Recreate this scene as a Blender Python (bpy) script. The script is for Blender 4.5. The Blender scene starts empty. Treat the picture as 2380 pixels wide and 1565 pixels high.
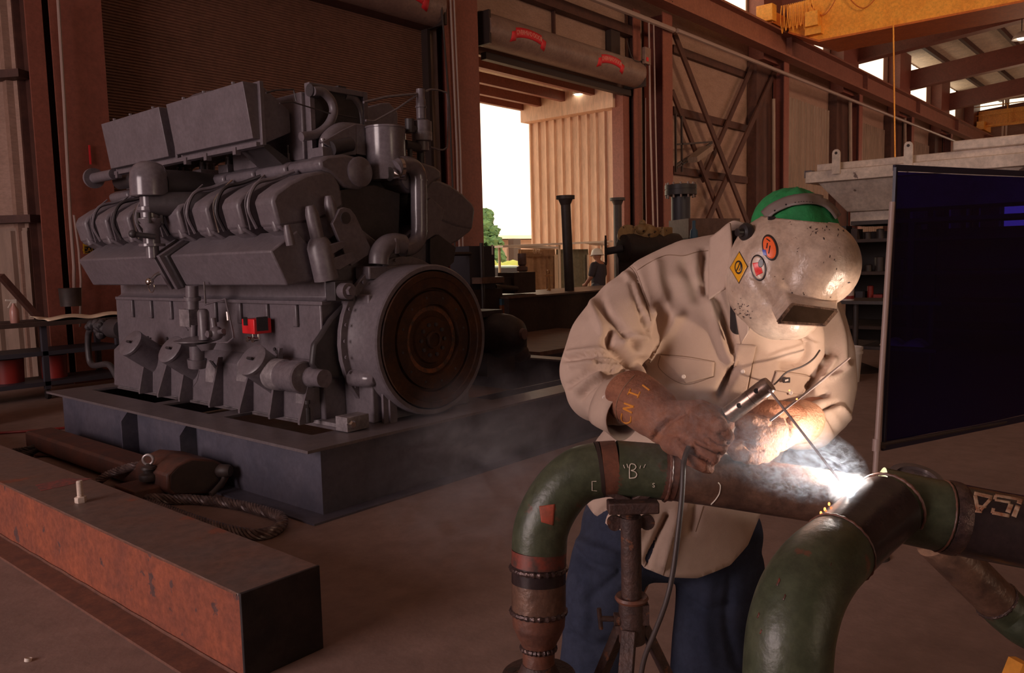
import bpy, bmesh, math, random
from mathutils import Vector, Matrix
random.seed(7)
SC = bpy.context.scene
COL = SC.collection
# ---------------------------------------------------------------- camera
W, H, F, CZ = 2380, 1565, 1867.0, 1.5
def cam_axes():
    th, p, rl = math.radians(40.8), math.atan(176/1867), -math.radians(1.42)
    f = Vector((math.cos(th)*math.cos(p), math.sin(th)*math.cos(p), -math.sin(p)))
    r = Vector((math.sin(th), -math.cos(th), 0)); u = r.cross(f)
    c, s = math.cos(rl), math.sin(rl)
    return f, c*r+s*u, -s*r+c*u
CF, CR, CU = cam_axes()
CO = Vector((0, 0, CZ))
def ray(x, y): return CF + CR*((x-W/2)/F) - CU*((y-H/2)/F)
def on(x, y, ax, v):                       # point of a pixel on the plane axis=v
    d = ray(x, y); return CO + d*((v-CO[ax])/d[ax])
def at(x, y, dep): return CO + ray(x, y)*dep
def pxy(pts, ax, v): return [on(x, y, ax, v) for x, y in pts]
cd = bpy.data.cameras.new('camera'); cam = bpy.data.objects.new('camera', cd); COL.objects.link(cam)
m = Matrix.Identity(4)
for i in range(3): m[i][0] = CR[i]; m[i][1] = CU[i]; m[i][2] = -CF[i]; m[i][3] = CO[i]
cam.matrix_world = m
cd.sensor_width = 36.0; cd.lens = F/W*36; cd.clip_end = 500; cd.clip_start = .05
SC.camera = cam
# ---------------------------------------------------------------- light and exposure
SC.view_settings.view_transform = 'Standard'; SC.view_settings.look = 'None'
SC.view_settings.gamma = 1; SC.view_settings.use_curve_mapping = False
SC.view_settings.exposure = 0.12
wd = bpy.data.worlds.new('sky'); SC.world = wd; wd.use_nodes = True
bg = wd.node_tree.nodes['Background']; bg.inputs[0].default_value = (1, .80, .58, 1); bg.inputs[1].default_value = 2.2
def area(name, loc, to, sx, sy, power, col, spread=180):
    l = bpy.data.lights.new(name, 'AREA'); l.shape = 'RECTANGLE'; l.size = sx; l.size_y = sy
    l.energy = power; l.color = col
    o = bpy.data.objects.new(name, l); COL.objects.link(o); o.location = loc
    l.spread = math.radians(spread); o.rotation_euler = (Vector(to)-Vector(loc)).to_track_quat('-Z', 'Y').to_euler(); return o
area('left_fill', (-9.5, 5.0, 3.6), (3, 3.5, 1.0), 6, 5, 760, (1, .79, .80))  # assumed soft area fill from the left; stands inside the hall, off the opening
area('rear_fill', (3.0, -9.3, 3.4), (4.5, 5, 1.5), 7, 5, 45, (1, .66, .45))  # added area fill from behind, in place of an unseen bay
area('far_wall_fill', (40, -9.0, 5), (38, 12, 4.5), 26, 7, 620, (1, .60, .42), 110)  # added area fill for the far walls; no opening lies behind it
area('crane_fill', (9, -11.5, 9), (30, 11, 7.5), 8, 3, 600, (1, .70, .46), 75)  # added high area fill that brightens the crane; no window there
sl = bpy.data.lights.new('late_sun', 'SUN'); sl.energy = 3.2; sl.angle = math.radians(.6); sl.color = (1, .72, .48)
so = bpy.data.objects.new('late_sun', sl); COL.objects.link(so)
so.rotation_euler = Vector((.55, .62, -.56)).to_track_quat('-Z', 'Y').to_euler()
wl_ = bpy.data.lights.new('fill_spot', 'SPOT'); wl_.energy = 34; wl_.color = (1, .75, .58); wl_.spot_size = math.radians(36); wl_.spot_blend = .5; wl_.shadow_soft_size = .03  # added spot, out of view, brightens the welder from the right
wo = bpy.data.objects.new('fill_spot', wl_); COL.objects.link(wo); wo.location = at(2900, 1060, 1.42)
wo.rotation_euler = (at(1760, 800, 1.9)-wo.location).to_track_quat('-Z', 'Y').to_euler()
# ---------------------------------------------------------------- materials
MATS = {}
def mat(name, col, rough=.6, metal=0, col2=None, scale=4, amt=.5, bump=0, bscale=40, spots=None, spot_scale=18, spot_th=.62,
        emit=None, estr=0, stretch=(1,1,1), spec=.5, alpha=1, trans=0, detail=6, grime=.18):
    m = bpy.data.materials.new(name); m.use_nodes = True; nt = m.node_tree; N = nt.nodes; L = nt.links
    b = N['Principled BSDF']
    b.inputs['Base Color'].default_value = (*col, 1); b.inputs['Roughness'].default_value = rough
    b.inputs['Metallic'].default_value = metal; b.inputs['Specular IOR Level'].default_value = spec
    if trans: b.inputs['Transmission Weight'].default_value = trans
    if alpha < 1: b.inputs['Alpha'].default_value = alpha
    if emit: b.inputs['Emission Color'].default_value = (*emit, 1); b.inputs['Emission Strength'].default_value = estr
    tc = N.new('ShaderNodeTexCoord'); mp = N.new('ShaderNodeMapping'); mp.inputs['Scale'].default_value = stretch
    L.new(tc.outputs['Object'], mp.inputs[0])
    cur = None
    if col2:
        n = N.new('ShaderNodeTexNoise'); n.inputs['Scale'].default_value = scale; n.inputs['Detail'].default_value = detail; n.inputs['Roughness'].default_value = .65
        L.new(mp.outputs[0], n.inputs['Vector'])
        cr = N.new('ShaderNodeValToRGB'); e = cr.color_ramp.elements
        e[0].position = .5-amt*.17; e[1].position = .5+amt*.17; e[0].color = (*col, 1); e[1].color = (*col2, 1)
        L.new(n.outputs['Fac'], cr.inputs[0]); cur = cr.outputs[0]
    if spots:
        n = N.new('ShaderNodeTexNoise'); n.inputs['Scale'].default_value = spot_scale; n.inputs['Detail'].default_value = 5; n.inputs['Roughness'].default_value = .6
        L.new(mp.outputs[0], n.inputs['Vector'])
        cr = N.new('ShaderNodeValToRGB'); e = cr.color_ramp.elements
        e[0].position = spot_th; e[1].position = spot_th+.03; e[0].color = (0,0,0,1); e[1].color = (1,1,1,1)
        L.new(n.outputs['Fac'], cr.inputs[0])
        mx = N.new('ShaderNodeMix'); mx.data_type = 'RGBA'; L.new(cr.outputs[0], mx.inputs[0])
        if cur: L.new(cur, mx.inputs[6])
        else: mx.inputs[6].default_value = (*col, 1)
        mx.inputs[7].default_value = (*spots, 1); cur = mx.outputs[2]
    if grime and (col2 or spots):                # fine uneven wear over the whole surface
        n = N.new('ShaderNodeTexNoise'); n.inputs['Scale'].default_value = scale*6; n.inputs['Detail'].default_value = 6; n.inputs['Roughness'].default_value = .7
        L.new(mp.outputs[0], n.inputs['Vector']); mr = N.new('ShaderNodeMapRange'); mr.inputs[1].default_value = .35; mr.inputs[2].default_value = .65; mr.inputs[3].default_value = 1-grime; mr.inputs[4].default_value = 1+grime*.6
        L.new(n.outputs['Fac'], mr.inputs[0]); mx = N.new('ShaderNodeMix'); mx.data_type = 'RGBA'; mx.blend_type = 'MULTIPLY'; mx.inputs[0].default_value = 1
        L.new(cur, mx.inputs[6]); L.new(mr.outputs[0], mx.inputs[7]); cur = mx.outputs[2]
    if cur: L.new(cur, b.inputs['Base Color'])
    if bump:
        n = N.new('ShaderNodeTexNoise'); n.inputs['Scale'].default_value = bscale; n.inputs['Detail'].default_value = 4
        L.new(mp.outputs[0], n.inputs['Vector'])
        bp = N.new('ShaderNodeBump'); bp.inputs['Strength'].default_value = bump; bp.inputs['Distance'].default_value = .01
        L.new(n.outputs['Fac'], bp.inputs['Height']); L.new(bp.outputs[0], b.inputs['Normal'])
    MATS[name] = m; return m
# ---------------------------------------------------------------- mesh builder
def V(*a): return Vector(a)
class MB:
    def __init__(s): s.bm = bmesh.new()
    def face(s, pts):
        vs = [s.bm.verts.new(p) for p in pts]
        try: return s.bm.faces.new(vs)
        except ValueError: return None
    def box(s, a, b):
        x0,x1 = sorted((a[0],b[0])); y0,y1 = sorted((a[1],b[1])); z0,z1 = sorted((a[2],b[2]))
        return s.prism([V(x0,y0,z0),V(x1,y0,z0),V(x1,y1,z0),V(x0,y1,z0)], V(0,0,z1-z0))
    def prism(s, poly, ext, taper=None):
        n = len(poly); a = [s.bm.verts.new(p) for p in poly]
        if taper is None: q = [Vector(p)+Vector(ext) for p in poly]
        else: q = taper
        b = [s.bm.verts.new(p) for p in q]
        s.bm.faces.new(a[::-1]); s.bm.faces.new(b)
        for i in range(n): s.bm.faces.new((a[i], a[(i+1)%n], b[(i+1)%n], b[i]))
        return s
    def obox(s, c, ax, ay, az):              # oriented box: centre, half vectors
        c, ax, ay, az = map(Vector, (c, ax, ay, az))
        return s.prism([c-ax-ay-az, c+ax-ay-az, c+ax+ay-az, c-ax+ay-az], az*2)
    def bar(s, p, q, w, h=None, up=(0,0,1)):
        p, q = Vector(p), Vector(q); d = (q-p).normalized(); h = h or w
        a = d.cross(Vector(up)); a = a.normalized() if a.length > 1e-4 else Vector((1,0,0))
        b = a.cross(d).normalized(); return s.obox((p+q)/2, (q-p)/2, a*w/2, b*h/2)
    def lathe(s, prof, o=(0,0,0), axis=(0,0,1), seg=24, cap=True):  # prof = [(radius, height)]
        o = Vector(o); ax = Vector(axis).normalized()
        e1 = ax.orthogonal().normalized(); e2 = ax.cross(e1)
        rings = []
        for r, h in prof:
            if r < 1e-5: rings.append([s.bm.verts.new(o+ax*h)])
            else: rings.append([s.bm.verts.new(o+ax*h+(e1*math.cos(t)+e2*math.sin(t))*r) for t in [2*math.pi*i/seg for i in range(seg)]])
        for A, B in zip(rings, rings[1:]):
            if len(A) == 1 and len(B) == 1: continue
            for i in range(seg):
                j = (i+1) % seg
                if len(A) == 1: s.bm.faces.new((A[0], B[j], B[i]))
                elif len(B) == 1: s.bm.faces.new((A[i], A[j], B[0]))
                else: s.bm.faces.new((A[i], A[j], B[j], B[i]))
        if cap:
            if len(rings[0]) > 1: s.bm.faces.new(rings[0][::-1])
            if len(rings[-1]) > 1: s.bm.faces.new(rings[-1])
        return s
    def cyl(s, p, q, r, r2=None, seg=20):
        p, q = Vector(p), Vector(q)
        return s.lathe([(r,0),(r if r2 is None else r2,(q-p).length)], p, q-p, seg)
    def tube(s, pts, r, seg=12, cap=True, closed=False):
        pts = [Vector(p) for p in pts]; n = len(pts); rr = r if isinstance(r, (list, tuple)) else [r]*n
        rings = []; prev = None
        for i, p in enumerate(pts):
            if closed: t = pts[(i+1)%n]-pts[i-1]
            else: t = pts[min(i+1,n-1)]-pts[max(i-1,0)]
            t.normalize()
            if prev is None: e = t.orthogonal().normalized()
            else: e = (prev-t*prev.dot(t)).normalized()
            prev = e; g = t.cross(e)
            rings.append([s.bm.verts.new(p+(e*math.cos(a)+g*math.sin(a))*rr[i]) for a in [2*math.pi*k/seg for k in range(seg)]])
        for i in range(n if closed else n-1):
            A, B = rings[i], rings[(i+1)%n]
            for k in range(seg): s.bm.faces.new((A[k], A[(k+1)%seg], B[(k+1)%seg], B[k]))
        if cap and not closed: s.bm.faces.new(rings[0][::-1]); s.bm.faces.new(rings[-1])
        return s
    def sphere(s, c, r, sx=1, sy=1, sz=1, seg=20, rings=12):
        mt = Matrix.Translation(c) @ Matrix.Diagonal((r*sx, r*sy, r*sz, 1))
        bmesh.ops.create_uvsphere(s.bm, u_segments=seg, v_segments=rings, radius=1, matrix=mt); return s
    def grid(s, fn, nu, nv, thick=None):      # fn(i/nu, j/nv) -> point
        g = [[s.bm.verts.new(fn(i/nu, j/nv)) for j in range(nv+1)] for i in range(nu+1)]
        for i in range(nu):
            for j in range(nv): s.bm.faces.new((g[i][j], g[i+1][j], g[i+1][j+1], g[i][j+1]))
        return s
    def hexbolt(s, p, axis, r=.012, h=.01, stud=0):
        s.lathe([(r,0),(r,h)], p, axis, 6)
        if stud: s.lathe([(r*.55,h),(r*.55,h+stud)], p, axis, 8)
        return s
    def ibeam(s, p, q, w, h, tf, tw, up=(0,0,1)):
        p, q = Vector(p), Vector(q); d = (q-p).normalized(); u = Vector(up); u = (u-d*u.dot(d)).normalized(); a = d.cross(u)
        for sg in (-1, 1): s.obox((p+q)/2+u*sg*(h/2-tf/2), (q-p)/2, a*w/2, u*tf/2)
        s.obox((p+q)/2, (q-p)/2, a*tw/2, u*(h/2-tf)); return s
    def build(s, name, material, parent=None, bevel=0, smooth=True, ang=40, mods=(), solid=0):
        bmesh.ops.recalc_face_normals(s.bm, faces=s.bm.faces[:])
        me = bpy.data.meshes.new(name)
        if parent is None:
            xs = [v.co for v in s.bm.verts]
            o0 = V((min(c.x for c in xs)+max(c.x for c in xs))/2, (min(c.y for c in xs)+max(c.y for c in xs))/2, min(c.z for c in xs))
        else: o0 = wloc(parent)
        bmesh.ops.translate(s.bm, verts=s.bm.verts[:], vec=-o0)
        if smooth:
            for f in s.bm.faces: f.smooth = True
            for e in s.bm.edges:
                if len(e.link_faces) == 2 and e.calc_face_angle(0) > math.radians(ang): e.smooth = False
        s.bm.to_mesh(me); s.bm.free()
        ob = bpy.data.objects.new(name, me); COL.objects.link(ob)
        if parent is None: ob.location = o0
        else: ob.parent = parent
        if isinstance(material, str): material = MATS[material]
        me.materials.append(material)
        if solid:
            md = ob.modifiers.new('solid', 'SOLIDIFY'); md.thickness = solid; md.offset = 0
        if bevel:
            md = ob.modifiers.new('bevel', 'BEVEL'); md.width = bevel; md.segments = 2; md.limit_method = 'ANGLE'; md.angle_limit = math.radians(35)
            md.harden_normals = False
        return ob
def wloc(o):
    v = Vector(o.location)
    while o.parent: o = o.parent; v += Vector(o.location)
    return v
def tag(o, label, cat=None, group=None, kind=None):
    if label: o['label'] = label
    if cat: o['category'] = cat
    if group: o['group'] = group
    if kind: o['kind'] = kind
    return o
def thing(name, label, cat, loc=(0,0,0), group=None):
    o = bpy.data.objects.new(name, None); COL.objects.link(o); o.location = loc; o.empty_display_size = .1
    return tag(o, label, cat, group)
def struct(o, label=None): o['kind'] = 'structure'; return tag(o, label)
def dup(root, delta, label=None, group=None):
    def cp(o, par):
        c = o.copy(); COL.objects.link(c)
        if par: c.parent = par
        for ch in [k for k in KIDS(o)]: cp(ch, c)
        return c
    r = cp(root, None); r.location = Vector(root.location)+Vector(delta)
    if label: r['label'] = label
    if group: r['group'] = group
    return r
def KIDS(o): return [k for k in bpy.data.objects if k.parent == o]
def arc_pts(c, r, e1, e2, a0, a1, n):
    c, e1, e2 = map(Vector, (c, e1, e2))
    return [c+(e1*math.cos(a)+e2*math.sin(a))*r for a in [math.radians(a0+(a1-a0)*i/n) for i in range(n+1)]]
def smooth_path(pts, n=8):                  # Catmull-Rom through points
    P = [Vector(p) for p in pts]; P = [P[0]*2-P[1]]+P+[P[-1]*2-P[-2]]; out = []
    for i in range(1, len(P)-2):
        for k in range(n):
            t = k/n; a, b, c, d = P[i-1], P[i], P[i+1], P[i+2]
            out.append(.5*((2*b)+(c-a)*t+(2*a-5*b+4*c-d)*t*t+(-a+3*b-3*c+d)*t**3))
    out.append(P[-2]); return out
def text_mesh(name, body, material, parent, o, ex, ey, size, thick=.002, depth_dir=None, bend=None):
    cu = bpy.data.curves.new(name, 'FONT'); cu.body = body; cu.size = size; cu.extrude = thick/2; cu.align_x = 'CENTER'; cu.align_y = 'CENTER'
    to = bpy.data.objects.new(name, cu); COL.objects.link(to)
    dg = bpy.context.evaluated_depsgraph_get(); me = bpy.data.meshes.new_from_object(to.evaluated_get(dg))
    bpy.data.objects.remove(to); ex, ey = Vector(ex).normalized(), Vector(ey).normalized(); ez = ex.cross(ey); o = Vector(o); pl = wloc(parent) if parent else Vector((0,0,0))
    for v in me.vertices:
        c = v.co.copy()
        v.co = (bend(c) if bend else o+ex*c.x+ey*c.y+ez*c.z)-pl
    ob = bpy.data.objects.new(name, me); COL.objects.link(ob)
    if parent: ob.parent = parent
    me.materials.append(MATS[material]); return ob
# ================================================================ materials
mat('concrete', (.21,.135,.113), .6, col2=(.31,.20,.168), scale=1.1, amt=1.9, bump=.15, bscale=30, spots=(.07,.04,.032), spot_scale=2.6, spot_th=.735, detail=9)
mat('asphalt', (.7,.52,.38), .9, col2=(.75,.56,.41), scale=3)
mat('red_steel', (.115,.026,.018), .5, col2=(.15,.036,.024), scale=3, amt=1)
mat('red_steel_light', (.21,.062,.042), .5, col2=(.25,.075,.05), scale=3, amt=1)
mat('brown_steel', (.06,.02,.014), .6, col2=(.085,.03,.02), scale=3)
mat('girder_steel', (.24,.085,.055), .55, col2=(.30,.11,.07), scale=2, amt=1)
mat('insulation', (.36,.22,.17), .5, col2=(.26,.15,.11), scale=2.2, amt=1.6, stretch=(1,1,3), bump=.5, bscale=3)
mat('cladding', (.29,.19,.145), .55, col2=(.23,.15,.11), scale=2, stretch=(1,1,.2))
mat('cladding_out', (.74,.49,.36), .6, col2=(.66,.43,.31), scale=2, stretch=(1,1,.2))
mat('shutter', (.165,.075,.048), .55, col2=(.19,.085,.055), scale=2)
mat('drum_grey', (.20,.12,.10), .45, col2=(.24,.15,.12), scale=3)
mat('rust_black', (.03,.016,.013), .6)
mat('panel_glow', (.8,.7,.55), .8, emit=(1,.84,.60), estr=1.5)
mat('deck', (.74,.60,.47), .6, col2=(.62,.50,.40), scale=2)
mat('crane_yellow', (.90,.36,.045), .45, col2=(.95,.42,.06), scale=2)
mat('crane_orange_shade', (.55,.13,.02), .45, col2=(.62,.16,.03), scale=2)  # crane yellow with shade put into the colour, for underside and far girder
mat('pipe_grey', (.33,.23,.20), .45)
mat('sign_red', (.65,.02,.03), .5)
mat('white_paint', (.75,.66,.58), .5)
mat('cream_pale', (.8,.62,.45), .5)
# ================================================================ the hall
Yw = 12.0
XR = 62.0
m = MB(); m.box((-14,-12,-.3),(XR+2,16.2,0)); struct(m.build('floor','concrete', smooth=False))
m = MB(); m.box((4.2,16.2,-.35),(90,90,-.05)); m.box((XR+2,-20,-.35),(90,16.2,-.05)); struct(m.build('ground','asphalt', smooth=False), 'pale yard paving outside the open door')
def corr(mb, p0, u, n, length, z0f, z1f, pitch=.30, depth=.035):      # ribbed cladding along u, ribs towards n
    p0, u, n = map(Vector, (p0, u, n)); k = max(1, int(round(length/pitch))); pts = []
    for i in range(k):
        s0 = i*length/k; q = length/k
        for a, d in ((0,0),(.62,0),(.72,1),(.88,1),(.98,0)): pts.append((s0+a*q, d*depth))
    pts.append((length, 0))
    lo = [mb.bm.verts.new(p0+u*s+n*d+V(0,0,z0f(s))) for s, d in pts]; hi = [mb.bm.verts.new(p0+u*s+n*d+V(0,0,z1f(s))) for s, d in pts]
    for i in range(len(pts)-1): mb.bm.faces.new((lo[i], lo[i+1], hi[i+1], hi[i]))
# long wall with the two door openings and the clerestory band
m = MB()
def wseg(x0, x1, z0, z1, t=.12, y=Yw): m.box((x0,y,z0),(x1,y+t,z1))
wseg(3.9,4.95,0,9.3); wseg(11.4,12.95,0,9.3); wseg(4.95,11.4,6.0,9.3); wseg(4.95,11.4,0,2.38); wseg(12.95,18.75,5.92,9.3)  # includes a low panel below the shutter, added to block outdoor glare
wseg(18.75,XR,0,9.3); wseg(3.9,XR,11.15,13.4)
for x0, x1 in ((3.9,21.9),(26.32,28.4),(33.5,36.6),(41.45,44.75),(49.25,53.0),(56.0,XR)): wseg(x0,x1,9.3,11.2)
struct(m.build('wall_back','insulation', smooth=False))
m = MB(); k = 0
for x0, x1 in ((21.9,26.32),(28.4,33.5),(36.6,41.45),(44.75,49.25),(53.0,56.0)):
    w = MB(); k += 1
    corr(w, (x0,Yw+.04,9.3), (1,0,0), (0,-1,0), x1-x0, lambda s:0, lambda s:1.85, .55, .03)
    ob = w.build('window_%d' % k, 'panel_glow', smooth=False, solid=.01); struct(ob, 'glowing translucent clerestory panel above the crane beam')
m.bm.free()
# ribbed inner cladding between the columns beyond the braced bay
m = MB()
for x0, x1 in ((28.3,34.1),(36.3,41.6),(44.3,49.8),(52.4,58.0)):
    corr(m, (x0,Yw-.02,0), (1,0,0), (0,-1,0), x1-x0, lambda s:0, lambda s:7.3, .30, .05)
struct(m.build('trim_1','cladding', smooth=False), 'ribbed pale cladding on the long wall')
m = MB()
for x0, x1 in ((26.35,28.1),(34.1,36.1),(41.6,44.0),(49.8,52.0),(58,60)): m.box((x0,Yw-.35,0),(x1,Yw-.02,8.0))
struct(m.build('trim_2','brown_steel', smooth=False), 'dark brown boxed-in wall frames')
m = MB(); m.box((XR,-12,0),(XR+.2,5.0,13.4)); m.box((XR,5,7.35),(XR+.2,12.2,9.9)); m.box((XR,10.35,0),(XR+.2,12.2,7.35)); m.box((XR,5,11.2),(XR+.2,12.2,13.4)); m.box((XR,10.15,9.9),(XR+.2,10.4,11.2)); m.box((XR,5,9.9),(XR+.2,7.0,11.2)); m.box((XR,11.95,9.9),(XR+.2,12.2,11.2))
struct(m.build('wall_right','insulation', smooth=False))
m = MB(); corr(m, (XR+.1,10.4,9.9), (0,1,0), (-1,0,0), 1.55, lambda s:0, lambda s:1.3, .5, .03); struct(m.build('window_6','panel_glow', smooth=False, solid=.01), 'glowing panel in the far end wall, next to the long wall')
m = MB(); corr(m, (XR+.1,7.0,9.9), (0,1,0), (-1,0,0), 3.15, lambda s:0, lambda s:1.3, .5, .03); struct(m.build('window_7','panel_glow', smooth=False, solid=.01), 'glowing panel in the far end wall at the right edge')
m = MB(); m.box((XR-.6,4.8,7.35),(XR,10.6,8.0)); struct(m.build('door_3','drum_grey', smooth=False), 'rolled-up door drum in the far end wall')
# walls behind the camera, with added openings that let in sky light
m = MB(); m.box((-14,-12.2,0),(0,-12,13.4)); m.box((3,-12.2,0),(XR+.2,-12,13.4)); m.box((0,-12.2,4),(3,-12,13.4)); struct(m.build('wall_front','insulation', smooth=False))
m = MB(); m.box((-14.2,-12.2,0),(-14,3,13.4)); m.box((-14.2,8,0),(-14,16.2,13.4)); m.box((-14.2,3,6),(-14,8,13.4)); m.box((-14,16,0),(3.9,16.2,13.4)); m.box((3.9,12.12,0),(4.1,16.2,13.4))
struct(m.build('wall_left','insulation', smooth=False))
# roof: deck, purlins, rafters
rz = lambda y: 11.2+(12-y)*.085
m = MB(); m.prism([V(-14,16.2,rz(16.2)),V(-14,-12.2,rz(-12.2)),V(-14,-12.2,rz(-12.2)+.2),V(-14,16.2,rz(16.2)+.2)], (XR+14.2,0,0)); struct(m.build('ceiling','deck', smooth=False))
rafn = ['rust-red roof rafter nearest the big yellow crane','rust-red roof rafter second beyond the yellow crane','rust-red roof rafter third beyond the yellow crane','rust-red roof rafter fourth beyond the yellow crane','rust-red roof rafter against the far end wall']
for i, x in enumerate((28.1,36.2,44.1,52.1,60.1)):
    m = MB(); z0, z1 = 9.55, 10.35
    m.prism([V(x-.14,11.9,9.5),V(x-.14,-11.9,9.5+23.8*.085),V(x-.14,-11.9,9.5+23.8*.085+.85),V(x-.14,11.9,10.35)], (.28,0,0))
    r = thing('roof_rafter', rafn[i], 'rafter', (x,0,9.5)); m.build('web','red_steel_light', r, smooth=False)
    m = MB(); m.prism([V(x-.25,11.9,9.44),V(x+.25,11.9,9.44),V(x+.25,-11.9,9.44+23.8*.085),V(x-.25,-11.9,9.44+23.8*.085)], (0,0,.06)); m.build('flange','red_steel_light', r, smooth=False)
for i in range(8):
    y = 10.6-1.55*i; m = MB(); m.box((24,y-.08,rz(y)-.24),(XR,y+.08,rz(y)-.01))
    tag(m.build('roof_purlin','brown_steel', smooth=False), 'dark roof purlin under the pale deck, %s from the window wall' % ('first','second','third','fourth','fifth','sixth','seventh','eighth')[i], 'purlin')
# crane runway girder and its columns
g = thing('runway_girder','long rust-red crane runway beam on the column heads', 'crane beam', (3,11.0,8.1))
m = MB(); m.box((2,10.75,8.72),(XR,11.25,8.78)); m.box((2,10.8,8.05),(XR,11.2,8.12)); m.build('flange','girder_steel', g, smooth=False)
m = MB(); m.box((2,10.98,8.12),(XR,11.02,8.72)); m.build('web','girder_steel', g, smooth=False)
m = MB(); m.box((2,10.96,8.78),(XR,11.04,8.84)); m.build('rail','brown_steel', g, smooth=False)
for i in range(7):
    m = MB(); m.box((19.2+8*i,10.8,8.1),(19.25+8*i,11.2,8.72)); m.build('stiffener','girder_steel', g, smooth=False)
def column(x, label, w=.42, y0=11.0, y1=11.55, z=8.05, mt='red_steel'):
    c = thing('steel_column', label, 'column', (x,(y0+y1)/2,0), 'rust-red columns along the long wall' if 0 else None)
    m = MB(); m.box((x-w/2,y0,0),(x+w/2,y0+.03,z)); m.build('flange','red_steel_light', c, smooth=False)
    m = MB(); m.box((x-w/2,y1-.03,0),(x+w/2,y1,z)); m.build('flange', mt, c, smooth=False)
    m = MB(); m.box((x-.015,y0+.03,0),(x+.015,y1-.03,z)); m.build('web', mt, c, smooth=False)
    m = MB(); m.box((x-w/2-.05,y0-.05,0),(x+w/2+.05,y1+.05,.03)); m.build('base_plate', mt, c, smooth=False)
    return c
column(11.80,'broad rust-red steel column between the two rolling doors', .95, 11.3, 11.95)
column(19.85,'rust-red steel column right of the open rolling door', .5, 11.3, 11.9)
for x, l in ((27.8,'rust-red column carrying the crane beam at the right end of the braced bay'),(35.7,'rust-red crane column, first to the right of the braced bay'),(43.6,'rust-red crane column, second to the right of the braced bay'),(51.6,'rust-red crane column, third to the right of the braced bay'),(59.6,'rust-red crane column nearest the far end wall')):
    column(x, l, .4, 11.2, 11.6)
column(4.62,'broad dark rust-red column left of the grey engine', .66, 11.45, 11.95, 9.3)
column(18.97,'dark rust-red door post at the right jamb of the open door', .34, 11.72, 11.98, 8.05, 'brown_steel')
column(4.12,'narrow dark post beside the pale wall at far left', .2, 11.5, 11.95, 9.3, 'brown_steel')
# building columns above the runway (upper legs)
for i, x in enumerate((27.4,35.2,43.1,51.1,59.2)):
    m = MB(); m.box((x-.95+i*.0,11.45,8.0),(x+.9,11.98,11.1))
    tag(m.build('upper_column','red_steel_light', smooth=False), 'pinkish rust-red upright %s' % ('above the crane beam, nearest the yellow crane','between clerestory panels, second from the yellow crane','between clerestory panels, third from the yellow crane','between clerestory panels, fourth from the yellow crane','above the crane beam beside the far end wall')[i] if 0 else ['pinkish rust-red upright between clerestory panels beside the yellow crane end','pinkish rust-red upright between clerestory panels, next beyond the yellow crane','pinkish rust-red upright between clerestory panels, second beyond the yellow crane','pinkish rust-red upright between clerestory panels, third beyond the yellow crane','pinkish rust-red upright above the crane beam at the far end'][i], 'column')
# header steel over the doors
m = MB(); m.box((4.95,11.55,6.05),(11.4,11.98,6.35)); struct(m.build('trim_3','brown_steel', smooth=False), 'dark header over the closed rolling door')
m = MB(); m.box((13.0,11.75,7.35),(18.9,11.98,7.6)); m.box((15.6,11.9,6.5),(15.65,11.98,7.35)); struct(m.build('trim_4','brown_steel', smooth=False), 'brown girt over the open door')
# closed rolling door
def hood(parent, x0, x1, y, z, r):
    m = MB(); m.lathe([(r,0),(r,x1-x0)], (x0,y,z), (1,0,0), 32); m.build('hood','drum_grey', parent)
    for x in (x0, x1):
        m = MB(); m.box((x-.03,y-r*.9,z-r*1.05),(x+.03,y+r,z+r*.9)); m.build('end_plate','rust_black', parent, smooth=False)
def ribbon(parent, x0, x1, z, y, rise=.055):                # arched red ribbon with pale lettering wrapped on the hood
    L = x1-x0
    def bend(c, lift=0):
        t = (c.x/(L/2)); zz = z+c.y+rise*(1-t*t)*1.0
        dz = zz-HC[1]; yy = HC[0]-math.sqrt(max(HC[2]**2-dz*dz, .0025))
        return V((x0+x1)/2+c.x, yy-.006-lift-c.z, zz)
    m = MB(); m.grid(lambda a, b: bend(V((a-.5)*L, (b-.5)*.21, 0)), 24, 3)
    for sx in (-1,1): m.grid(lambda a, b: bend(V(sx*(L/2-.02+a*.16), (b-.5)*.20-.06-.0*a, 0)), 2, 3)
    rb = m.build('logo_ribbon','sign_red', parent, solid=.004)
    text_mesh('lettering', 'OVERHEAD DOOR', 'letter_pink', parent, (0,0,0), (1,0,0), (0,0,1), .135, .004, bend=lambda c: bend(V(c.x*.76, c.y, c.z), .008))
mat('letter_pink', (.75,.30,.24), .5)
d = thing('door_1', 'closed brown ribbed rolling door behind the engine', None, (8.2,11.9,0)); d['kind'] = 'structure'
m = MB(); pts = []
nz = 82
for i in range(nz):
    z = 2.56+i*(6.05-2.56)/nz; q = (6.05-2.56)/nz
    pts += [(z,0),(z+q*.35,.022),(z+q*.75,.022),(z+q*.95,0)]
A = [m.bm.verts.new((4.95,11.9-dd,z)) for z, dd in pts]; B = [m.bm.verts.new((11.4,11.9-dd,z)) for z, dd in pts]
for i in range(len(pts)-1): m.bm.faces.new((A[i],B[i],B[i+1],A[i+1]))
m.build('curtain','shutter', d, smooth=False, solid=.01)
m = MB(); m.box((4.95,11.84,2.5),(11.4,11.95,2.58)); m.build('bottom_bar','red_steel', d, smooth=False)
m = MB(); m.box((11.25,11.7,0),(11.32,11.96,6.1)); m.build('guide','rust_black', d, smooth=False)
m = MB(); m.box((11.33,11.75,0),(11.55,11.96,6.6)); m.build('guide','cladding', d, smooth=False)
HC = (11.55, 6.42, .36); hood(d, 4.95, 11.3, *HC)
ribbon(d, 9.75, 10.7, 6.38, 0)
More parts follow.
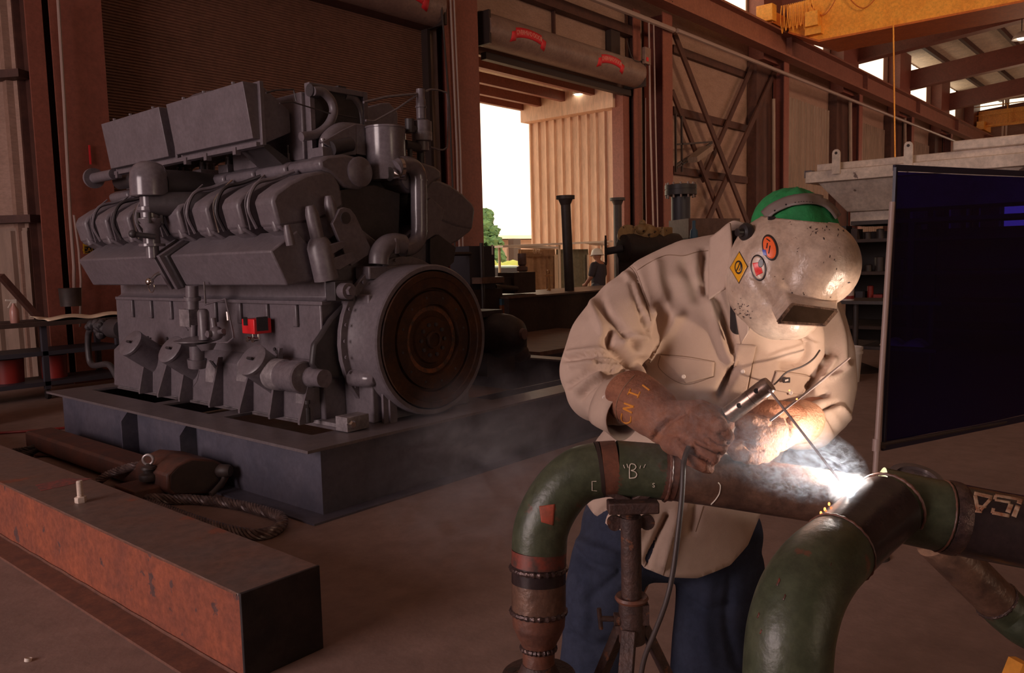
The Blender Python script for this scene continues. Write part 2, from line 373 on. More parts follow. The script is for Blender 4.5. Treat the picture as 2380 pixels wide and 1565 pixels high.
# open rolling door
d = thing('door_2', 'raised rolling door drum over the bright open doorway', None, (16,11.6,5.9)); d['kind'] = 'structure'
HC = (11.52, 6.28, .34); hood(d, 12.55, 18.55, *HC)
ribbon(d, 13.33, 14.2, 6.27, 0); ribbon(d, 16.5, 17.35, 6.27, 0)
m = MB(); m.box((13.0,11.75,5.78),(18.7,11.9,5.93)); m.build('bottom_bar','rust_black', d, smooth=False)
m = MB(); m.box((18.45,11.85,0),(18.75,12.2,5.95)); m.build('guide','red_steel_light', d, smooth=False)
m = MB(); m.box((12.4,11.7,0),(12.62,11.99,5.95)); m.build('guide','red_steel', d, smooth=False)
m = MB(); m.tube([(18.85,11.4,5.7),(18.85,11.42,3.2),(18.85,11.4,.9)], .012, 6); m.build('chain','pipe_grey', d)
# outside bay beyond the open door
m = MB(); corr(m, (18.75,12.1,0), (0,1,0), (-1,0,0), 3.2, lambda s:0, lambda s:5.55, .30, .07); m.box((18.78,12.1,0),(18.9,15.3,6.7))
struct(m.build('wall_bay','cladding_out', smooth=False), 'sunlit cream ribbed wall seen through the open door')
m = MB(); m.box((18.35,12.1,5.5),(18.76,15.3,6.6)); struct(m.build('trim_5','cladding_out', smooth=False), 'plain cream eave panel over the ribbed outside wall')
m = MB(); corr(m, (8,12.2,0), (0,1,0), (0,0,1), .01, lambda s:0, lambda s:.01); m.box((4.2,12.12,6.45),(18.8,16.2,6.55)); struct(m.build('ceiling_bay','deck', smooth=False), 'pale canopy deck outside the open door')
m = MB()
for i, y in enumerate((12.75,13.75,14.6,15.25)):
    b = MB(); b.box((4.2,y-.07,5.9-.02*i),(18.4,y+.07,6.14)); tag(b.build('canopy_joist','red_steel_light', smooth=False), 'rust-red canopy joist seen through the doorway, %s' % ('nearest the door','second from the door','third from the door','outermost')[i], 'joist')
m.prism([V(12.9,12.2,6.3),V(12.9,12.6,6.2),V(12.9,12.6,6.45),V(12.9,12.2,6.45)], (.12,0,0)); tag(m.build('canopy_bracket','red_steel', smooth=False), 'rust-red tapered bracket in the top left of the doorway', 'bracket')
l = thing('pendant_lamp','small bell-shaped lamp hanging from the canopy outside the door','lamp', tuple(on(1346,222,1,13.2)))
c = on(1346,215,1,13.2)
m = MB(); m.lathe([(.10,.0),(.16,-.04),(.18,-.10)], c+V(0,0,.1), (0,0,1), 20, False); m.lathe([(.035,.25),(.05,.16),(.11,.1),(.19,-.06)], c, (0,0,1), 20, False); m.build('shade','white_paint', l, solid=.006)
mat('lamp_glow', (1,.9,.7), .5, emit=(1,.93,.74), estr=6)
m = MB(); m.sphere(c+V(0,0,-.03), .15, sz=.35); m.build('bulb','lamp_glow', l)
m = MB(); m.cyl(c+V(0,0,.24), c+V(0,0,.5), .015); m.build('stem','brown_steel', l)
# ================================================================ engine and skid
mat('engine_grey', (.135,.112,.125), .38, col2=(.155,.13,.145), scale=5, bump=.05, bscale=60)
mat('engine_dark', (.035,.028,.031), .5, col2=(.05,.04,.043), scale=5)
mat('engine_gloss', (.15,.125,.14), .18, col2=(.16,.135,.15), scale=5)
mat('flywheel_rust', (.035,.022,.019), .65, col2=(.085,.036,.018), scale=5, amt=.9, spec=.12)
mat('skid_blue', (.075,.07,.095), .5, col2=(.095,.085,.11), scale=3, bump=.05)
mat('skid_top', (.11,.09,.10), .42, col2=(.155,.125,.125), scale=6, amt=1)
mat('rail_pale', (.30,.26,.27), .45, col2=(.14,.12,.13), scale=9, amt=.8)
mat('box_red', (.72,.02,.025), .4)
mat('chrome', (.6,.55,.52), .22, metal=1)
mat('hose_black', (.02,.016,.016), .5)
mat('cap_white', (.62,.57,.52), .4)
mat('yellow_tag', (.5,.27,.01), .5)
G = 'engine_grey'
sk = thing('engine_skid', 'long grey steel base frame with open slots under the big engine', 'skid', (4.6,5.9,0))
m = MB(); XW = 2.80
def plate_frame(m, xs, ys, holes, z0, z1):               # rectangular plate with rectangular holes
    xc = sorted(set([xs[0], xs[1]]+[h[0] for h in holes]+[h[1] for h in holes])); yc = sorted(set([ys[0], ys[1]]+[h[2] for h in holes]+[h[3] for h in holes]))
    for a, b in zip(xc, xc[1:]):
        for c, d in zip(yc, yc[1:]):
            cx, cy = (a+b)/2, (c+d)/2
            if any(h[0] < cx < h[1] and h[2] < cy < h[3] for h in holes): continue
            m.box((a,c,z0),(b,d,z1))
plate_frame(m, (2.68,4.55), (3.9,7.88), [(2.96,3.19,6.38,7.6),(2.96,3.19,5.52,6.25),(2.96,3.19,4.25,5.32),(3.4,4.3,4.7,7.4)], .412, .43)
bmesh.ops.remove_doubles(m.bm, verts=m.bm.verts[:], dist=1e-5)
m.build('top_plate','skid_top', sk, smooth=False)
m = MB(); m.box((4.55,3.9,.412),(7.0,4.15,.43)); m.build('front_flange','skid_top', sk, smooth=False)
m = MB(); m.box((4.55,7.6,.412),(7.0,7.88,.43)); m.box((6.8,4.15,.412),(7.0,7.6,.43)); m.build('rear_flange','skid_top', sk, smooth=False)
m = MB(); m.box((XW,3.96,.012),(XW+.014,7.83,.412)); m.build('side_web','skid_blue', sk, smooth=False)
m = MB(); m.box((XW,3.945,.012),(7.0,3.96,.412)); m.build('end_web','skid_blue', sk, smooth=False)
m = MB(); m.box((XW,7.83,.012),(7.0,7.845,.412)); m.build('end_web','skid_blue', sk, smooth=False)
m = MB(); m.box((6.98,3.96,.012),(7.0,7.83,.412)); m.build('side_web','skid_blue', sk, smooth=False)
m = MB(); m.box((2.66,3.84,0),(2.95,7.88,.012)); m.box((2.95,3.84,0),(7.0,4.05,.012)); m.build('bottom_flange','skid_blue', sk, smooth=False)
for y in (6.35, 5.42):
    m = MB(); m.prism([V(XW,y,.012),V(2.675,y,.012),V(2.675,y,.33),V(2.74,y,.412),V(XW,y,.412)], (0,.016,0)); m.build('stiffener','skid_blue', sk, smooth=False)
for y in (4.45, 6.9): 
    m = MB(); m.box((4.5,y,.012),(6.98,y+.015,.40)); m.build('cross_web','skid_blue', sk, smooth=False)
# ---- engine
en = thing('engine', 'huge grey sixteen-cylinder stationary engine with a large dark flywheel on a steel base', 'engine', (3.86,5.9,.43))
CX = 3.86
m = MB()     # crankcase
m.prism([V(3.25,4.5,.43),V(3.25,4.5,1.25),V(3.30,4.5,1.28),V(3.30,4.5,1.45),V(3.55,4.5,1.8),V(CX,4.5,1.6),V(4.2,4.5,1.8),V(4.45,4.5,1.45),V(4.45,4.5,.43)], (0,3.15,0))
m.build('crankcase', G, en, bevel=.01)
m = MB(); m.box((3.2,4.2,.43),(3.34,7.6,.455)); m.build('mounting_rail','rail_pale', en, smooth=False)
m = MB(); m.box((3.42,4.2,.43),(4.35,4.5,1.3)); m.build('front_cover', G, en, bevel=.01)
m = MB(); m.box((3.225,4.45,1.235),(3.30,7.6,1.262)); m.build('crankcase_ledge', G, en, bevel=.004)
for i in range(8):
    y = 4.75+.36*i; m = MB(); m.box((3.225,y,1.08),(3.25,y+.05,1.235)); m.build('rib', G, en, bevel=.008)
# lower slanted panels, gussets and hand-hole drums
m = MB(); m.prism([V(3.25,4.55,.455),V(3.14,4.55,.455),V(3.16,4.55,.78),V(3.25,4.55,.86)], (0,3.0,0)); m.build('side_panel', G, en, bevel=.006)
def pX(x, y, X): return on(x, y, 0, X)
for i, (bx, by, tx, ty) in enumerate(((332,895,340,785),(375,905,395,835),(425,915,445,800),(495,927,505,830),(565,940,580,855),(635,950,650,810),(705,972,715,870))):
    b, t = pX(bx,by,3.06), pX(tx,ty,3.14); y = b.y
    m = MB(); m.prism([V(3.14,y,.455),V(3.03,y,.455),V(3.03,y,.48),V(3.135,y,t.z),V(3.16,y,t.z)], (0,.022,0)); m.build('gusset', G, en, smooth=False)
for i, (x, y) in enumerate(((308,800),(400,815),(590,840))):
    c = pX(x, y, 2.99); ax = V(-.80,-.12,.58).normalized()
    m = MB(); m.lathe([(.115,-.32),(.115,0),(.118,.0),(.118,.022),(.105,.03)], c, ax, 28); m.build('filler_neck', G, en, ang=50)
    m = MB(); m.obox(c+ax*.04, (0,.03,0), ax.cross(V(0,1,0))*.008, ax*.01); m.build('filler_handle', 'engine_dark', en)
for x, y in ((420,845),(560,865),(487,868),(700,915)):
    c = pX(x, y, 3.13); m = MB(); m.prism([c+V(0,.07,-.07),c+V(0,-.07,-.07),c+V(0,-.09,.04),c+V(0,0,.10),c+V(0,.05,.06)], (.02,0,0)); m.build('pale_patch','rail_pale', en, smooth=False)  # pale raised patches along the slanted side panel
for x, y in ((455,670),(548,800),(690,745),(712,747),(345,838),(395,838),(618,815),(560,812)):
    pass
m = MB()
for x, y in ((345,785),(390,787),(640,812),(645,818),(463,802)):
    c = pX(x,y,3.25); m.lathe([(.014,0),(.014,.012)], c, (-1,0,0), 8)
m.build('plug','engine_dark', en)
# long exhaust cover boxes
def profY(pts, Y): return [on(x, y, 1, Y) for x, y in pts]
def exbox(y0, y1, dx=0, gr=0):
    P = [(2.89-gr,1.60),(3.0-gr*.6,1.375-gr*.6),(3.20,1.40),(3.25,1.56),(3.1,1.735+gr*.5)]
    return [V(x+dx,y0,z) for x, z in P], (0,y1-y0,0)
m = MB(); m.prism(*exbox(4.5,5.83)); m.build('exhaust_cover', G, en, bevel=.012)
m = MB(); m.prism(*exbox(6.02,7.5)); m.build('exhaust_cover', G, en, bevel=.012)
m = MB(); m.prism(*exbox(5.83,6.02,-.0,.03)); m.build('cover_clamp', 'engine_dark', en, bevel=.01)
m = MB(); m.prism(*exbox(5.86,5.90,-.02,.05)); m.prism(*exbox(5.95,5.99,-.02,.05)); m.build('cover_flange', G, en, bevel=.005)
c = pX(348,655,2.78); 
m = MB(); m.tube([pX(385,628,2.93),pX(362,640,2.86),c], .014, 10); m.sphere(c, .03); m.build('drain_valve','chrome', en)
m = MB(); m.tube(arc_pts(c+V(-.0,-.02,-.035), .045, (0,1,0), (0,0,1), -200, 20, 14), .0035, 6); m.build('valve_chain','chrome', en)
# heads: eight per bank
HP = 0.412
headpoly = [(648,527),(632,466),(640,448),(672,424),(712,404),(750,396),(778,400),(792,432),(800,480),(760,505),(705,520)]
upper = [(745,392),(742,372),(760,362),(800,358),(842,368),(866,392),(862,420),(838,442),(800,436),(765,402)]
bot = [(652,530),(644,500),(700,470),(796,440),(800,540),(740,575),(700,560)]
def bank(mirror, n0=0):
    for i in range(n0, 8):
        o = V(0, i*HP, 0)
        def mp(p): p = Vector(p); 
        def poly(px, dy=0):
            P = [on(x, y, 1, 4.5)+V(0, dy, 0) for x, y in px]
            if mirror: P = [V(2*CX-p.x, p.y, p.z) for p in P][::-1]
            return [p+o for p in P]
        m = MB(); m.prism(poly(headpoly), (0,.215,0)); h = m.build('cylinder_head', G, en, bevel=.022)
        m = MB()
        for sx in (0.06, .16): 
            q = on(668,444,1,4.5)+V(0,sx,0)+o
            if mirror: q.x = 2*CX-q.x
            m.lathe([(.016,-.02),(.016,.006)], q, (-.55 if not mirror else .55,0,.83), 8)
        m.build('head_plug','engine_dark', h)
        m = MB(); m.prism(poly(upper, -.006), (0,.385,0)); h2 = m.build('rocker_box', G, en, bevel=.02)
        if not mirror or i == 0:
            m = MB(); m.prism(poly(bot, .008), (0,.20,0)); m.build('cylinder_skirt', G, en, bevel=.015)
        if not mirror:
            m = MB(); q = on(775,362,1,4.62)+o; m.box(q+V(-.09,0,-.01), q+V(.08,.14,.055)); m.build('riser_block', G, en, bevel=.005)
            m = MB()
            for a, b in ((-.07,.02),(-.02,.02),(.04,.02),(.0,.12)): m.lathe([(.009,0),(.009,.05),(.015,.05),(.015,.062)], q+V(a,b,.05), (0,0,1), 8)
            m.build('stud','engine_gloss', en)
            m = MB(); m.tube(smooth_path([q+V(0,.07,.05), q+V(.02,.07,.12), q+V(.13,.07,.19), q+V(.3,.07,.2)], 5), .06, 14); m.build('intake_runner','engine_dark' if i else G, en)
bank(False); bank(True)
m = MB(); q = on(834,400,1,4.5); m.lathe([(.105,0),(.105,.02),(.095,.028)], q, (0,-1,0), 28); m.build('end_cap', G, en)
q2 = V(2*CX-q.x, 4.5, q.z); m = MB(); m.lathe([(.105,0),(.105,.02),(.095,.028)], q2, (0,-1,0), 28); m.build('end_cap', G, en)
# spark leads between heads
for i in range(7):
    y = 4.5+.29+.06+HP*i
    m = MB(); m.tube(smooth_path([V(3.02,y,1.76), V(2.965,y,1.90), V(3.02,y-.01,2.05), V(3.16,y-.03,2.10), V(3.27,y-.1,2.15)], 6), .014, 8); m.build('ignition_lead','engine_dark' if i % 2 else G, en)
    m = MB(); m.tube(smooth_path([V(2.99,y+.03,1.75), V(2.955,y+.02,1.93), V(3.0,y,2.03), V(3.1,y,2.12)], 6), .006, 6); m.build('oil_line','chrome' if i % 3 == 1 else G, en)
m = MB(); 
for i in range(8): 
    m.lathe([(.028,0),(.028,.06),(.02,.07)], V(2.99,4.56+HP*i,1.735), (-.3,0,1), 10)
m.build('head_stud', G, en)
# near end of the left bank: pushrod tubes, brackets, lifting plate
for a, b, r in (((722,485),(738,555),.045),((765,462),(778,540),.04),((668,530),(676,570),.03),((740,560),(760,650),.085)):
    m = MB(); p, q_ = on(*a,1,4.42), on(*b,1,4.42); m.lathe([(r*.6,-.02),(r*.8,0),(r,.04),(r,(q_-p).length)], p, q_-p, 16); m.build('pushrod_tube', G, en)
def plate(pts, Y, th, name='bracket', mt=G, par=None, bevel=.004):
    m = MB(); m.prism(profY(pts, Y), (0,th,0)); return m.build(name, mt, par or en, bevel=bevel)
plate([(790,486),(800,482),(815,486),(826,500),(864,580),(858,592),(818,618),(808,606),(773,520)], 4.36, .03, 'lifting_plate')
m = MB(); m.lathe([(.04,0),(.04,.01)], on(802,507,1,4.36), (0,-1,0), 20); m.build('lifting_hole','engine_dark', en)
plate([(752,578),(762,570),(800,560),(806,572),(775,590),(756,592)], 4.34, .05)
plate([(775,600),(820,585),(828,605),(790,628),(776,625)], 4.34, .05)
plate([(778,655),(820,652),(822,700),(780,700)], 4.32, .1, 'end_block', 'engine_dark')
plate([(700,470),(800,440),(870,430),(930,450),(925,600),(800,660),(720,640),(700,600)], 4.53, .05, 'timing_cover', 'engine_dark')
# right bank end faces seen above the flywheel
plate([(990,470),(1002,460),(1033,488),(1020,540),(990,560)], 4.42, .04, 'lifting_plate', G)
plate([(1000,555),(1020,545),(1060,575),(1055,610),(1020,640),(1000,610)], 4.45, .30, 'end_block', 'engine_dark')
# flywheel housing and flywheel
fc = V(3.865,4.05,.965)
m = MB(); m.lathe([(.0,.2),(.488,.2),(.488,0),(.515,0),(.525,.01),(.525,.26),(.53,.27),(.53,.33)], fc, (0,1,0), 64, False); fh = m.build('flywheel_housing', G, en)
m = MB()
ring = [(fc.x+.585*math.cos(a), fc.z+.585*math.sin(a)) for a in [math.radians(t) for t in range(-60,241,10)]]
m.prism([V(x,4.34,z) for x, z in ring], (0,.04,0)); m.build('bell_plate', G, en, bevel=.004)
plate([(805,672),(845,655),(905,620),(880,900),(900,980),(868,975),(822,900),(820,850),(806,800),(804,730)], 4.36, .04, 'bell_plate')
m = MB()
for t in range(100,260,11):
    a = math.radians(t); m.lathe([(.012,0),(.012,.012)], (fc.x+.567*math.cos(a),4.32,fc.z+.567*math.sin(a)), (0,-1,0), 6)
m.build('bolt_ring', G, en)
fw = MB(); fw.lathe([(.0,.02),(.045,.02),(.05,.0),(.06,.0),(.06,.035),(.16,.035),(.17,.05),(.245,.05),(.25,.015),(.34,.015),(.345,.04),(.36,.04),(.365,.01),(.43,.01),(.435,.0),(.475,.0),(.48,.03)], fc+V(0,-.012,0), (0,1,0), 64, False)
fwo = fw.build('flywheel','flywheel_rust', en, ang=25)
for k in range(10):
    a = 2*math.pi*k/10; m = MB(); m.lathe([(.014,0),(.014,.014)], fc+V(.11*math.cos(a),.022,.11*math.sin(a)), (0,-1,0), 6); m.build('flywheel_bolt','engine_dark', fwo)
for k in range(12):
    a = 2*math.pi*k/12+.2; m = MB(); m.lathe([(.008,0),(.008,.006)], fc+V(.30*math.cos(a),.004,.30*math.sin(a)), (0,-1,0), 8); m.build('flywheel_bolt','engine_dark', fwo)
mat('rust_ring', (.22,.07,.025), .7, col2=(.06,.035,.028), scale=14, amt=.6)
m = MB(); m.lathe([(.205,0),(.235,0),(.235,.002),(.205,.002)], fc+V(0,.034,0), (0,1,0), 48, False); m.build('rust_ring','rust_ring', fwo)
# side cover next to the housing
m = MB(); m.prism(profY([(808,700),(770,740),(745,780),(730,800),(725,850),(750,880),(820,880)], 4.42), (0,.05,0)); m.build('gear_cover','engine_dark', en, bevel=.02)
# barring device / cap at (812,675)
c = on(812,677,1,4.25); m = MB(); m.lathe([(.055,0),(.055,.12),(.045,.14)], c, (0,1,0), 20); m.lathe([(.032,-.03),(.032,0)], c, (0,1,0), 6); m.build('boss_bolt', G, en)
# starter
c0, c1 = V(3.06,4.78,.80), None
s0 = on(712,885,0,3.02)
m = MB(); m.lathe([(.09,.30),(.105,.27),(.105,.12),(.11,.12),(.11,0),(.10,-.01)], V(3.09,4.50,s0.z), (0,1,0), 28); st = m.build('starter', 'engine_gloss', en)
m = MB(); m.lathe([(.105,0),(.11,.01),(.11,.13),(.105,.135)], V(3.09,4.72,s0.z), (0,1,0), 28); m.build('starter_band', 'rail_pale', st)
m = MB(); c = V(3.14,4.46,s0.z+.0); m.lathe([(.07,.06),(.07,0),(.06,-.02),(.06,-.12)], c, (0,1,0), 24); m.build('starter_nose', 'engine_gloss', st)
c = on(845,880,1,4.25); m = MB(); m.lathe([(.0,-.11),(.03,-.105),(.05,-.08),(.058,-.03),(.06,.1)], c, (-.15,1,0), 24); m.build('pinion_dome', 'engine_gloss', en)
# jack bolt and foot at the near corner
c = on(715,965,0,3.1); m = MB(); m.lathe([(.02,-.05),(.02,.05),(.012,.05),(.012,.075),(.022,.075),(.022,.10)], c, (0,0,1), 10); m.build('jack_bolt','engine_dark', en)
m = MB(); c = on(830,985,1,4.1); m.box(c+V(-.08,0,-.045), c+V(.10,.12,.05)); ft = m.build('foot_block', 'rail_pale', en, bevel=.004)
m = MB(); m.lathe([(.03,0),(.03,.02),(.02,.03)], on(815,987,1,4.1), (0,-1,0), 6); m.build('foot_bolt','chrome', ft)
m = MB(); m.box((3.5,4.12,.43),(3.56,4.2,.60)); m.box((3.46,4.14,.43),(3.53,4.16,.75)); m.build('foot_gusset', G, en)
# red monitor box on the side
c0 = pX(587,738,3.20); c1 = pX(632,778,3.20)
bx = V(3.19,(c0.y+c1.y)/2,(c0.z+c1.z)/2)
m = MB(); m.box((3.08,c1.y+.03,c1.z+.01),(3.22,c0.y-.05,c0.z)); rb = m.build('control_box','box_red', en, bevel=.006)
rb['label'] = 'bright red control box'
m = MB(); m.box((3.076,c1.y+.11,c1.z+.07),(3.08,c1.y+.16,c1.z+.13)); m.build('display','hose_black', rb)
m = MB(); m.box((3.10,c1.y+.026,c1.z+.03),(3.19,c1.y+.031,c1.z+.13)); m.build('label_plate','engine_dark', rb)
m = MB()
for dy in (.06,.13): m.lathe([(.014,0),(.014,.03),(.02,.03),(.02,.04)], V(3.12,c1.y+dy,c1.z-.03), (-1,0,0), 12); m.cyl((3.13,c1.y+dy,c1.z-.03),(3.13,c1.y+dy,c1.z+.01),.01)
m.build('cable_gland','chrome', rb)
# gas regulator cluster on the side
RX = 2.95
def P(x, y, X=RX): return on(x, y, 0, X)
rg = MB(); c = P(455,792); rg.lathe([(.0,.035),(.05,.03),(.12,.012),(.155,.004),(.155,-.004),(.12,-.015),(.06,-.04),(.0,-.045)], c, (0,0,1), 32); rgo = rg.build('regulator_diaphragm', G, en)
m = MB(); m.box(P(427,718)+V(-.04,0,0), P(452,760)+V(.05,0,0)); m.build('actuator_box','rail_pale', rgo, bevel=.004)
m = MB(); m.cyl(P(447,680)+V(0,0,.05), P(447,718), .045); m.cyl(P(447,690)+V(0,0,.0), P(447,698), .06); m.cyl(P(450,755), P(450,790), .028); m.build('supply_pipe', G, rgo)
m = MB(); m.lathe([(.04,-.15),(.042,.05),(.03,.07),(.015,.075)], P(473,742), (0,0,1), 20); m.build('spring_case', G, rgo)
m = MB(); m.cyl(P(458,800), P(458,850), .055, .05); m.cyl(P(458,835), P(458,855), .07, .062); m.cyl(P(480,800),P(482,815),.07,.04); m.build('lower_valve', G, rgo)
m = MB(); m.sphere(P(503,775), .05); m.cyl(P(495,740), P(502,790), .022); m.cyl(P(503,775)+V(-.07,0,0), P(503,775)+V(.06,0,0), .025); m.cyl(P(480,778),P(520,770),.018); m.build('relief_valve', G, rgo)
m = MB(); m.tube([P(474,655),P(478,708),P(524,695),P(540,765),P(543,785),P(530,796),P(505,798)], .007, 8); m.build('sensing_line','engine_gloss', rgo)
m = MB(); m.lathe([(.012,0),(.012,.06)], P(529,725), (0,-.1,-1), 8); m.build('line_fitting','chrome', rgo)
m = MB(); m.tube(smooth_path([P(428,735),P(420,745),P(437,768)],6), .005, 6); m.tube(smooth_path([P(463,862),P(458,885),P(448,900)],6), .003, 6); m.build('wire','engine_gloss', rgo)
# front governor assembly on the left: hose and lumpy coupling
m = MB(); a = pX(290,770,3.2); 
m.lathe([(.09,0),(.09,.25)], V(3.3,7.65,a.z), (0,1,0), 20)
rnd = random.Random(3)
for k in range(26): m.sphere(V(3.27+rnd.uniform(-.06,.06),7.92+.012*k,a.z+rnd.uniform(-.06,.05)), .035+.02*rnd.random(), seg=8, rings=6)
m.build('pump_coupling','engine_dark', en)
m = MB(); m.tube(smooth_path([V(3.27,8.22,a.z), V(3.27,8.36,a.z-.06), V(3.27,8.40,a.z-.25), V(3.27,8.33,a.z-.38), V(3.27,7.95,.60), V(3.27,7.75,.47), V(3.27,7.6,.47)], 8), .03, 12); m.build('drain_hose','engine_dark', en)
m = MB(); m.cyl((3.27,7.72,.45),(3.27,7.58,.45),.05); m.build('hose_flange', G, en)
# vertical carburettor stack and its dome
SX = 2.83; SY = on(347,470,0,SX).y
def S(y): return on(345, y, 1, SY).z
m = MB(); m.lathe([(0.0000,S(374)),(0.0558,S(376)),(0.1023,S(385)),(0.1302,S(400)),(0.1376,S(420)),(0.1376,S(455)),(0.1302,S(457)),(0.1302,S(456))], (on(347,420,1,SY).x,SY,0), (0,0,1), 32); sd = m.build('carburettor_dome','engine_gloss', en)
XC = SX
m = MB(); m.lathe([(0.0651,S(458)),(0.0651,S(480)),(0.0930,S(482)),(0.0930,S(490)),(0.0791,S(495)),(0.0791,S(506)),(0.0977,S(508)),(0.0977,S(513)),(0.0558,S(532)),(0.0605,S(560)),(0.0605,S(566)),(0.0930,S(567)),(0.0930,S(573)),(0.0465,S(574)),(0.0465,S(600))], (XC,SY,0), (0,0,1), 24); m.build('carburettor_body','engine_gloss', sd)
m = MB()
for k in range(6):
    a = k*math.pi/3; m.lathe([(.012,S(520)),(.012,S(495))], (XC+.092*math.cos(a),SY+.092*math.sin(a),0), (0,0,1), 6)
m.build('flange_bolt','engine_dark', sd)
m = MB(); m.cyl((XC-.02,SY-.1,S(552)),(XC-.17,SY-.05,S(545)),.02); m.sphere((XC-.16,SY-.05,S(545)),.03); m.build('throttle_lever','engine_dark', sd)
m = MB(); m.tube(smooth_path([V(XC+.1,SY,S(430)),V(XC+.4,SY,S(430)),V(XC+.65,SY,S(445))],6), .12, 20); m.build('mixture_elbow','engine_dark', en)
m = MB(); m.cyl((XC+.0,SY-.02,S(475)),(XC+.5,SY-.35,S(475)),.09); m.build('mixture_pipe','engine_dark', en)
# air cleaner boxes
def acbox(x0l, x0r, y0, lab):
    pass
for k, (yn, yf) in enumerate(((4.93,6.0),(6.12,7.15))):
    zt, zb = 2.74, 2.37
    p = [V(3.0,yn,zt),V(3.08,yn,zt+.01),V(3.08,yn,zb-.03),V(3.04,yn,zb)]
    m = MB(); m.prism([V(3.02,yn,zt),V(3.02,yf,zt),V(3.075,yf,zb),V(3.075,yn,zb)], (0,0,0), [V(3.14,yn,zt),V(3.14,yf,zt),V(3.14,yf,zb),V(3.14,yn,zb)])
    ac = m.build('air_cleaner', G, en, bevel=.004)
    m = MB(); m.prism([V(3.13,yn-.03,zt+.015),V(3.13,yf+.03,zt+.015),V(3.13,yf+.03,zb-.04),V(3.13,yn-.03,zb-.04)], (.03,0,0)); m.build('frame', G, ac, bevel=.003)
    m = MB(); m.prism([V(3.16,yn,zt),V(3.16,yf,zt),V(3.16,yf,zb-.03),V(3.16,yn,zb-.03)], (0,0,0), [V(3.42,yn+.06,zt-.14),V(3.42,yf-.06,zt-.14),V(3.42,yf-.06,zb+.08),V(3.42,yn+.06,zb+.08)]); m.build('transition', G, ac, bevel=.006)
    for yy in (yn+.25, yn+.65, yn+.95):
        m = MB(); m.lathe([(.008,0),(.008,.03)], (3.1,yy,zt), (0,0,1), 6); m.lathe([(.013,.03),(.013,.045)], (3.1,yy,zt), (0,0,1), 6); m.build('wing_bolt', G, ac)
        m = MB(); m.box((3.09,yy,zb-.08),(3.13,yy+.04,zb-.03)); m.build('latch', G, ac)
m = MB(); m.tube(smooth_path([V(3.42,5.5,2.58),V(3.6,5.5,2.62),V(3.85,5.5,2.6),V(4.0,5.5,2.4)],6), .15, 20); m.build('air_duct', G, en)
m = MB(); m.tube(smooth_path([V(3.42,6.5,2.58),V(3.6,6.5,2.82),V(3.9,6.4,2.82),V(4.1,6.3,2.5)],6), .16, 20); m.build('air_duct', G, en)
# support bracket under the boxes
m = MB(); m.prism([V(3.15,4.97,2.35),V(3.22,4.97,2.35),V(3.62,4.97,2.12),V(3.55,4.97,2.05)], (0,.3,0)); m.build('box_bracket','engine_dark', en); m = MB(); m.prism([V(3.15,6.6,2.35),V(3.22,6.6,2.35),V(3.62,6.6,2.12),V(3.55,6.6,2.05)], (0,.3,0)); m.build('box_bracket','engine_dark', en)
m = MB(); m.box((3.1,4.93,2.32),(3.16,7.15,2.35)); m.build('box_rail', G, en)
# flanged pipe sticking out at far left
a, b = on(205,410,1,7.55), None
m = MB(); pz = on(240,402,0,3.12).z; m.cyl((3.12,7.2,pz-.03),(3.12,7.62,pz-.03),.045); m.lathe([(.09,0),(.09,.03)], (3.12,7.6,pz-.03), (0,1,0), 24); m.build('breather_pipe', G, en)
m = MB(); m.cyl((3.3,7.1,pz-.06),(3.3,7.5,pz-.06),.07); m.build('air_pipe', 'engine_dark', en)
# intercooler: rear box with flanged frame and two bent water pipes
Y1 = 5.0
A = profY([(622,200),(705,182),(705,305),(640,320)], 5.0)
m = MB(); m.box((3.43,4.86,2.25),(3.98,5.8,2.72)); ic = m.build('intercooler', G, en, bevel=.01)
m = MB(); m.box((3.46,4.80,2.20),(3.50,4.86,2.78)); m.box((3.94,4.80,2.20),(3.98,4.86,2.78)); m.box((3.50,4.80,2.74),(3.94,4.86,2.78)); m.box((3.50,4.80,2.20),(3.94,4.86,2.24)); m.build('frame', G, ic, bevel=.003)
m = MB(); m.box((3.50,4.84,2.24),(3.94,4.86,2.74)); m.build('core','engine_dark', ic)
def wp(pts, Y, r): 
    m = MB(); m.tube(smooth_path([on(x,y,1,Y) for x, y in pts], 8), r, 16); return m
wp([(728,212),(750,214),(770,235),(775,262),(762,292),(735,312),(700,318)], 4.75, .032).build('water_pipe', G, en)
wp([(800,222),(818,226),(836,250),(842,280),(842,300)], 4.85, .032).build('water_pipe', G, en)
m = MB(); c = on(733,212,1,4.78); m.cyl(c+V(-.05,0,0), c+V(.02,0,0), .045); m.build('pipe_coupling','engine_dark', en); m = MB(); c = on(800,220,1,4.88); m.box(c+V(-.05,0,-.06), c+V(.02,.05,.06)); m.build('pipe_coupling','engine_dark', en)
m = MB(); m.tube([on(x,y,1,4.74) for x, y in ((618,216),(640,210),(682,208),(688,235))], .006, 8); m.tube([on(x,y,1,4.74) for x, y in ((650,240),(680,237),(705,245),(760,262),(830,275))], .005, 8); m.build('small_tube', 'engine_dark', en)
# vertical outlet box behind the rocker boxes
m = MB(); m.prism(profY([(748,330),(800,300),(828,288),(828,360),(800,362)], 4.62), (0,.04,0)); m.prism(profY([(828,288),(868,292),(870,365),(828,358)], 4.62), (0,.5,0)); m.build('outlet_box', G, en, bevel=.005)
m = MB(); m.cyl(on(815,335,1,4.62), on(770,345,1,4.62), .05); m.build('outlet_pipe','engine_dark', en)
# the box with a sunlit side behind
m = MB(); m.prism(profY([(822,258),(885,240),(905,238),(925,262),(925,300),(822,300)], 5.4), (0,.35,0)); m.build('rear_cover', G, en, bevel=.008)
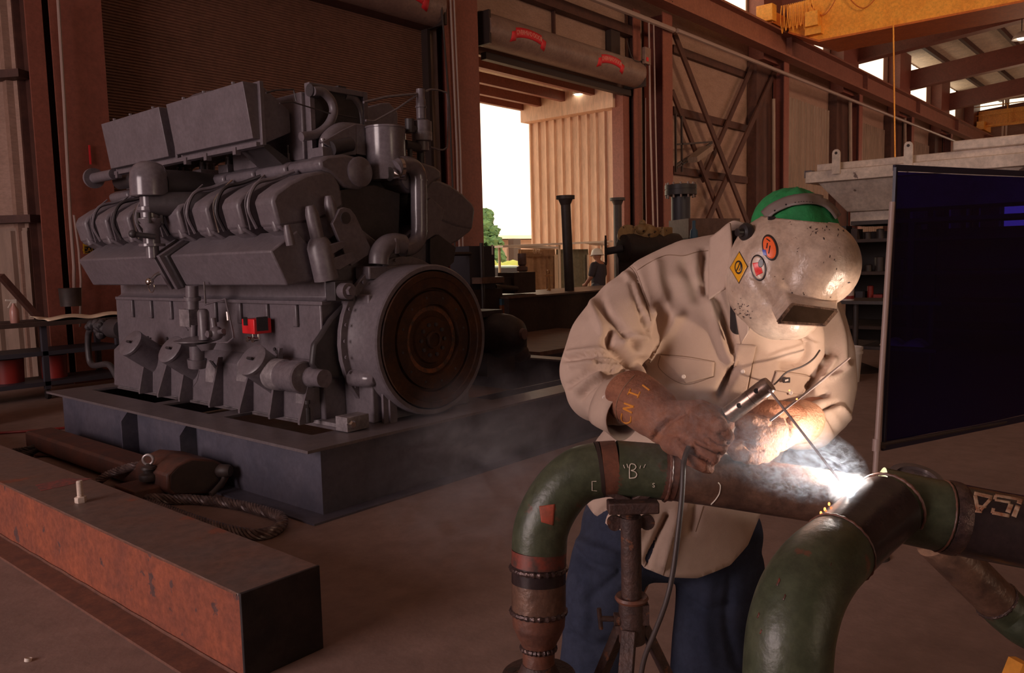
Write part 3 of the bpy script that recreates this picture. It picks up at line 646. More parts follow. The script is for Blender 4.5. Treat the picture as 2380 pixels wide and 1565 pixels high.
# oil separator canister with bent pipe
c = on(900,420,1,4.55); z0 = c.z; z1 = on(900,297,1,4.55).z; r = .145
m = MB(); m.lathe([(r*.96,z0),(r,z0+.01),(r,z1-.015),(r*1.03,z1-.012),(r*1.03,z1),(r*.9,z1+.005)], (c.x,4.55,0), (0,0,1), 40); cn = m.build('separator_canister','engine_gloss', en)
wp([(918,392),(935,383),(955,385),(968,398),(973,420),(974,480),(974,540),(968,562),(952,575),(935,578)], 4.42, .062).build('separator_pipe','engine_gloss', en)
m = MB(); a = on(925,390,1,4.42); m.lathe([(.075,0),(.075,.025)], a, (1,-.2,.1), 20); m.lathe([(.02,.1),(.05,.0)], a+V(-.08,0,-.05), (1,0,0), 12); m.build('pipe_clamp','chrome', cn)
for y in (420,538):
    m = MB(); m.lathe([(.065,-.006),(.065,.006)], on(974,y,1,4.42), (0,0,1), 24); m.build('weld_ring','engine_gloss', cn)
m = MB(); m.tube(smooth_path([on(x,y,1,4.32) for x, y in ((880,615),(882,592),(895,572),(915,565),(935,568))],6), .07, 18); m.build('lower_elbow', G, en)
m = MB(); c = on(905,618,1,4.3); m.box(c+V(-.18,0,-.09), c+V(.2,.15,0)); c = on(924,570,1,4.25); m.box(c+V(-.02,0,-.06), c+V(.02,.02,.05)); m.build('elbow_base', G, en, bevel=.01)
# valve stack with tubing
def vs(y, Y=4.5): return on(980, y, 1, Y)
c = vs(300); zz = lambda y: vs(y).z
m = MB(); m.lathe([(.022,zz(352)),(.05,zz(350)),(.05,zz(330)),(.075,zz(328)),(.075,zz(283)),(.055,zz(280)),(.03,zz(278)),(.036,zz(276)),(.036,zz(252)),(.042,zz(251)),(.042,zz(247)),(.036,zz(246)),(.036,zz(232)),(.032,zz(230)),(.032,zz(208)),(.02,zz(207))], (c.x,4.5,0), (0,0,1), 24); vo = m.build('valve_stack', G, en)
m = MB(); m.lathe([(.07,zz(327)),(.07,zz(308))], (c.x,4.49,0), (0,0,1), 24); m.build('solenoid_band','rail_pale', vo)
m = MB(); m.cyl(on(950,300,1,4.5), c+V(0,0,0), .03); m.lathe([(.035,-.04),(.035,.06)], on(952,296,1,4.5), (0,0,1), 14); m.lathe([(.02,-.14),(.02,.0)], on(952,330,1,4.5), (0,0,1), 12); m.cyl(on(940,335,1,4.5), vs(345), .035); m.build('side_valve','engine_dark', vo)
m = MB(); m.cyl(on(978,350,1,4.55), on(978,395,1,4.55), .03); m.build('stem','engine_dark', vo)
m = MB(); m.tube(smooth_path([on(x,y,1,4.5) for x, y in ((988,212),(1003,208),(1030,213),(1040,228),(1040,330),(1034,346),(1020,348),(1000,342))],6), .007, 8)
m.tube([on(x,y,1,4.5) for x, y in ((968,218),(900,225),(845,238))], .009, 8); m.tube([on(x,y,1,4.5) for x, y in ((968,222),(920,255),(870,282),(850,280))], .008, 8); m.build('tubing','engine_gloss', vo)
# white cap resting on the cover
c = on(566,537,2,1.70)
c = V(3.06, on(566,537,0,3.06).y, on(566,537,0,3.06).z)
m = MB(); m.lathe([(.045,-.01),(.045,.012),(.04,.016)], c, (-.45,-.1,.9), 24)
tag(m.build('plastic_cap','cap_white'), 'white plastic cap lying on the grey cover of the engine', 'cap')
# inner valley filler so that daylight does not leak through
m = MB(); m.box((3.5,4.7,1.7),(4.25,7.5,2.25)); m.build('valley_filler','engine_dark', en)
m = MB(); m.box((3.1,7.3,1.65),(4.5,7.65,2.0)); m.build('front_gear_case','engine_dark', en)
# ================================================================ wall details, crane, background
mat('glass_dark', (.05,.06,.08), .2)
mat('canvas_tan', (.42,.25,.14), .8, col2=(.36,.21,.12), scale=2)
mat('canvas_green', (.22,.20,.14), .8, col2=(.18,.165,.115), scale=2)
mat('galvanised', (.82,.68,.58), .5, .0, col2=(.50,.39,.32), scale=2.5, amt=1.2, spots=(.16,.10,.08), spot_scale=4, spot_th=.66)
mat('dark_steel', (.035,.024,.022), .55, col2=(.05,.032,.028), scale=4)
mat('block_brown', (.045,.026,.022), .65, col2=(.06,.034,.027), scale=3)
mat('block_top', (.20,.125,.10), .35, col2=(.13,.08,.065), scale=3)
mat('plank', (.20,.11,.08), .6, col2=(.14,.075,.055), scale=4, stretch=(3,.4,1))
mat('pale_sheet', (.8,.7,.6), .5)
mat('navy_grey', (.045,.042,.055), .5)
mat('leaf', (.035,.10,.045), .8, col2=(.07,.15,.05), scale=6)
mat('grass_green', (.28,.33,.08), .9)
mat('house', (.34,.24,.20), .8)
mat('skin', (.35,.14,.08), .6)
mat('hardhat', (.75,.68,.6), .35)
mat('shirt_dark', (.04,.028,.034), .8)
mat('valve_yellow', (.42,.27,.12), .5, spots=(.05,.03,.02), spot_scale=14, spot_th=.6)
mat('blue_part', (.06,.13,.20), .5)
mat('tin_white', (.6,.5,.45), .4)
mat('tin_red', (.26,.02,.015), .45)
BS = 'brown_steel'
# braces
def brace(label, a, b, Y=11.5, w=.20):
    m = MB(); p, q = on(*a,1,Y), on(*b,1,Y); m.bar(p, q, w, .06, up=(0,1,0)); tag(m.build('brace', BS, smooth=False), label, 'brace')
brace('long brown wall brace falling from the left column head', (1566,75), (1738,520))
brace('long brown wall brace falling from the right column head', (1803,162), (1642,518), 11.58)
brace('lower brown wall brace crossing low on the left of the bay', (1562,212), (1682,522), 11.68, .17)
brace('upper brown wall brace slanting behind the longer one', (1748,155), (1632,420), 11.76, .17)
for k, (a, b) in enumerate((((1560,113),(1717,168)),((1560,256),(1717,297)),((1560,395),(1735,420)))):
    m = MB(); p, q = on(*a,1,11.95), on(*b,1,11.95); m.box((p.x,11.86,p.z-.12),(p.x+5.0,11.99,p.z+.10)); tag(m.build('girt', BS, smooth=False), 'dark horizontal girt across the braced bay, %s of three' % ('topmost','middle','lowest')[k], 'girt')
m = MB(); m.tube([(20.1,11.15,7.62),(60,11.15,7.70)], .06, 8); tag(m.build('conduit_pipe','pipe_grey'), 'long pale pipe running under the crane beam', 'pipe')
m = MB(); m.tube([(13,11.2,7.6),(20,11.2,7.62)], .07, 8); tag(m.build('conduit_pipe','pipe_grey'), 'pipe running above the open door drum', 'pipe')
names = iter(['thin pale conduit up the left column','thin bent conduit beside the left column','pale conduit down the column left of the open door','second pale conduit down the column left of the open door','dark cable down the column left of the open door','pale conduit right of the open door','second pale conduit right of the open door, nearer the column','pale door chain guide at the braced bay right post','pale strip behind the second crane column','pale strip behind the third crane column'])
def vpipe(pts, Y, r=.02, mt='pipe_grey'):
    m = MB(); m.tube([on(x,y,1,Y) for x, y in pts], r, 8); tag(m.build('conduit', mt), next(names), 'conduit')
vpipe([(135,0),(150,250),(163,500),(172,620),(172,670)], 11.3, .022)
vpipe([(172,500),(183,580),(188,650),(186,760)], 11.28, .016)
vpipe([(1047,0),(1062,350),(1068,590)], 11.22, .022)
vpipe([(1055,0),(1070,350),(1076,590)], 11.22, .02)
vpipe([(1025,0),(1045,250),(1058,590)], 11.22, .02, 'rust_black')
vpipe([(1508,50),(1512,300),(1519,540)], 11.2, .025)
vpipe([(1519,50),(1524,300),(1529,540)], 11.2, .02)
vpipe([(1798,230),(1799,760)], 11.3, .06, 'cladding')
vpipe([(1976,235),(1977,385)], 11.3, .07, 'cladding')
vpipe([(2103,275),(2104,370)], 11.3, .07, 'cladding')
d = thing('switch_box','small grey switch box with a red button beside the open door','switch box', tuple(on(1509,133,1,11.15)))
m = MB(); p = on(1500,147,1,11.15); m.box(p, p+V(.28,.1,.42)); m.build('enclosure','drum_grey', d, bevel=.01)
m = MB(); m.box(p+V(.05,-.02,.06), p+V(.13,0,.16)); m.build('button','sign_red', d, smooth=False)
m = MB(); m.tube(smooth_path([p+V(0,.05,.1),p+V(-.3,.05,0),p+V(-.5,.1,.1),p+V(-.55,.2,.5)],6), .012, 6); m.build('cable','rust_black', d)
m = MB(); m.box(on(1421,130,1,11.8), on(1441,72,1,11.8)+V(0,.15,0)); tag(m.build('motor_bracket','rust_black', smooth=False), 'dark vertical bracket above the right end of the door drum', 'bracket')
# jib lamp on the braced bay
j = thing('wall_jib','dark hinged wall arm with a folded work lamp in the braced bay','jib arm', tuple(on(1570,470,1,11.6)))
def jb(par, nm, segs, Y=11.5, w=.05, mt='dark_steel'):
    for a, b in segs:
        m = MB(); m.bar(on(*a,1,Y), on(*b,1,Y), w, w); m.build(nm, mt, par, smooth=False)
jb(j,'post',[((1570,265),(1571,400)),((1584,270),(1585,400))])
jb(j,'arm',[((1571,336),(1655,330)),((1572,383),(1655,332)),((1573,390),(1655,340))])
m = MB(); m.bar(on(1608,372,1,11.35), on(1645,345,1,11.35), .35, .16); m.build('lamp_head','cladding', j, smooth=False)
m = MB(); m.tube([on(1612,0,1,11.9), on(1612,340,1,11.9)], .01, 6); m.bm.free()
# yellow overhead crane
cr = thing('overhead_crane','big yellow overhead crane bridge across the top right','crane', (27.3,0,8.2))
gx0, gx1 = 26.5, 28.1
m = MB()
web = [(10.62,9.55),(10.62,8.72),(9.62,8.25),(-11.5,8.25),(-11.5,9.9),(9.6,9.9),(9.6,9.62)]
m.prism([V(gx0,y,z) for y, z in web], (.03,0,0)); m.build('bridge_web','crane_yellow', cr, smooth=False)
m = MB(); m.prism([V(gx1,y,z) for y, z in web], (.03,0,0)); m.build('bridge_web','crane_orange_shade', cr, smooth=False)
m = MB(); m.box((gx0-.08,-11.5,8.19),(gx1+.1,9.62,8.25)); m.prism([V(gx0-.08,10.62,8.66),V(gx0-.08,9.62,8.19),V(gx0-.08,9.62,8.25),V(gx0-.08,10.62,8.72)],(gx1-gx0+.18,0,0)); m.build('bridge_underside','crane_orange_shade', cr, smooth=False)
m = MB(); m.box((gx0-.06,-11.5,9.9),(gx1+.1,9.6,9.96)); m.build('bridge_top','crane_yellow', cr, smooth=False)
m = MB(); m.box((25.6,10.78,8.86),(29.4,11.2,9.25)); m.build('end_truck','crane_orange_shade', cr, bevel=.02)
m = MB(); m.box((25.4,10.72,8.9),(25.75,11.26,9.42)); m.build('bumper_box','crane_yellow', cr, bevel=.02)
for x in (26.0, 29.0):
    m = MB(); m.lathe([(.14,-.06),(.16,-.06),(.16,-.04),(.14,-.04),(.14,.04),(.16,.04),(.16,.06)], (x,11.0,8.99), (0,1,0), 20); m.build('wheel','rust_black', cr)
m = MB(); m.box((26.1,9.55,8.65),(26.45,9.95,9.1)); cb = m.build('control_box','crane_yellow', cr, bevel=.01)
m = MB(); m.box((26.25,9.5,8.42),(26.5,10.0,8.65)); m.box((26.3,9.95,8.8),(26.4,10.6,8.86)); m.build('box_bracket','crane_yellow', cr, smooth=False)
for k in range(9):
    y = 10.75-.12*k; a = 0.05; m = MB()
    m.tube(smooth_path([V(26.2,y,9.5),V(26.18,y+.02,9.1),V(26.2,y-.03,8.62+.06*(k%3)),V(26.22,y-.06,9.1),V(26.2,y-.06,9.5)],6), .016, 6); m.build('festoon_cable','crane_yellow', cr)
for k, (y, w, dz) in enumerate(((9.45,.5,.75),(8.2,.62,.8),(6.95,.7,.55),(5.6,.6,.5))):
    m = MB(); m.tube(smooth_path([V(26.3,y+w,9.7),V(26.3,y+w*.6,9.7-dz*.65),V(26.3,y,9.7-dz),V(26.3,y-w*.6,9.7-dz*.65),V(26.3,y-w,9.7)],6), .018, 6); m.build('festoon_loop','crane_orange_shade', cr)
m = MB(); a = on(2068,0,0,25.8); b = on(2070,356,0,25.8); m.cyl(V(26.2,a.y,8.2), V(26.2,b.y-.02,b.z-.3), .022, seg=6); m.build('pendant_cable','crane_yellow', cr)
# far crane
c2 = thing('far_crane','smaller yellow crane walkway with hand rail at the far end','crane', (59.5,0,9.2))
m = MB(); m.box((59.4,-11.5,9.3),(59.8,11.4,10.25)); m.build('bridge_girder','crane_yellow', c2, smooth=False)
m = MB(); m.box((58.9,-11.5,9.2),(59.4,11.6,9.3)); m.build('walkway','crane_yellow', c2, smooth=False)
m = MB(); m.box((58.9,-11.5,10.45),(58.96,11.9,10.5)); m.build('hand_rail','crane_yellow', c2, smooth=False)
m = MB(); m.box((58.9,-11.5,9.9),(58.96,11.9,9.94)); m.build('mid_rail','crane_yellow', c2, smooth=False)
for k in range(6):
    m = MB(); m.box((58.9,11.8-k*2.1,9.3),(58.96,11.86-k*2.1,10.5)); m.build('rail_post','crane_yellow', c2, smooth=False)
m = MB(); m.box((58.4,10.9,9.0),(60.6,11.3,9.5)); m.build('end_truck','crane_yellow', c2, smooth=False)
m = MB(); m.cyl((60.9,10.1,0),(60.9,10.1,11.2),.06,seg=8); tag(m.build('downpipe','white_paint'), 'pale vertical pipe near the far crane', 'pipe')
m = MB(); m.cyl((60.9,10.3,0),(60.9,10.3,11.2),.06,seg=8); tag(m.build('downpipe','white_paint'), 'second pale vertical pipe near the far crane', 'pipe')
hb = thing('high_bay_lamp','bright high bay lamp under the roof at the top right edge','lamp', tuple(on(2374,86,0,34)))
p = on(2374,88,0,34); m = MB(); m.sphere(p, .14, sz=.7); m.build('bulb','lamp_glow', hb); m = MB(); m.lathe([(.1,.2),(.25,.05),(.3,-.05)], p, (0,0,1), 20, False); m.build('shade','white_paint', hb, solid=.01)
m = MB(); m.cyl(p+V(0,0,.1), V(p.x,p.y,rz(p.y)-.02), .015, seg=6); m.build('cord','rust_black', hb)
# caution sign and far-left things
s = thing('caution_sign','small yellow and black caution sign behind the long cover box','sign', tuple(on(213,575,1,11.4)))
a, b = on(195,590,1,11.42), on(232,567,1,11.42)
m = MB(); m.box(a, b+V(.1,.012,0)); m.build('panel','yellow_tag', s, smooth=False)
m = MB(); m.box((a.x+.01,11.408,a.z+.01),(b.x+.09,11.416,b.z-.035)); m.build('black_field','hose_black', s, smooth=False)
text_mesh('lettering','CAUTION','yellow_tag', s, ((a.x+b.x)/2+.06,11.40,(a.z+b.z)/2-.02), (1,0,0), (0,0,1), .085, .003)
m = MB(); a, b = on(207,337,1,11.4), on(213,382,1,11.4); m.box(a, b+V(0,.03,0)); tag(m.build('thermometer','sign_red', smooth=False), 'narrow red strip on the left column above the flanged pipe', 'strip')
# angled pale wall panel at far left with girts, ribbed lower panel
d0 = V(4.10,12.0,0); u = V(-.51,.86,0).normalized(); n = V(-.86,-.51,0)
def lw(t, z, off=0): return d0+u*t+V(0,0,z)+V(n.x,n.y,0)*off
m = MB(); m.prism([lw(0,2.1),lw(4,2.1),lw(4,2.1,.1),lw(0,2.1,.1)], (0,0,9)); o = m.build('wall_side','insulation', smooth=False); struct(o,'pale insulated wall panel at far left')
m = MB(); corr(m, lw(0,0,.14), u, n, 4, lambda s:0, lambda s:2.06, .28, .05); m.prism([lw(0,0),lw(4,0),lw(4,0,.13),lw(0,0,.13)], (0,0,2.1)); o = m.build('trim_6','cladding', smooth=False); struct(o,'pale ribbed lower wall panel at far left')
for z, lab in ((4.02,'dark girt across the pale wall at far left'),(2.16,'dark rail along the top of the ribbed panel at far left')):
    m = MB(); m.prism([lw(-.2,z,.1),lw(4,z,.1),lw(4,z,.3),lw(-.2,z,.3)], (0,0,.1)); tag(m.build('girt', BS, smooth=False), lab, 'girt')
m = MB(); m.bar(on(0,640,1,11.0), on(85,735,1,11.0), .06, .14, up=(0,1,0)); tag(m.build('prop', BS, smooth=False), 'dark slanting prop in front of the ribbed panel', 'prop')
# workbench on castors
wb = thing('workbench','dark wheeled steel workbench with papers on it at far left','workbench', (3.7,10.6,0))
m = MB(); m.box((2.2,10.3,.87),(4.75,11.1,.92)); m.build('top','block_brown', wb, smooth=False)
for z in (.52,.16):
    m = MB(); m.box((2.3,10.35,z),(4.45,11.0,z+.05)); m.build('shelf','navy_grey', wb, smooth=False)
for x, y in ((4.4,10.38),(4.4,11.0),(3.55,10.38),(2.3,10.38)):
    m = MB(); m.box((x-.03,y-.03,.12 if x > 3 else .0),(x+.03,y+.03,.87)); lg = m.build('leg','navy_grey', wb, smooth=False)
for x, y in ((4.4,10.38),(3.55,10.38)):
    m = MB(); m.lathe([(.06,-.02),(.06,.02)], (x,y,.06), (1,0,0), 16); m.build('castor','hose_black', wb)
m = MB(); P0 = [V(3.62,10.45,.93),V(4.72,10.42,.93),V(4.72,10.95,.93),V(3.62,10.95,.93)]
m.grid(lambda a, b: V(3.6+1.1*a, 10.35+.6*b, .925+.03*math.sin(a*7+b*2)**2+.012*math.sin(b*9)), 24, 10); tag(m.build('paper_sheet','cream_pale', solid=.006), 'large pale crumpled paper sheet lying on the workbench', 'paper')
m = MB(); m.grid(lambda a, b: V(2.4+.55*a, 10.33+.4*b, .925+.01*math.sin(a*6)), 8, 6); tag(m.build('paper_sheet','cream_pale', solid=.006), 'small pale paper at the left end of the workbench', 'paper')
sb = thing('spray_bottle','spray bottle with white trigger head on the workbench','bottle', tuple(V(3.28,10.5,.92)))
c = V(3.30,10.5,.92); mat('bottle_pink', (.45,.22,.18), .3)
m = MB(); m.lathe([(.045,0),(.05,.02),(.05,.12),(.045,.16),(.018,.21),(.018,.23)], c, (0,0,1), 20); m.build('body','bottle_pink', sb)
m = MB(); m.box(c+V(-.015,-.012,.23), c+V(.03,.012,.275)); m.bar(c+V(.0,0,.262), c+V(-.08,0,.27), .02, .02); m.bar(c+V(-.02,0,.25), c+V(-.06,0,.18), .014, .01); m.build('trigger_head','white_paint', sb)
cu = thing('paper_cup','small white cup with a red mark on the workbench','cup', tuple(V(3.02,10.5,.92)))
m = MB(); m.lathe([(.055,0),(.06,.10),(.064,.10)], (3.04,10.5,.92), (0,0,1), 20); m.build('body','tin_white', cu); m = MB(); m.box((3.02,10.435,.95),(3.06,10.45,.99)); m.build('mark','sign_red', cu, smooth=False)
m = MB(); m.lathe([(.12,0),(.13,.22),(.135,.23)], on(165,712,1,10.9), (0,0,1), 20); tag(m.build('metal_can','dark_steel'), 'dark metal can standing at the back of the workbench', 'can')
m = MB(); m.lathe([(.16,.0),(.17,.28)], (3.25,10.7,.21), (0,0,1), 20); tag(m.build('bucket','tin_red'), 'red bucket on the lowest shelf of the workbench, left one', 'bucket')
m = MB(); m.lathe([(.14,.0),(.15,.28)], (3.75,10.7,.21), (0,0,1), 20); tag(m.build('bucket','tin_red'), 'red bucket on the lowest shelf of the workbench, right one', 'bucket')
tcn = thing('tool_cart','red tool cart cut by the left edge','tool cart', (2.3,9.2,0)); m = MB(); m.box((1.9,9.0,.12),(2.52,9.5,.95)); m.build('cabinet','tin_red', tcn, bevel=.01)
m = MB(); m.bar((2.5,9.0,.9),(2.5,9.0,1.35),.03,.03); m.build('handle','tin_red', tcn)
for x in (2.0,2.45):
    m = MB(); m.lathe([(.06,-.02),(.06,.02)], (x,9.05,.06), (1,0,0), 14); m.build('castor','hose_black', tcn)
# red hose on the floor
m = MB(); m.tube(smooth_path([on(-40,1012,2,.012),on(0,1007,2,.012),on(60,1003,2,.012),on(110,999,2,.012),on(150,995,2,.012)],6), .012, 8); tag(m.build('air_hose','tin_red'), 'thin red hose on the floor left of the skid', 'hose')
m = MB(); m.cyl((5.05,11.0,.0),(4.85,10.95,1.35),.016,seg=8); tag(m.build('conduit_stub','pipe_grey'), 'thin pale rod standing behind the left end of the engine', 'rod')
eq = thing('gas_cylinder','dark red cylinder standing behind the engine near the bench','cylinder', (5.0,11.1,0)); m = MB(); m.lathe([(.1,0),(.1,1.1),(.05,1.22),(.03,1.24),(.03,1.3)], (5.05,11.15,0), (0,0,1), 18); m.build('body','dark_steel', eq); m = MB(); m.lathe([(.05,1.24),(.05,1.32)], (5.05,11.15,0), (0,0,1), 12); m.build('valve_cap','tin_red', eq)
# layout block / table beyond the engine
lt = thing('steel_block','wide dark steel layout block with pale top behind the welder','block', (11.3,8.6,0))
m = MB(); m.box((9.22,8.0,.0),(13.6,9.3,.93)); m.build('body','block_brown', lt, smooth=False)
m = MB(); m.box((9.18,7.97,.93),(13.65,9.33,.955)); m.build('top_plate','block_top', lt, smooth=False)
def flpost(px, ytop, ybot, Y, r, label):
    a, b = on(px,ytop,1,Y), on(px+10,ybot,1,Y)
    t = thing('flanged_pipe_post', label, 'pipe post', (b.x,Y,b.z))
    m = MB(); m.cyl((b.x,Y,b.z),(a.x,Y,a.z-.06),r); m.build('pipe','red_steel' if 0 else 'dark_steel', t)
    m = MB(); m.lathe([(r,-.16),(r*1.5,-.06),(r*1.9,-.06),(r*1.9,0)], a, (0,0,1), 24); m.build('flange','dark_steel', t)
flpost(1314, 455, 683, 8.4, .085, 'dark flanged pipe standing on the block before the bright doorway')
q = on(1435,460,1,9.9); t = thing('flanged_pipe_post','dark flanged pipe post left of the yellow valve, before the door jamb','pipe post',(q.x,9.9,0)); m = MB(); m.cyl((q.x,9.9,0),(q.x,9.9,q.z-.06),.09); m.build('pipe','dark_steel', t); m = MB(); m.lathe([(.09,-.16),(.13,-.06),(.17,-.06),(.17,0)], q, (0,0,1), 24); m.build('flange','dark_steel', t)
# machine with boxy dark column, left of the doorway
mc = thing('machine_cabinet','dark blue-grey boxy machine column beside the flywheel','machine', (8.4,8.1,0))
m = MB(); a, b = on(1093,674,1,8.2), on(1149,572,1,8.2); m.box((a.x,8.2,a.z),(b.x,8.6,b.z)); m.build('column','navy_grey', mc, smooth=False)
m = MB(); m.box((a.x-.15,8.15,0),(b.x+.1,8.7,a.z)); m.build('base','dark_steel', mc, smooth=False)
m = MB(); p = on(1119,565,1,8.15); m.cyl(p, p-V(0,0,1.2), .03, seg=8); m.build('rod','dark_steel', mc)
m = MB(); p = on(1144,569,1,8.15); m.cyl(p, p-V(0,0,.15), .014, seg=8); m.build('pin','white_paint', mc)
m = MB(); p = on(1093,590,1,8.2); m.cyl(p, p-V(.45,0,0), .03, seg=8); m.build('side_arm','dark_steel', mc)
m = MB(); m.box(on(1120,660,1,8.0), on(1172,643,1,8.0)+V(0,.3,0)); m.build('vice_bar','block_top', mc, smooth=False)
vs_ = thing('bench_vice','dark bench vice and clamp beyond the flywheel','vice', tuple(on(1190,700,1,8.3)))
m = MB(); m.box(on(1196,683,1,8.35), on(1244,632,1,8.35)+V(0,.35,0)); m.build('housing','block_brown', vs_, smooth=False)
m = MB(); m.box(on(1170,682,1,8.4), on(1196,645,1,8.4)+V(0,.2,0)); m.cyl(on(1150,668,1,8.3), on(1200,672,1,8.3), .05); m.build('jaw','dark_steel', vs_, smooth=False)
m = MB(); p = on(1214,632,1,8.5); m.lathe([(.06,0),(.09,.02),(.09,.08),(.05,.1),(.07,.12),(.07,.3)], p, (0,0,1), 20); m.build('post','drum_grey', vs_)
vb = thing('blue_orange_post','short post painted blue over orange behind the dark pump','post', tuple(on(1173,760,1,8.1)))
m = MB(); m.box(on(1166,710,1,8.1), on(1181,694,1,8.1)+V(0,.1,0)); m.build('blue_band','blue_part', vb, smooth=False)
mat('orange_band', (.30,.10,.03), .6); m = MB(); m.box(V(on(1166,710,1,8.1).x,8.1,.0), V(on(1181,710,1,8.1).x,8.2,on(1166,710,1,8.1).z)); m.build('orange_band','orange_band', vb, smooth=False)
pm = thing('motor_pump','dark grey motor with domed end right of the flywheel','motor', tuple(V(5.75,5.3,.6)))
c = at(1163,780,7.6); m = MB(); m.lathe([(.0,-.26),(.08,-.25),(.16,-.20),(.20,-.10),(.21,.0),(.21,.42)], c, (-.1,1,0), 28); m.build('housing','engine_dark', pm)
m = MB(); m.lathe([(.05,-.28),(.06,-.24)], c+V(.0,0,.02), (-.1,1,0), 16); m.build('hub','drum_grey', pm)
m = MB(); m.box(V(c.x-.2,c.y,.43), V(c.x+.2,c.y+.4,c.z-.15)); m.build('foot','dark_steel', pm, smooth=False)
m = MB(); a = on(1132,748,1,5.2); m.box(c+V(-.25,.05,.18), c+V(.1,.35,.24)); m.build('terminal_box','engine_dark', pm, smooth=False)
sm = thing('small_valve','small dark valve with a thin lever lying on the planks','valve', tuple(at(1205,815,8.2)))
c = at(1207,820,8.2); m = MB(); m.sphere(c, .1); m.sphere(c+V(-.1,.05,-.03), .06); m.cyl(c+V(-.05,0,0), c+V(.12,0,-.05), .05); m.cyl(c+V(0,0,.05), c+V(0,0,.12), .08); m.build('body','block_brown', sm)
m = MB(); m.cyl(at(1192,803,8.2), at(1224,774,8.2), .008, seg=6); m.build('lever','drum_grey', sm)
# second skid beyond the engine skid
s2 = thing('plank_deck','low brown plank deck lying beyond the skid','deck', (8.2,5.6,0))
zt = .44
pts = [on(x, y, 2, zt) for x, y in ((1143,832),(1185,822),(1420,838),(1420,868))]
m = MB(); m.prism([V(7.2,5.8,zt-.05),V(9.9,5.8,zt-.05),V(9.9,7.6,zt-.05),V(7.2,7.6,zt-.05)], (0,0,.05)); m.build('deck_boards','plank', s2, smooth=False)
m = MB(); m.box((7.25,5.85,0),(9.8,5.95,zt-.05)); m.build('front_beam','dark_steel', s2, smooth=False)
m = MB(); m.box((7.25,7.4,0),(9.8,7.5,zt-.05)); m.build('rear_beam','dark_steel', s2, smooth=False)
# canvas curtains in the doorway
cs = thing('canvas_screen','tan and green canvas screen on a pale frame outside the doorway','screen', (15,13.0,0))
def cloth(x0, x1, y0, y1, Y, mt):
    a, b = on(x0, y0, 1, Y), on(x1, y1, 1, Y); m = MB()
    m.grid(lambda u_, v_: V(a.x+(b.x-a.x)*u_, Y+.06*math.sin(u_*17)*(1-v_*.4)+.03*math.sin(u_*41+v_*3), b.z+(a.z-b.z)*v_), 60, 8); m.build('canvas', mt, cs, solid=.01)
cloth(1205, 1289, 580, 700, 13.0, 'canvas_tan'); cloth(1293, 1366, 580, 700, 13.0, 'canvas_green')
for x in (1290,1294,1206,1366):
    m = MB(); a = on(x,592,1,12.9); m.cyl((a.x,12.9,0),a,.03,seg=8); m.build('pole','cream_pale', cs)
m = MB(); a, b = on(1208,582,1,12.88), on(1286,596,1,12.88); m.grid(lambda u_, v_: V(a.x+(b.x-a.x)*u_,12.85+.03*math.sin(u_*9),a.z+(b.z-a.z)*v_), 12, 3); m.build('top_flap','canvas_tan', cs, solid=.01)
text_mesh('lettering','GMC','cream_pale', cs, on(1249,585,1,12.75), (1,0,0), (0,0,1), .16, .006)
m = MB(); a, b = on(1150,574,1,12.45), on(1406,562,1,12.45); m.bar(a, b, .5, .05); m.bar(on(1190,568,1,12.5)+V(0,0,-.04), on(1280,571,1,12.5)+V(0,0,-.06), .5, .05); m.bar(on(1372,564,1,12.45), on(1400,569,1,12.45), .4, .04); 
a = on(1406,562,1,12.45); tg = thing('sheet_awning','long thin pale awning sheet above the canvas screen','awning', tuple(a))
m.build('sheet','pale_sheet', tg, smooth=False)
for x in (1160,1300,1398):
    m = MB(); p = on(x,570,1,12.45); m.cyl((p.x,12.45,0),p,.03,seg=8); m.build('post','cream_pale', tg)
bt = thing('brass_fitting','small brass fitting standing before the canvas screen','fitting', tuple(on(1275,684,1,8.9)))
c = on(1276,684,1,8.9); m = MB(); m.lathe([(.04,0),(.04,.02),(.02,.03),(.02,.3),(.035,.31),(.035,.36),(.01,.37)], V(c.x,8.9,.955), (0,0,1), 12); m.bar(V(c.x-.1,8.9,1.22), V(c.x+.1,8.9,1.22), .02, .02)
mat('brass', (.45,.22,.08), .4, .6); m.build('body','brass', bt)
# outside: tree, low building, cars
tr = thing('tree','leafy green tree outside the left side of the open doorway','tree', (32,47,0))
m = MB(); rnd = random.Random(5); c0 = at(1128,535,50)
for k in range(170):
    a = rnd.uniform(0,6.28); h = rnd.uniform(0,1); rr = 1.25*math.sqrt(max(.05,1-h))*rnd.uniform(.3,1)
    m.sphere(V(c0.x+rr*math.cos(a), c0.y+rr*math.sin(a), 1.2+h*3.4), rnd.uniform(.15,.36), seg=8, rings=6)
for v in m.bm.verts: v.co += V(rnd.uniform(-.1,.1),rnd.uniform(-.1,.1),rnd.uniform(-.1,.1))
m.build('crown','leaf', tr, smooth=False); m = MB(); m.cyl((c0.x,c0.y,-.05),(c0.x,c0.y,1.6),.2); m.build('trunk','block_brown', tr)
hs = thing('low_building','low grey-brown building beyond the car park','building', (38,50,0))
a, b = at(1140,620,60), at(1260,553,60); m = MB(); m.prism([V(a.x-3,a.y,-.05),V(b.x+4,b.y,-.05),V(b.x+8,b.y+6,-.05),V(a.x+1,a.y+6,-.05)], (0,0,a.z and at(1180,556,60).z)); m.build('wall','house', hs, smooth=False)
m = MB(); z = at(1180,556,60).z; m.prism([V(a.x-3.5,a.y-.6,z),V(b.x+4.5,b.y-.6,z),V(b.x+8,b.y+6,z),V(a.x+1,a.y+6,z)], (0,0,.25)); m.build('roof','white_paint', hs, smooth=False)
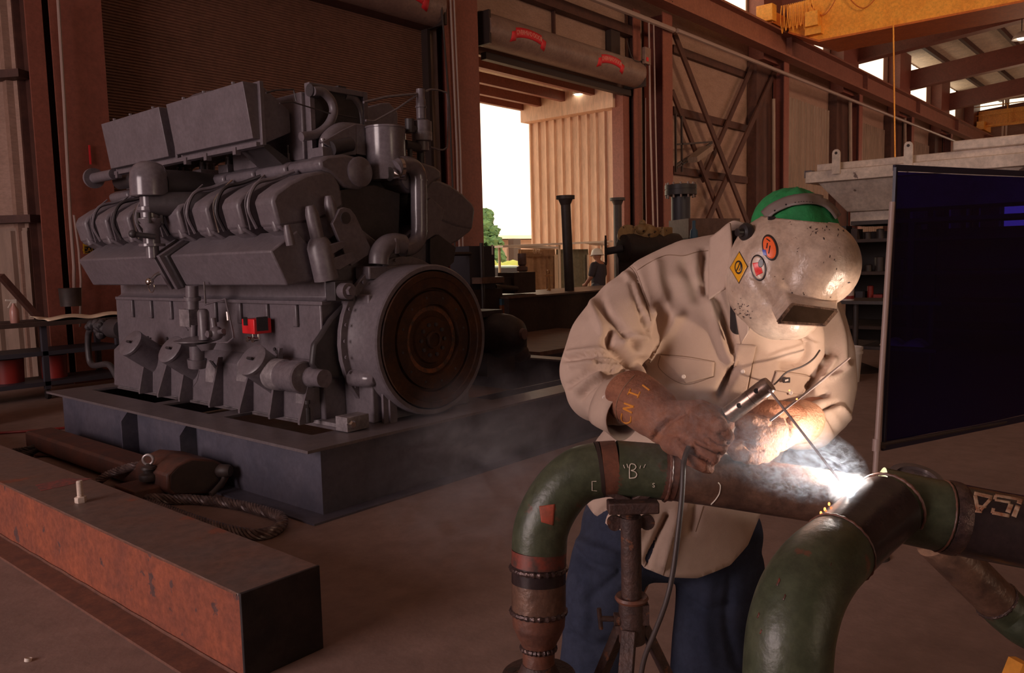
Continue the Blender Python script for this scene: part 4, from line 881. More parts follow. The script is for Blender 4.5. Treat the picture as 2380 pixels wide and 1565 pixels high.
p = at(1193,600,59); m = MB(); m.box(p+V(-.4,-.4,-1.6), p+V(.4,.1,1.4)); m.build('doorway','rust_black', hs, smooth=False)
m = MB(); c = at(1165,622,45); rnd = random.Random(2)
for k in range(18): m.sphere(V(c.x+rnd.uniform(-1.2,1.2),c.y+rnd.uniform(-.6,.6),.35+rnd.uniform(-.2,.9)), .5, seg=8, rings=5)
tag(m.build('hedge','grass_green'), 'bright yellow-green bush between the cars and the low building', 'bush')
def car(c, mt, label, s=1.0, yaw=-.7):
    t = thing('car', label, 'car', tuple(c)); R = Matrix.Rotation(yaw,3,'Z')
    side = [(-2.1,.35),(2.1,.35),(2.15,.7),(1.3,.85),(.7,1.35),(-.9,1.38),(-1.6,.95),(-2.15,.85)]
    m = MB(); m.prism([Vector(c)+R@V(x*s,-.8*s,z*s) for x, z in side], R@V(0,1.6*s,0)); m.build('body', mt, t, bevel=.05)
    m = MB(); m.prism([Vector(c)+R@V(x*s,-.82*s,z*s) for x, z in ((1.15,.88),(.65,1.28),(-.85,1.3),(-1.4,.95))], R@V(0,1.64*s,0)); m.build('windows','glass_dark', t, smooth=False)
    for x in (-1.35,1.35):
        m = MB(); m.lathe([(.33*s,-.05),(.33*s,1.7*s)], Vector(c)+R@V(x*s,-.85*s,.33*s), R@V(0,1,0), 18); m.build('wheel','hose_black', t)
mat('car_white', (.75,.7,.65), .25); mat('car_teal', (.25,.38,.38), .25)
g = at(1205,640,32); car(V(g.x+2.2,g.y+3,-.05), 'car_white', 'white car parked outside, right one seen under the awning')
g = at(1158,645,31); car(V(g.x,g.y,-.05), 'car_teal', 'pale teal car parked outside, left one beside the machine column')
# far worker in hard hat
wk = thing('person','person in white hard hat and dark short-sleeved shirt seen from behind beyond the block','person', tuple(V(on(1390,600,1,9.9).x,9.9,0)))
def skinned(name, pts, edges, radii, mt, parent, sub=2, root=0, label=None):
    me = bpy.data.meshes.new(name); pl = wloc(parent) if parent else V(0,0,0)
    me.from_pydata([tuple(Vector(p)-pl) for p in pts], edges, []); ob = bpy.data.objects.new(name, me); COL.objects.link(ob)
    if parent: ob.parent = parent
    md = ob.modifiers.new('skin','SKIN'); sv = me.skin_vertices[0].data
    for i, r in enumerate(radii):
        sv[i].radius = (r, r) if not isinstance(r, tuple) else r
        sv[i].use_root = (i == root)
    md.use_smooth_shade = True; md.branch_smoothing = .6
    s_ = ob.modifiers.new('sub','SUBSURF'); s_.levels = sub; s_.render_levels = sub
    me.materials.append(MATS[mt] if isinstance(mt, str) else mt)
    dg = bpy.context.evaluated_depsgraph_get(); m2 = bpy.data.meshes.new_from_object(ob.evaluated_get(dg)); ob.modifiers.clear(); ob.data = m2
    for p_ in m2.polygons: p_.use_smooth = True
    return ob
# upright grey flanged vessel and valve assembly
vv = thing('grey_vessel','upright grey pipe vessel with bolted blind flange behind the welder','vessel', (12.6,7.0,0))
ct = on(1582,440,1,7.0); cx_ = ct.x; r = .165
zt = ct.z; m = MB(); m.cyl((cx_,7.0,.0),(cx_,7.0,zt-.1),r,seg=32); m.build('shell','navy_grey', vv)
m = MB(); m.lathe([(r,-.13),(r+.03,-.11),(r+.11,-.10),(r+.11,-.02),(r+.10,-.02),(r+.10,0),(r+.11,0),(r+.11,.07),(r+.03,.08),(r+.0,.09)], (cx_,7.0,zt), (0,0,1), 40); fl = m.build('flange','engine_dark', vv)
for k in range(12):
    a = math.pi*2*k/12; m = MB(); m.lathe([(.018,-.15),(.018,.11)], (cx_+(r+.08)*math.cos(a),7.0+(r+.08)*math.sin(a),zt), (0,0,1), 6); m.build('bolt','drum_grey', fl)
hv = thing('valve_assembly','dark horizontal valve body with spoked handwheel behind the welder shoulder','valve', tuple(at(1500,590,11.2)))
a, b = at(1447,578,11.0), at(1570,575,11.4); m = MB(); m.lathe([(.16,0),(.19,.02),(.19,.08),(.2,.1),(.2,(b-a).length)], a, b-a, 28); m.build('body','dark_steel', hv)
w = at(1408,585,11.0); WF = (CF+CR*.12); WF.z = 0; WF.normalize(); m = MB(); m.cyl(w, a, .05); m.build('spindle','navy_grey', hv)
m = MB()
for k in range(5):
    t_ = k*2*math.pi/5+.3; m.cyl(w, w+(WF*math.cos(t_)+V(0,0,1)*math.sin(t_))*.22, .018, .013, seg=8)
m.tube([w+(WF*math.cos(t_)+V(0,0,1)*math.sin(t_))*.16 for t_ in [i*2*math.pi/24 for i in range(24)]], .018, 8, closed=True); m.build('handwheel','dark_steel', hv)
m = MB(); m.box(V(a.x+.05,a.y-.1,.445), V(a.x+.15,a.y+.1,a.z)); m.box(V(b.x-.15,b.y-.1,0), V(b.x-.05,b.y+.1,b.z)); m.build('stand','dark_steel', hv, smooth=False)
m = MB(); c = at(1460,548,11.1); m.lathe([(.15,-.04),(.15,.04)], c, (-.6,-.5,.35), 24); m.lathe([(.06,.0),(.06,.2)], c, (.6,.5,-.1), 14); m.build('yellow_flange','valve_yellow', hv)
m = MB(); c = at(1497,545,11.2); rnd = random.Random(8)
m.sphere(c, .2, sx=1.2, sz=.75)
for k in range(6): m.sphere(c+V(rnd.uniform(-.2,.2),rnd.uniform(-.15,.15),rnd.uniform(.0,.15)), rnd.uniform(.04,.08), seg=8, rings=6)
m.build('yellow_housing','valve_yellow', hv)
m = MB(); c = at(1540,545,11.3); m.box(c+V(-.14,-.1,-.12), c+V(.12,.1,.1)); m.build('yellow_block','valve_yellow', hv, bevel=.02)
bo = thing('blue_bottle','small blue bottle beside the grey vessel','bottle', tuple(at(1613,550,11.5)))
c = at(1613,552,11.5); m = MB(); m.lathe([(.05,0),(.06,.05),(.05,.15),(.025,.18),(.025,.28),(.02,.29)], c+V(0,0,-.05), (0,0,1), 14); m.build('body','blue_part', bo)
gb = thing('grey_trough','low grey steel trough behind the welder collar','trough', tuple(at(1660,560,11.5)))
a, b = at(1600,570,11.5), at(1720,520,12.0); m = MB(); m.prism([V(a.x,a.y,0),V(b.x,b.y,0),V(b.x+.5,b.y+.6,0),V(a.x+.5,a.y+.6,0)], (0,0,at(1650,552,11.6).z)); m.build('stand','block_brown', gb, smooth=False)
zb = at(1650,552,11.6).z; m = MB(); m.prism([V(a.x+.1,a.y+.05,zb),V(b.x,b.y,zb),V(b.x+.4,b.y+.5,zb),V(a.x+.5,a.y+.6,zb)], (0,0,.28)); m.build('trough','drum_grey', gb, smooth=False)
# galvanised hopper
hp = thing('galvanised_hopper','mottled galvanised steel hopper tank with lifting lugs behind the blue screen','hopper', (13.8,3.3,1.9))
HX = 13.0
def hY(x, y, X=HX): return on(x, y, 0, X)
yA = 4.74; yB = 1.2; zR = hY(1905,382).z; z2 = hY(1905,395).z; z3 = hY(1910,425).z; z4 = hY(1945,492).z
m = MB(); m.prism([V(HX,yA,z2-.02),V(HX,yB,z2-.02),V(HX+1.7,yB,z2-.02),V(HX+1.7,yA,z2-.02)], (0,0,zR-z2+.02)); m.build('rim','galvanised', hp, bevel=.01)
m = MB(); m.prism([V(HX-.12,yA+.14,z3+.0),V(HX-.12,yB,z3+.0),V(HX+1.8,yB,z3),V(HX+1.8,yA+.14,z3)], (0,0,z2-z3-.03)); m.build('flange_band','galvanised', hp, bevel=.01)
m = MB(); m.prism([V(HX+.30,yA-.38,z4),V(HX+.30,yB+.3,z4),V(HX+1.5,yB+.3,z4),V(HX+1.5,yA-.38,z4)], (0,0,0), [V(HX,yA-.02,z3),V(HX,yB,z3),V(HX+1.7,yB,z3),V(HX+1.7,yA-.02,z3)]); m.build('body','galvanised', hp, bevel=.01)
m = MB(); c = hY(2010,515); m.box((HX+.4,c.y-.25,z4-.22),(HX+1.2,c.y+.35,z4)); m.build('outlet','galvanised', hp, bevel=.01)
for x in (1951,2117):
    c = hY(x, 392); m = MB(); m.prism([V(HX-.16,c.y-.06,z2-.10),V(HX-.16,c.y+.06,z2-.10),V(HX-.16,c.y+.06,zR+.13)]+[V(HX-.16,c.y+.06*math.cos(t_),zR+.13+.06*math.sin(t_)) for t_ in (.6,1.2,1.9,2.5)]+[V(HX-.16,c.y-.06,zR+.13)], (.03,0,0)); lg = m.build('lifting_lug','galvanised', hp, smooth=False)
    m = MB(); m.lathe([(.022,-.004),(.022,.0)], (HX-.16,c.y,zR+.13), (1,0,0), 14); m.build('lug_hole','rust_black', lg)
m = MB(); m.box((HX-.05,yB+.6,zR),(HX+1.5,yB+1.6,zR+.14)); m.build('hatch','galvanised', hp, bevel=.02)
c = hY(1886,405); m = MB(); m.box(c+V(-.05,-.02,-.06), c+V(.1,.10,.06)); m.build('corner_socket','engine_gloss', hp, bevel=.01)
# rack under it
rk = thing('storage_rack','dark steel storage rack carrying the hopper','rack', (13.8,3,0))
for x in (HX+.1, HX+1.4):
    for y in (yA-.1, 3.35, yB+.1):
        m = MB(); m.box((x-.04,y-.04,0),(x+.04,y+.04,z4-.22)); m.build('post','dark_steel', rk, smooth=False)
shz = [hY(2000,y).z for y in (556,632,700)]+[.35]
for z in shz:
    m = MB(); m.box((HX+.05,yB,z-.05),(HX+1.45,yA,z)); m.build('shelf','block_brown', rk, smooth=False)
m = MB(); m.box((HX+.1,yB+.2,z4-.22),(HX+1.3,yA-.5,z4-.16)); m.build('top_beam','dark_steel', rk, smooth=False)
m = MB(); m.box((HX+1.44,yB,0),(HX+1.47,yA,z4-.3)); m.build('back_panel','rust_black', rk, smooth=False)
rnd = random.Random(11)
pal = ['dark_steel','block_brown','drum_grey','tin_white','tin_red','navy_grey']
words = {'dark_steel':'black','block_brown':'brown','drum_grey':'grey','tin_white':'white','tin_red':'red','navy_grey':'dark blue-grey'}
wh = ['top shelf','second shelf','third shelf']
for si, z in enumerate(shz[:3]):
    y = yA-.35; k = 0
    while y > 3.3:
        mt = pal[rnd.randrange(6)] if si else pal[rnd.choice((0,1,2,0))]; w = rnd.uniform(.08,.16); h = rnd.uniform(.08,.24); m = MB(); k += 1
        if rnd.random() < .55: m.lathe([(w*.45,0),(w*.45,h),(w*.3,h+.01)], (HX+.25,y,z), (0,0,1), 14); nm = 'can'
        else: m.box((HX+.12,y-w/2,z),(HX+.4,y+w/2,z+h)); nm = 'small_box'
        tag(m.build(nm, mt), '%s %s on the %s of the dark rack, %s from the left' % (words[mt], nm.replace('_',' '), wh[si], ('first','second','third','fourth','fifth','sixth','seventh','eighth','ninth','tenth','eleventh','twelfth')[k-1]), nm.replace('small_','').replace('_',' '), 'cans and boxes on the rack')
        y -= w+rnd.uniform(.02,.08)
# table before it, paint can, bucket
tb = thing('steel_table','dark steel table with pedestal leg right of the welder','table', (10.6,3.4,0))
zt = on(1990,700,0,10.3).z; a = on(1955,705,0,10.3); 
m = MB(); m.box((10.3,2.3,zt-.04),(11.1,3.95,zt)); m.build('top','dark_steel', tb, smooth=False)
m = MB(); c = on(1989,720,0,10.5); m.cyl((10.5,c.y,.12),(10.5,c.y,zt-.04),.035); m.lathe([(.3,0),(.28,.03),(.05,.12)], (10.5,c.y,0), (0,0,1), 24); m.build('leg','dark_steel', tb)
m = MB(); m.cyl((10.7,2.5,.0),(10.7,2.5,zt-.04),.035); m.build('leg','dark_steel', tb)
m = MB(); m.box((10.32,2.35,.30),(11.05,3.2,.34)); m.build('shelf','dark_steel', tb, smooth=False)
pc = thing('paint_can','small pale paint can with a red label on the table edge','can', (10.2,3.6,zt))
c = V(10.42,on(1968,705,0,10.42).y,zt); m = MB(); m.lathe([(.085,0),(.085,.17),(.088,.17),(.088,.18)], c, (0,0,1), 24); m.build('can','tin_white', pc)
m = MB(); m.lathe([(.0865,.02),(.0865,.06)], c, (0,0,1), 24, False); m.build('label_band','tin_red', pc)
m = MB(); m.grid(lambda u_, v_: V(10.4+.3*u_, 2.5+.5*v_, .352+.08*abs(math.sin(u_*5)*math.sin(v_*6))), 10, 10); tag(m.build('rag','cream_pale', solid=.01), 'crumpled pale rag on the low shelf of the dark table', 'rag')
bk = thing('white_bucket','white plastic bucket standing behind the welder elbow','bucket', (9.55,3.13,0))
c = V(9.6,on(1970,850,0,9.6).y,0); m = MB(); m.lathe([(.13,0),(.155,.33),(.165,.33),(.165,.36),(.155,.36),(.155,.38),(.165,.38),(.165,.41),(.15,.41),(.125,.02)], c, (0,0,1), 28); m.build('pail','white_paint', bk)
# blue welding screen
SD = V(math.cos(math.radians(-22)), math.sin(math.radians(-22)), 0); SN = V(-SD.y, SD.x, 0)
P0 = at(2078,390,4.0); zT = P0.z; zB = at(2050,1040,4.0).z
sc = thing('welding_screen','tall dark blue translucent welding screen at the right edge','screen', (P0.x,P0.y,0))
mt_ = bpy.data.materials.new('blue_vinyl'); mt_.use_nodes = True; nt = mt_.node_tree; N = nt.nodes; L = nt.links; N.clear()
out = N.new('ShaderNodeOutputMaterial'); tr_ = N.new('ShaderNodeBsdfTransparent'); tr_.inputs[0].default_value = (.012,.008,.17,1); gl = N.new('ShaderNodeBsdfPrincipled'); gl.inputs['Base Color'].default_value = (.012,.006,.03,1); gl.inputs['Roughness'].default_value = .22
mx = N.new('ShaderNodeMixShader'); mx.inputs[0].default_value = .5; L.new(tr_.outputs[0], mx.inputs[1]); L.new(gl.outputs[0], mx.inputs[2]); L.new(mx.outputs[0], out.inputs[0]); MATS['blue_vinyl'] = mt_
lean = at(2050,1040,4.0)-P0; lean.z = 0
def sp(t_, z):
    k = (zT-z)/(zT-zB); return V(P0.x,P0.y,z)+SD*t_+lean*k*(1-t_/2.4)
m = MB(); m.grid(lambda u_, v_: sp(.012+u_*2.4, zB+.02+(zT-zB-.04)*v_)+SN*.006*math.sin(u_*15+v_*4), 40, 14); m.build('vinyl_sheet','blue_vinyl', sc)
mat('hem_blue', (.012,.008,.025), .45)
m = MB(); m.bar(sp(0,zT), sp(2.4,zT), .014, .03); m.bar(sp(0,zB), sp(2.4,zB), .014, .035); m.bar(sp(.012,zT), sp(.012,zB), .014, .03, up=(1,0,0)); m.build('hem','hem_blue', sc, smooth=False)
m = MB(); a = at(2074,470,3.97); b = on(2031,1185,2,0) ; b = V(at(2028,1180,3.95).x, at(2028,1180,3.95).y, 0); 
d_ = (at(2035,1095,3.97)-a); k = (0.0-a.z)/d_.z; ft = a+d_*k; m.cyl(V(ft.x,ft.y,0.02), a, .014, seg=14); ps = m.build('pole','pipe_grey', sc)
m = MB(); e = at(2037,1035,3.97); m.lathe([(.019,-.03),(.019,.03)], e, d_, 12); m.build('coupling','pipe_grey', ps)
m = MB(); m.cyl(e, sp(.012,zB), .012, seg=8); m.cyl(e, sp(1.0,zB)-V(0,0,.0), .010, seg=8); m.build('lower_rail','dark_steel', sc)
m = MB(); m.lathe([(.09,0),(.085,.012),(.02,.02)], V(ft.x,ft.y,0), (0,0,1), 24); m.build('foot','dark_steel', sc)
m = MB(); q0 = sp(2.4,zB); m.cyl((q0.x,q0.y,0.02),(q0.x,q0.y,zT),.014,seg=12); m.build('pole','pipe_grey', sc)
m = MB(); m.bar(V(q0.x,q0.y,.015)+SN*.35, V(q0.x,q0.y,.015)-SN*.35, .04, .03); m.build('foot','dark_steel', sc)
# ================================================================ foreground beam, ropes, spreader
mat('beam_top', (.15,.105,.092), .5, col2=(.19,.10,.072), scale=3, amt=1, spots=(.25,.085,.05), spot_scale=3, spot_th=.64, grime=.25)
mat('beam_rust', (.34,.085,.036), .75, col2=(.17,.05,.032), scale=4.5, amt=1.3, spots=(.10,.045,.04), spot_scale=7, spot_th=.62, grime=.3, bump=.2)
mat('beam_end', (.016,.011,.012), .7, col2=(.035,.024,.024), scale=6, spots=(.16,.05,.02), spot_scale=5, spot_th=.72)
mat('beam_edge', (.20,.085,.055), .6, col2=(.13,.06,.045), scale=12, amt=.8)
mat('rope_steel', (.22,.16,.15), .35, .3, col2=(.10,.065,.06), scale=20)
mat('rust_dark', (.075,.035,.026), .6, col2=(.13,.045,.028), scale=6, amt=.8)
mat('zinc', (.42,.37,.36), .35, .5)
bm_ = thing('steel_beam','long rusty steel box beam lying in the left foreground','beam', (1.6,4.5,0))
x0, x1, y0, y1, h = 1.455, 1.79, 2.58, 11.0, .335
m = MB(); m.box((x0-.004,y0,h-.012),(x1+.004,y1,h)); m.build('top_plate','beam_top', bm_, bevel=.003)
m = MB(); m.box((x0,y0+.002,.012),(x0+.012,y1,h-.012)); m.build('side_plate','beam_rust', bm_, smooth=False)
m = MB(); m.box((x1-.012,y0+.002,.012),(x1,y1,h-.012)); m.build('side_plate','beam_rust', bm_, smooth=False)
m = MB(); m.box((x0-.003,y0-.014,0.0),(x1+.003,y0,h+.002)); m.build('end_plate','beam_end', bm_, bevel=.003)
m = MB(); m.box((1.335,y0+.03,0),(x0+.05,y1,.012)); m.build('bottom_ledge','beam_edge', bm_, smooth=False)
m = MB(); m.tube([V(x0-.004,y0+.01+i*.15,.017+.002*math.sin(i*3)) for i in range(56)], .007, 6); m.build('weld_bead','beam_edge', bm_)
m = MB(); m.tube([V(x0-.002,y0+.01+i*.12,h-.006+.001*math.sin(i*2.3)) for i in range(70)], .005, 6); m.build('edge_weld','beam_edge', bm_)
bl = thing('hex_bolt','pale hex bolt standing on its head on the rusty beam','bolt', tuple(on(188,1172,2,h)))
c = on(188,1168,2,h); m = MB(); m.lathe([(.026,0),(.028,.004),(.028,.028),(.025,.03)], c, (0,0,1), 6); m.build('head','galvanised', bl, ang=30)
m = MB(); prof = [(.0155,.03)]
for i in range(22): prof += [(.0155,.032+i*.0035),(.0140,.034+i*.0035)]
m.lathe(prof+[(.013,.112)], c, (0,0,1), 16); m.build('shank','galvanised', bl, ang=70)
# pink chalk smear
mat('chalk_pink', (.30,.075,.06), .8, col2=(.16,.07,.06), scale=30)
m = MB(); p = [on(x,y,2,h+.0006) for x, y in ((82,1128),(150,1113),(215,1112),(160,1128),(95,1142))]; m.prism(p, (0,0,.0006)); m.build('paint_mark','chalk_pink', bm_, smooth=False)
m = MB(); c = on(65,1538,2,0); m.lathe([(.013,0),(.014,.012),(.012,.013),(.012,.004)], c, (.25,.1,1), 20); tag(m.build('plastic_cap','white_paint'), 'tiny white plastic cap on the floor at bottom left', 'cap')
# wire rope: twisted strands along a path
def rope(parent, pts, r=.017, strands=7, pitch=.11, nm='strand', mt='rope_steel'):
    P = smooth_path(pts, 14); L = [0]
    for a, b in zip(P, P[1:]): L.append(L[-1]+(b-a).length)
    fr = []; prev = None
    for i, p in enumerate(P):
        t = (P[min(i+1,len(P)-1)]-P[max(i-1,0)]).normalized(); e = t.orthogonal().normalized() if prev is None else (prev-t*prev.dot(t)).normalized(); prev = e; fr.append((e, t.cross(e)))
    step = max(1, int(len(P)/max(1, L[-1]/.012)))
    N_ = int(L[-1]/.012); m = MB(); j = 0
    S = []
    for k in range(N_+1):
        s = L[-1]*k/N_
        while j < len(L)-2 and L[j+1] < s: j += 1
        t = (s-L[j])/max(1e-6, L[j+1]-L[j]); S.append((s, P[j].lerp(P[j+1], t), fr[j][0].lerp(fr[j+1][0], t), fr[j][1].lerp(fr[j+1][1], t)))
    for q_ in range(strands):
        ph = 2*math.pi*q_/strands
        m.tube([p+(e*math.cos(ph+2*math.pi*s/pitch)+g*math.sin(ph+2*math.pi*s/pitch))*r*.78 for s, p, e, g in S], r*.36, 6)
    m.tube([p for s, p, e, g in S], r*.6, 6)
    return m.build(nm, mt, parent)
def fl(x, y, z=.03): return on(x, y, 2, z)
sl_ = thing('wire_rope_sling','thick steel wire rope sling looped on the floor by the spreader bar','wire rope', tuple(fl(500,1200,0)))
rope(sl_, [fl(325,1160,.05),fl(360,1175,.028),fl(440,1205),fl(520,1230),fl(580,1242),fl(620,1240),fl(650,1225,.03),fl(656,1208,.035),fl(645,1198,.035),fl(600,1185),fl(540,1172,.028),fl(450,1162,.028),fl(380,1160,.04),fl(335,1158,.06)], .030, pitch=.20, nm='rope')
rope(sl_, [fl(230,1118,.05),fl(250,1105,.09),fl(275,1095,.13),fl(300,1087,.16),fl(325,1083,.17),fl(345,1086,.16)], .027, pitch=.2, nm='rope')
rope(sl_, [fl(290,1140,.03),fl(310,1132,.05),fl(330,1125,.09),fl(350,1120,.11)], .02, pitch=.12, nm='rope')
r2 = thing('wire_rope_coil','frayed dark wire rope lying at the left end of the spreader bar','wire rope', tuple(fl(90,1045,0)))
rope(r2, [fl(30,1052,.03),fl(60,1048,.04),fl(85,1040,.05),fl(105,1030,.06),fl(138,1020,.05)], .03, pitch=.16, nm='rope', mt='dark_steel')
rope(r2, [fl(40,1058,.02),fl(70,1054,.03),fl(100,1042,.04),fl(120,1036,.06),fl(135,1028,.04)], .022, pitch=.14, nm='rope', mt='dark_steel')
m = MB(); a = [fl(78,1062,.01),fl(128,1060,.01),fl(166,1018,.02),fl(150,1022,.02)]; m.prism(a, (0,0,.015)); 
tag(m.build('steel_wedge','rust_dark', smooth=False), 'flat brown steel wedge propped before the skid at left', 'wedge')
# spreader bar
sp_ = thing('spreader_bar','brown steel spreader bar with rounded end and shackles on the floor','spreader bar', (2.5,5.9,0))
m = MB(); m.box((2.36,5.1,.03),(2.58,7.5,.17)); m.build('bar','rust_dark', sp_, bevel=.02)
def tz(pts): return pts
E0 = 4.93
c = on(460,1105,1,E0)
endp = [(388,1140),(388,1105),(410,1082),(445,1066),(500,1070),(530,1085),(535,1110),(520,1135),(495,1150),(400,1152)]
P_ = [on(x,y,1,E0) for x, y in endp]
for p in P_: p.z = max(p.z, .012)
m = MB(); m.prism(P_, (0,.45,0)); m.build('end_housing','rust_dark', sp_, bevel=.012)
m = MB(); m.prism([p.lerp(c,.12)-V(0,.004,0) for p in P_], (0,.01,0)); m.build('end_face','block_brown', sp_, smooth=False)
m = MB(); a = V(2.20,5.12,.05); m.box((2.16,5.02,.04),(2.42,5.3,.12)); m.build('side_lug','rust_dark', sp_, bevel=.01)
eb = MB(); c = on(346,1095,1,5.15); zt = c.z
eb.lathe([(.06,-.06),(.065,-.04),(.06,-.02),(.035,-.01),(.035,.01),(.05,.015),(.045,.03),(.02,.04),(.012,.05)], c, (0,0,1), 24); e_ = eb.build('swivel_base','dark_steel', sp_)
m = MB(); m.tube([c+V(.707*.032*math.cos(t_),-.707*.032*math.cos(t_),.075+.032*math.sin(t_)) for t_ in [i*2*math.pi/24 for i in range(24)]], .009, 10, closed=True); m.build('eye_bolt','zinc', e_)
m = MB(); p = on(520,1095,1,4.9); m.lathe([(.035,-.05),(.045,-.03),(.045,.03),(.03,.05)], p, (-.6,1,0), 18); m.tube(smooth_path([p,on(520,1115,1,4.88),on(505,1135,1,4.86),on(490,1150,1,4.85)],6), .018, 12); m.build('shackle','dark_steel', sp_)
m = MB(); m.lathe([(.07,0),(.07,.02),(.05,.03)], fl(365,1142,.0), (0,0,1), 20); m.build('washer','dark_steel', sp_)
# ================================================================ pipe spools, pipe stand
from mathutils.bvhtree import BVHTree
import numpy as np
def bvh_of(objs):
    vs, fs = [], []; dg = bpy.context.evaluated_depsgraph_get()
    bpy.context.view_layer.update()
    for ob in objs:
        ev = ob.evaluated_get(dg); me = ev.to_mesh(); n = len(vs); mw = ob.matrix_world
        vs += [mw @ v.co for v in me.vertices]; fs += [[i+n for i in p.vertices] for p in me.polygons]; ev.to_mesh_clear()
    return BVHTree.FromPolygons(vs, fs)
def hit(b, x, y, off=.002):
    d = ray(x, y).normalized(); loc, nrm, idx, dist = b.ray_cast(CO, d)
    if loc is None: return None
    if nrm.dot(d) > 0: nrm = -nrm
    return loc+nrm*off
def dtube(b, name, pts, r, mt, parent, off=.001, n=6):     # thin raised line following a surface
    P = [V(x, y, 0) for x, y in pts]; P = smooth_path(P, n) if len(P) > 2 else [P[0].lerp(P[1], i/12) for i in range(13)]
    Q = [hit(b, p.x, p.y, off) for p in P]; Q = [q for q in Q if q is not None]
    if len(Q) < 2: return None
    R = [Q[0]]
    for q in Q[1:]:
        if (q-R[-1]).length < .05: R.append(q)
    if len(R) < 2: return None
    m = MB(); m.tube(R, r, 6); return m.build(name, mt, parent)
def dpatch(b, name, quad, mt, parent, off=.002, n=14, thick=.0015, shape=None):   # patch over a surface: quad of pixels or shape(u,v)
    m = MB(); A, B, C_, D = [V(x, y, 0) for x, y in quad] if quad else (None,)*4
    g = []
    for i in range(n+1):
        row = []
        for j in range(n+1):
            u_, v_ = i/n, j/n
            p = shape(u_, v_) if shape else A.lerp(B, u_).lerp(D.lerp(C_, u_), v_)
            h_ = hit(b, p[0], p[1], off); row.append(m.bm.verts.new(h_) if h_ is not None else None)
        g.append(row)
    for i in range(n):
        for j in range(n):
            q = [g[i][j], g[i+1][j], g[i+1][j+1], g[i][j+1]]
            if all(q) and max((q[0].co-q[2].co).length, (q[1].co-q[3].co).length) < .08: m.bm.faces.new(q)
    if not m.bm.faces: m.bm.free(); return None
    for v_ in [v_ for v_ in m.bm.verts if not v_.link_faces]: m.bm.verts.remove(v_)
    bmesh.ops.remove_doubles(m.bm, verts=m.bm.verts[:], dist=1e-6)
    return m.build(name, mt, parent, solid=thick)
def dtext(b, name, body, mt, parent, cx, cy, size, ang=0, off=.001, sx=1, thick=.0008, flip=False, offc=0):
    cu = bpy.data.curves.new(name, 'FONT'); cu.body = body; cu.size = size; cu.align_x = 'CENTER'; cu.align_y = 'CENTER'; cu.extrude = .01; cu.offset = offc
    to = bpy.data.objects.new(name, cu); COL.objects.link(to); dg = bpy.context.evaluated_depsgraph_get(); me = bpy.data.meshes.new_from_object(to.evaluated_get(dg)); bpy.data.objects.remove(to)
    c, s = math.cos(math.radians(ang)), math.sin(math.radians(ang)); pl = wloc(parent); bad = []
    for v in me.vertices:
        X, Y = v.co.x*sx, v.co.y*(-1 if flip else 1); h_ = hit(b, cx+X*c-Y*s, cy-(X*s+Y*c), off+(thick if v.co.z > 0 else 0))
        if h_ is None: h_ = CO
        v.co = h_-pl
    ob = bpy.data.objects.new(name, me); COL.objects.link(ob); ob.parent = parent; me.materials.append(MATS[mt]); return ob
mat('pipe_green', (.040,.052,.028), .40, col2=(.075,.08,.048), scale=7, amt=1.2, spots=(.13,.055,.032), spot_scale=9, spot_th=.61, bump=.15, bscale=60, grime=.3)
mat('pipe_rust', (.17,.062,.036), .45, col2=(.085,.038,.028), scale=16, amt=.9, bump=.15, bscale=80)
mat('pipe_brown', (.19,.10,.066), .36, .2, col2=(.065,.036,.028), scale=14, amt=1, stretch=(1,1,1), bump=.2, bscale=70)
mat('pipe_dark', (.055,.036,.036), .25, .35, col2=(.028,.02,.022), scale=9, amt=.9, bump=.1)
mat('pipe_redprimer', (.20,.04,.025), .45, col2=(.06,.035,.028), scale=30, amt=.6)
mat('weld_metal', (.14,.09,.08), .28, .6, col2=(.06,.04,.04), scale=60, amt=.8, bump=.3, bscale=200)
mat('stand_rust', (.085,.042,.032), .6, .2, col2=(.045,.025,.022), scale=30, amt=.9, spots=(.16,.06,.03), spot_scale=40, spot_th=.62, bump=.3, bscale=120)
mat('chalk', (.66,.58,.48), .9)
mat('stencil', (.50,.36,.25), .8, col2=(.25,.09,.04), scale=40, amt=.7)
mat('torn_red', (.34,.06,.03), .7, col2=(.25,.06,.03), scale=40)
D1 = 1.70
sp1 = thing('pipe_spool','green and rust elbow pipe spool with flange standing in front of the welder','pipe', tuple(at(1252,1600,D1)))
def PX(pts, d): return [at(x, y, d if not isinstance(d, (list, tuple)) else d[i]) for i, (x, y) in enumerate(pts)]
r = .0575
def pipe(nm, pts, d, rr, mt, par, n=8, seg=40):
    P = smooth_path(PX(pts, d), n) if len(pts) > 2 else PX(pts, d)
    if isinstance(rr, (list, tuple)):
        k = len(P)-1; rl = []
        for i in range(k+1):
            f = i/k*(len(rr)-1); a = int(min(f, len(rr)-2)); rl.append(rr[a]+(rr[a+1]-rr[a])*(f-a))
    else: rl = rr
    m = MB(); m.tube(P, rl, seg); return m.build(nm, mt, par)
elb = [(1253,1278),(1256,1238),(1268,1200),(1290,1160),(1318,1126),(1352,1102),(1393,1092)]
e1 = pipe('elbow', elb, D1, .0585, 'pipe_green', sp1)
e1['label'] = 'green painted elbow with a red torn patch'
pipe('primer_band', [(1252,1312),(1253,1278)], D1, .0583, 'pipe_redprimer', sp1)
lower = pipe('straight_length', [(1252,1418),(1252,1312)], D1, .0575, 'pipe_brown', sp1)
pipe('burnt_band', [(1252,1352),(1252,1306)], D1, .0578, 'pipe_dark', sp1)
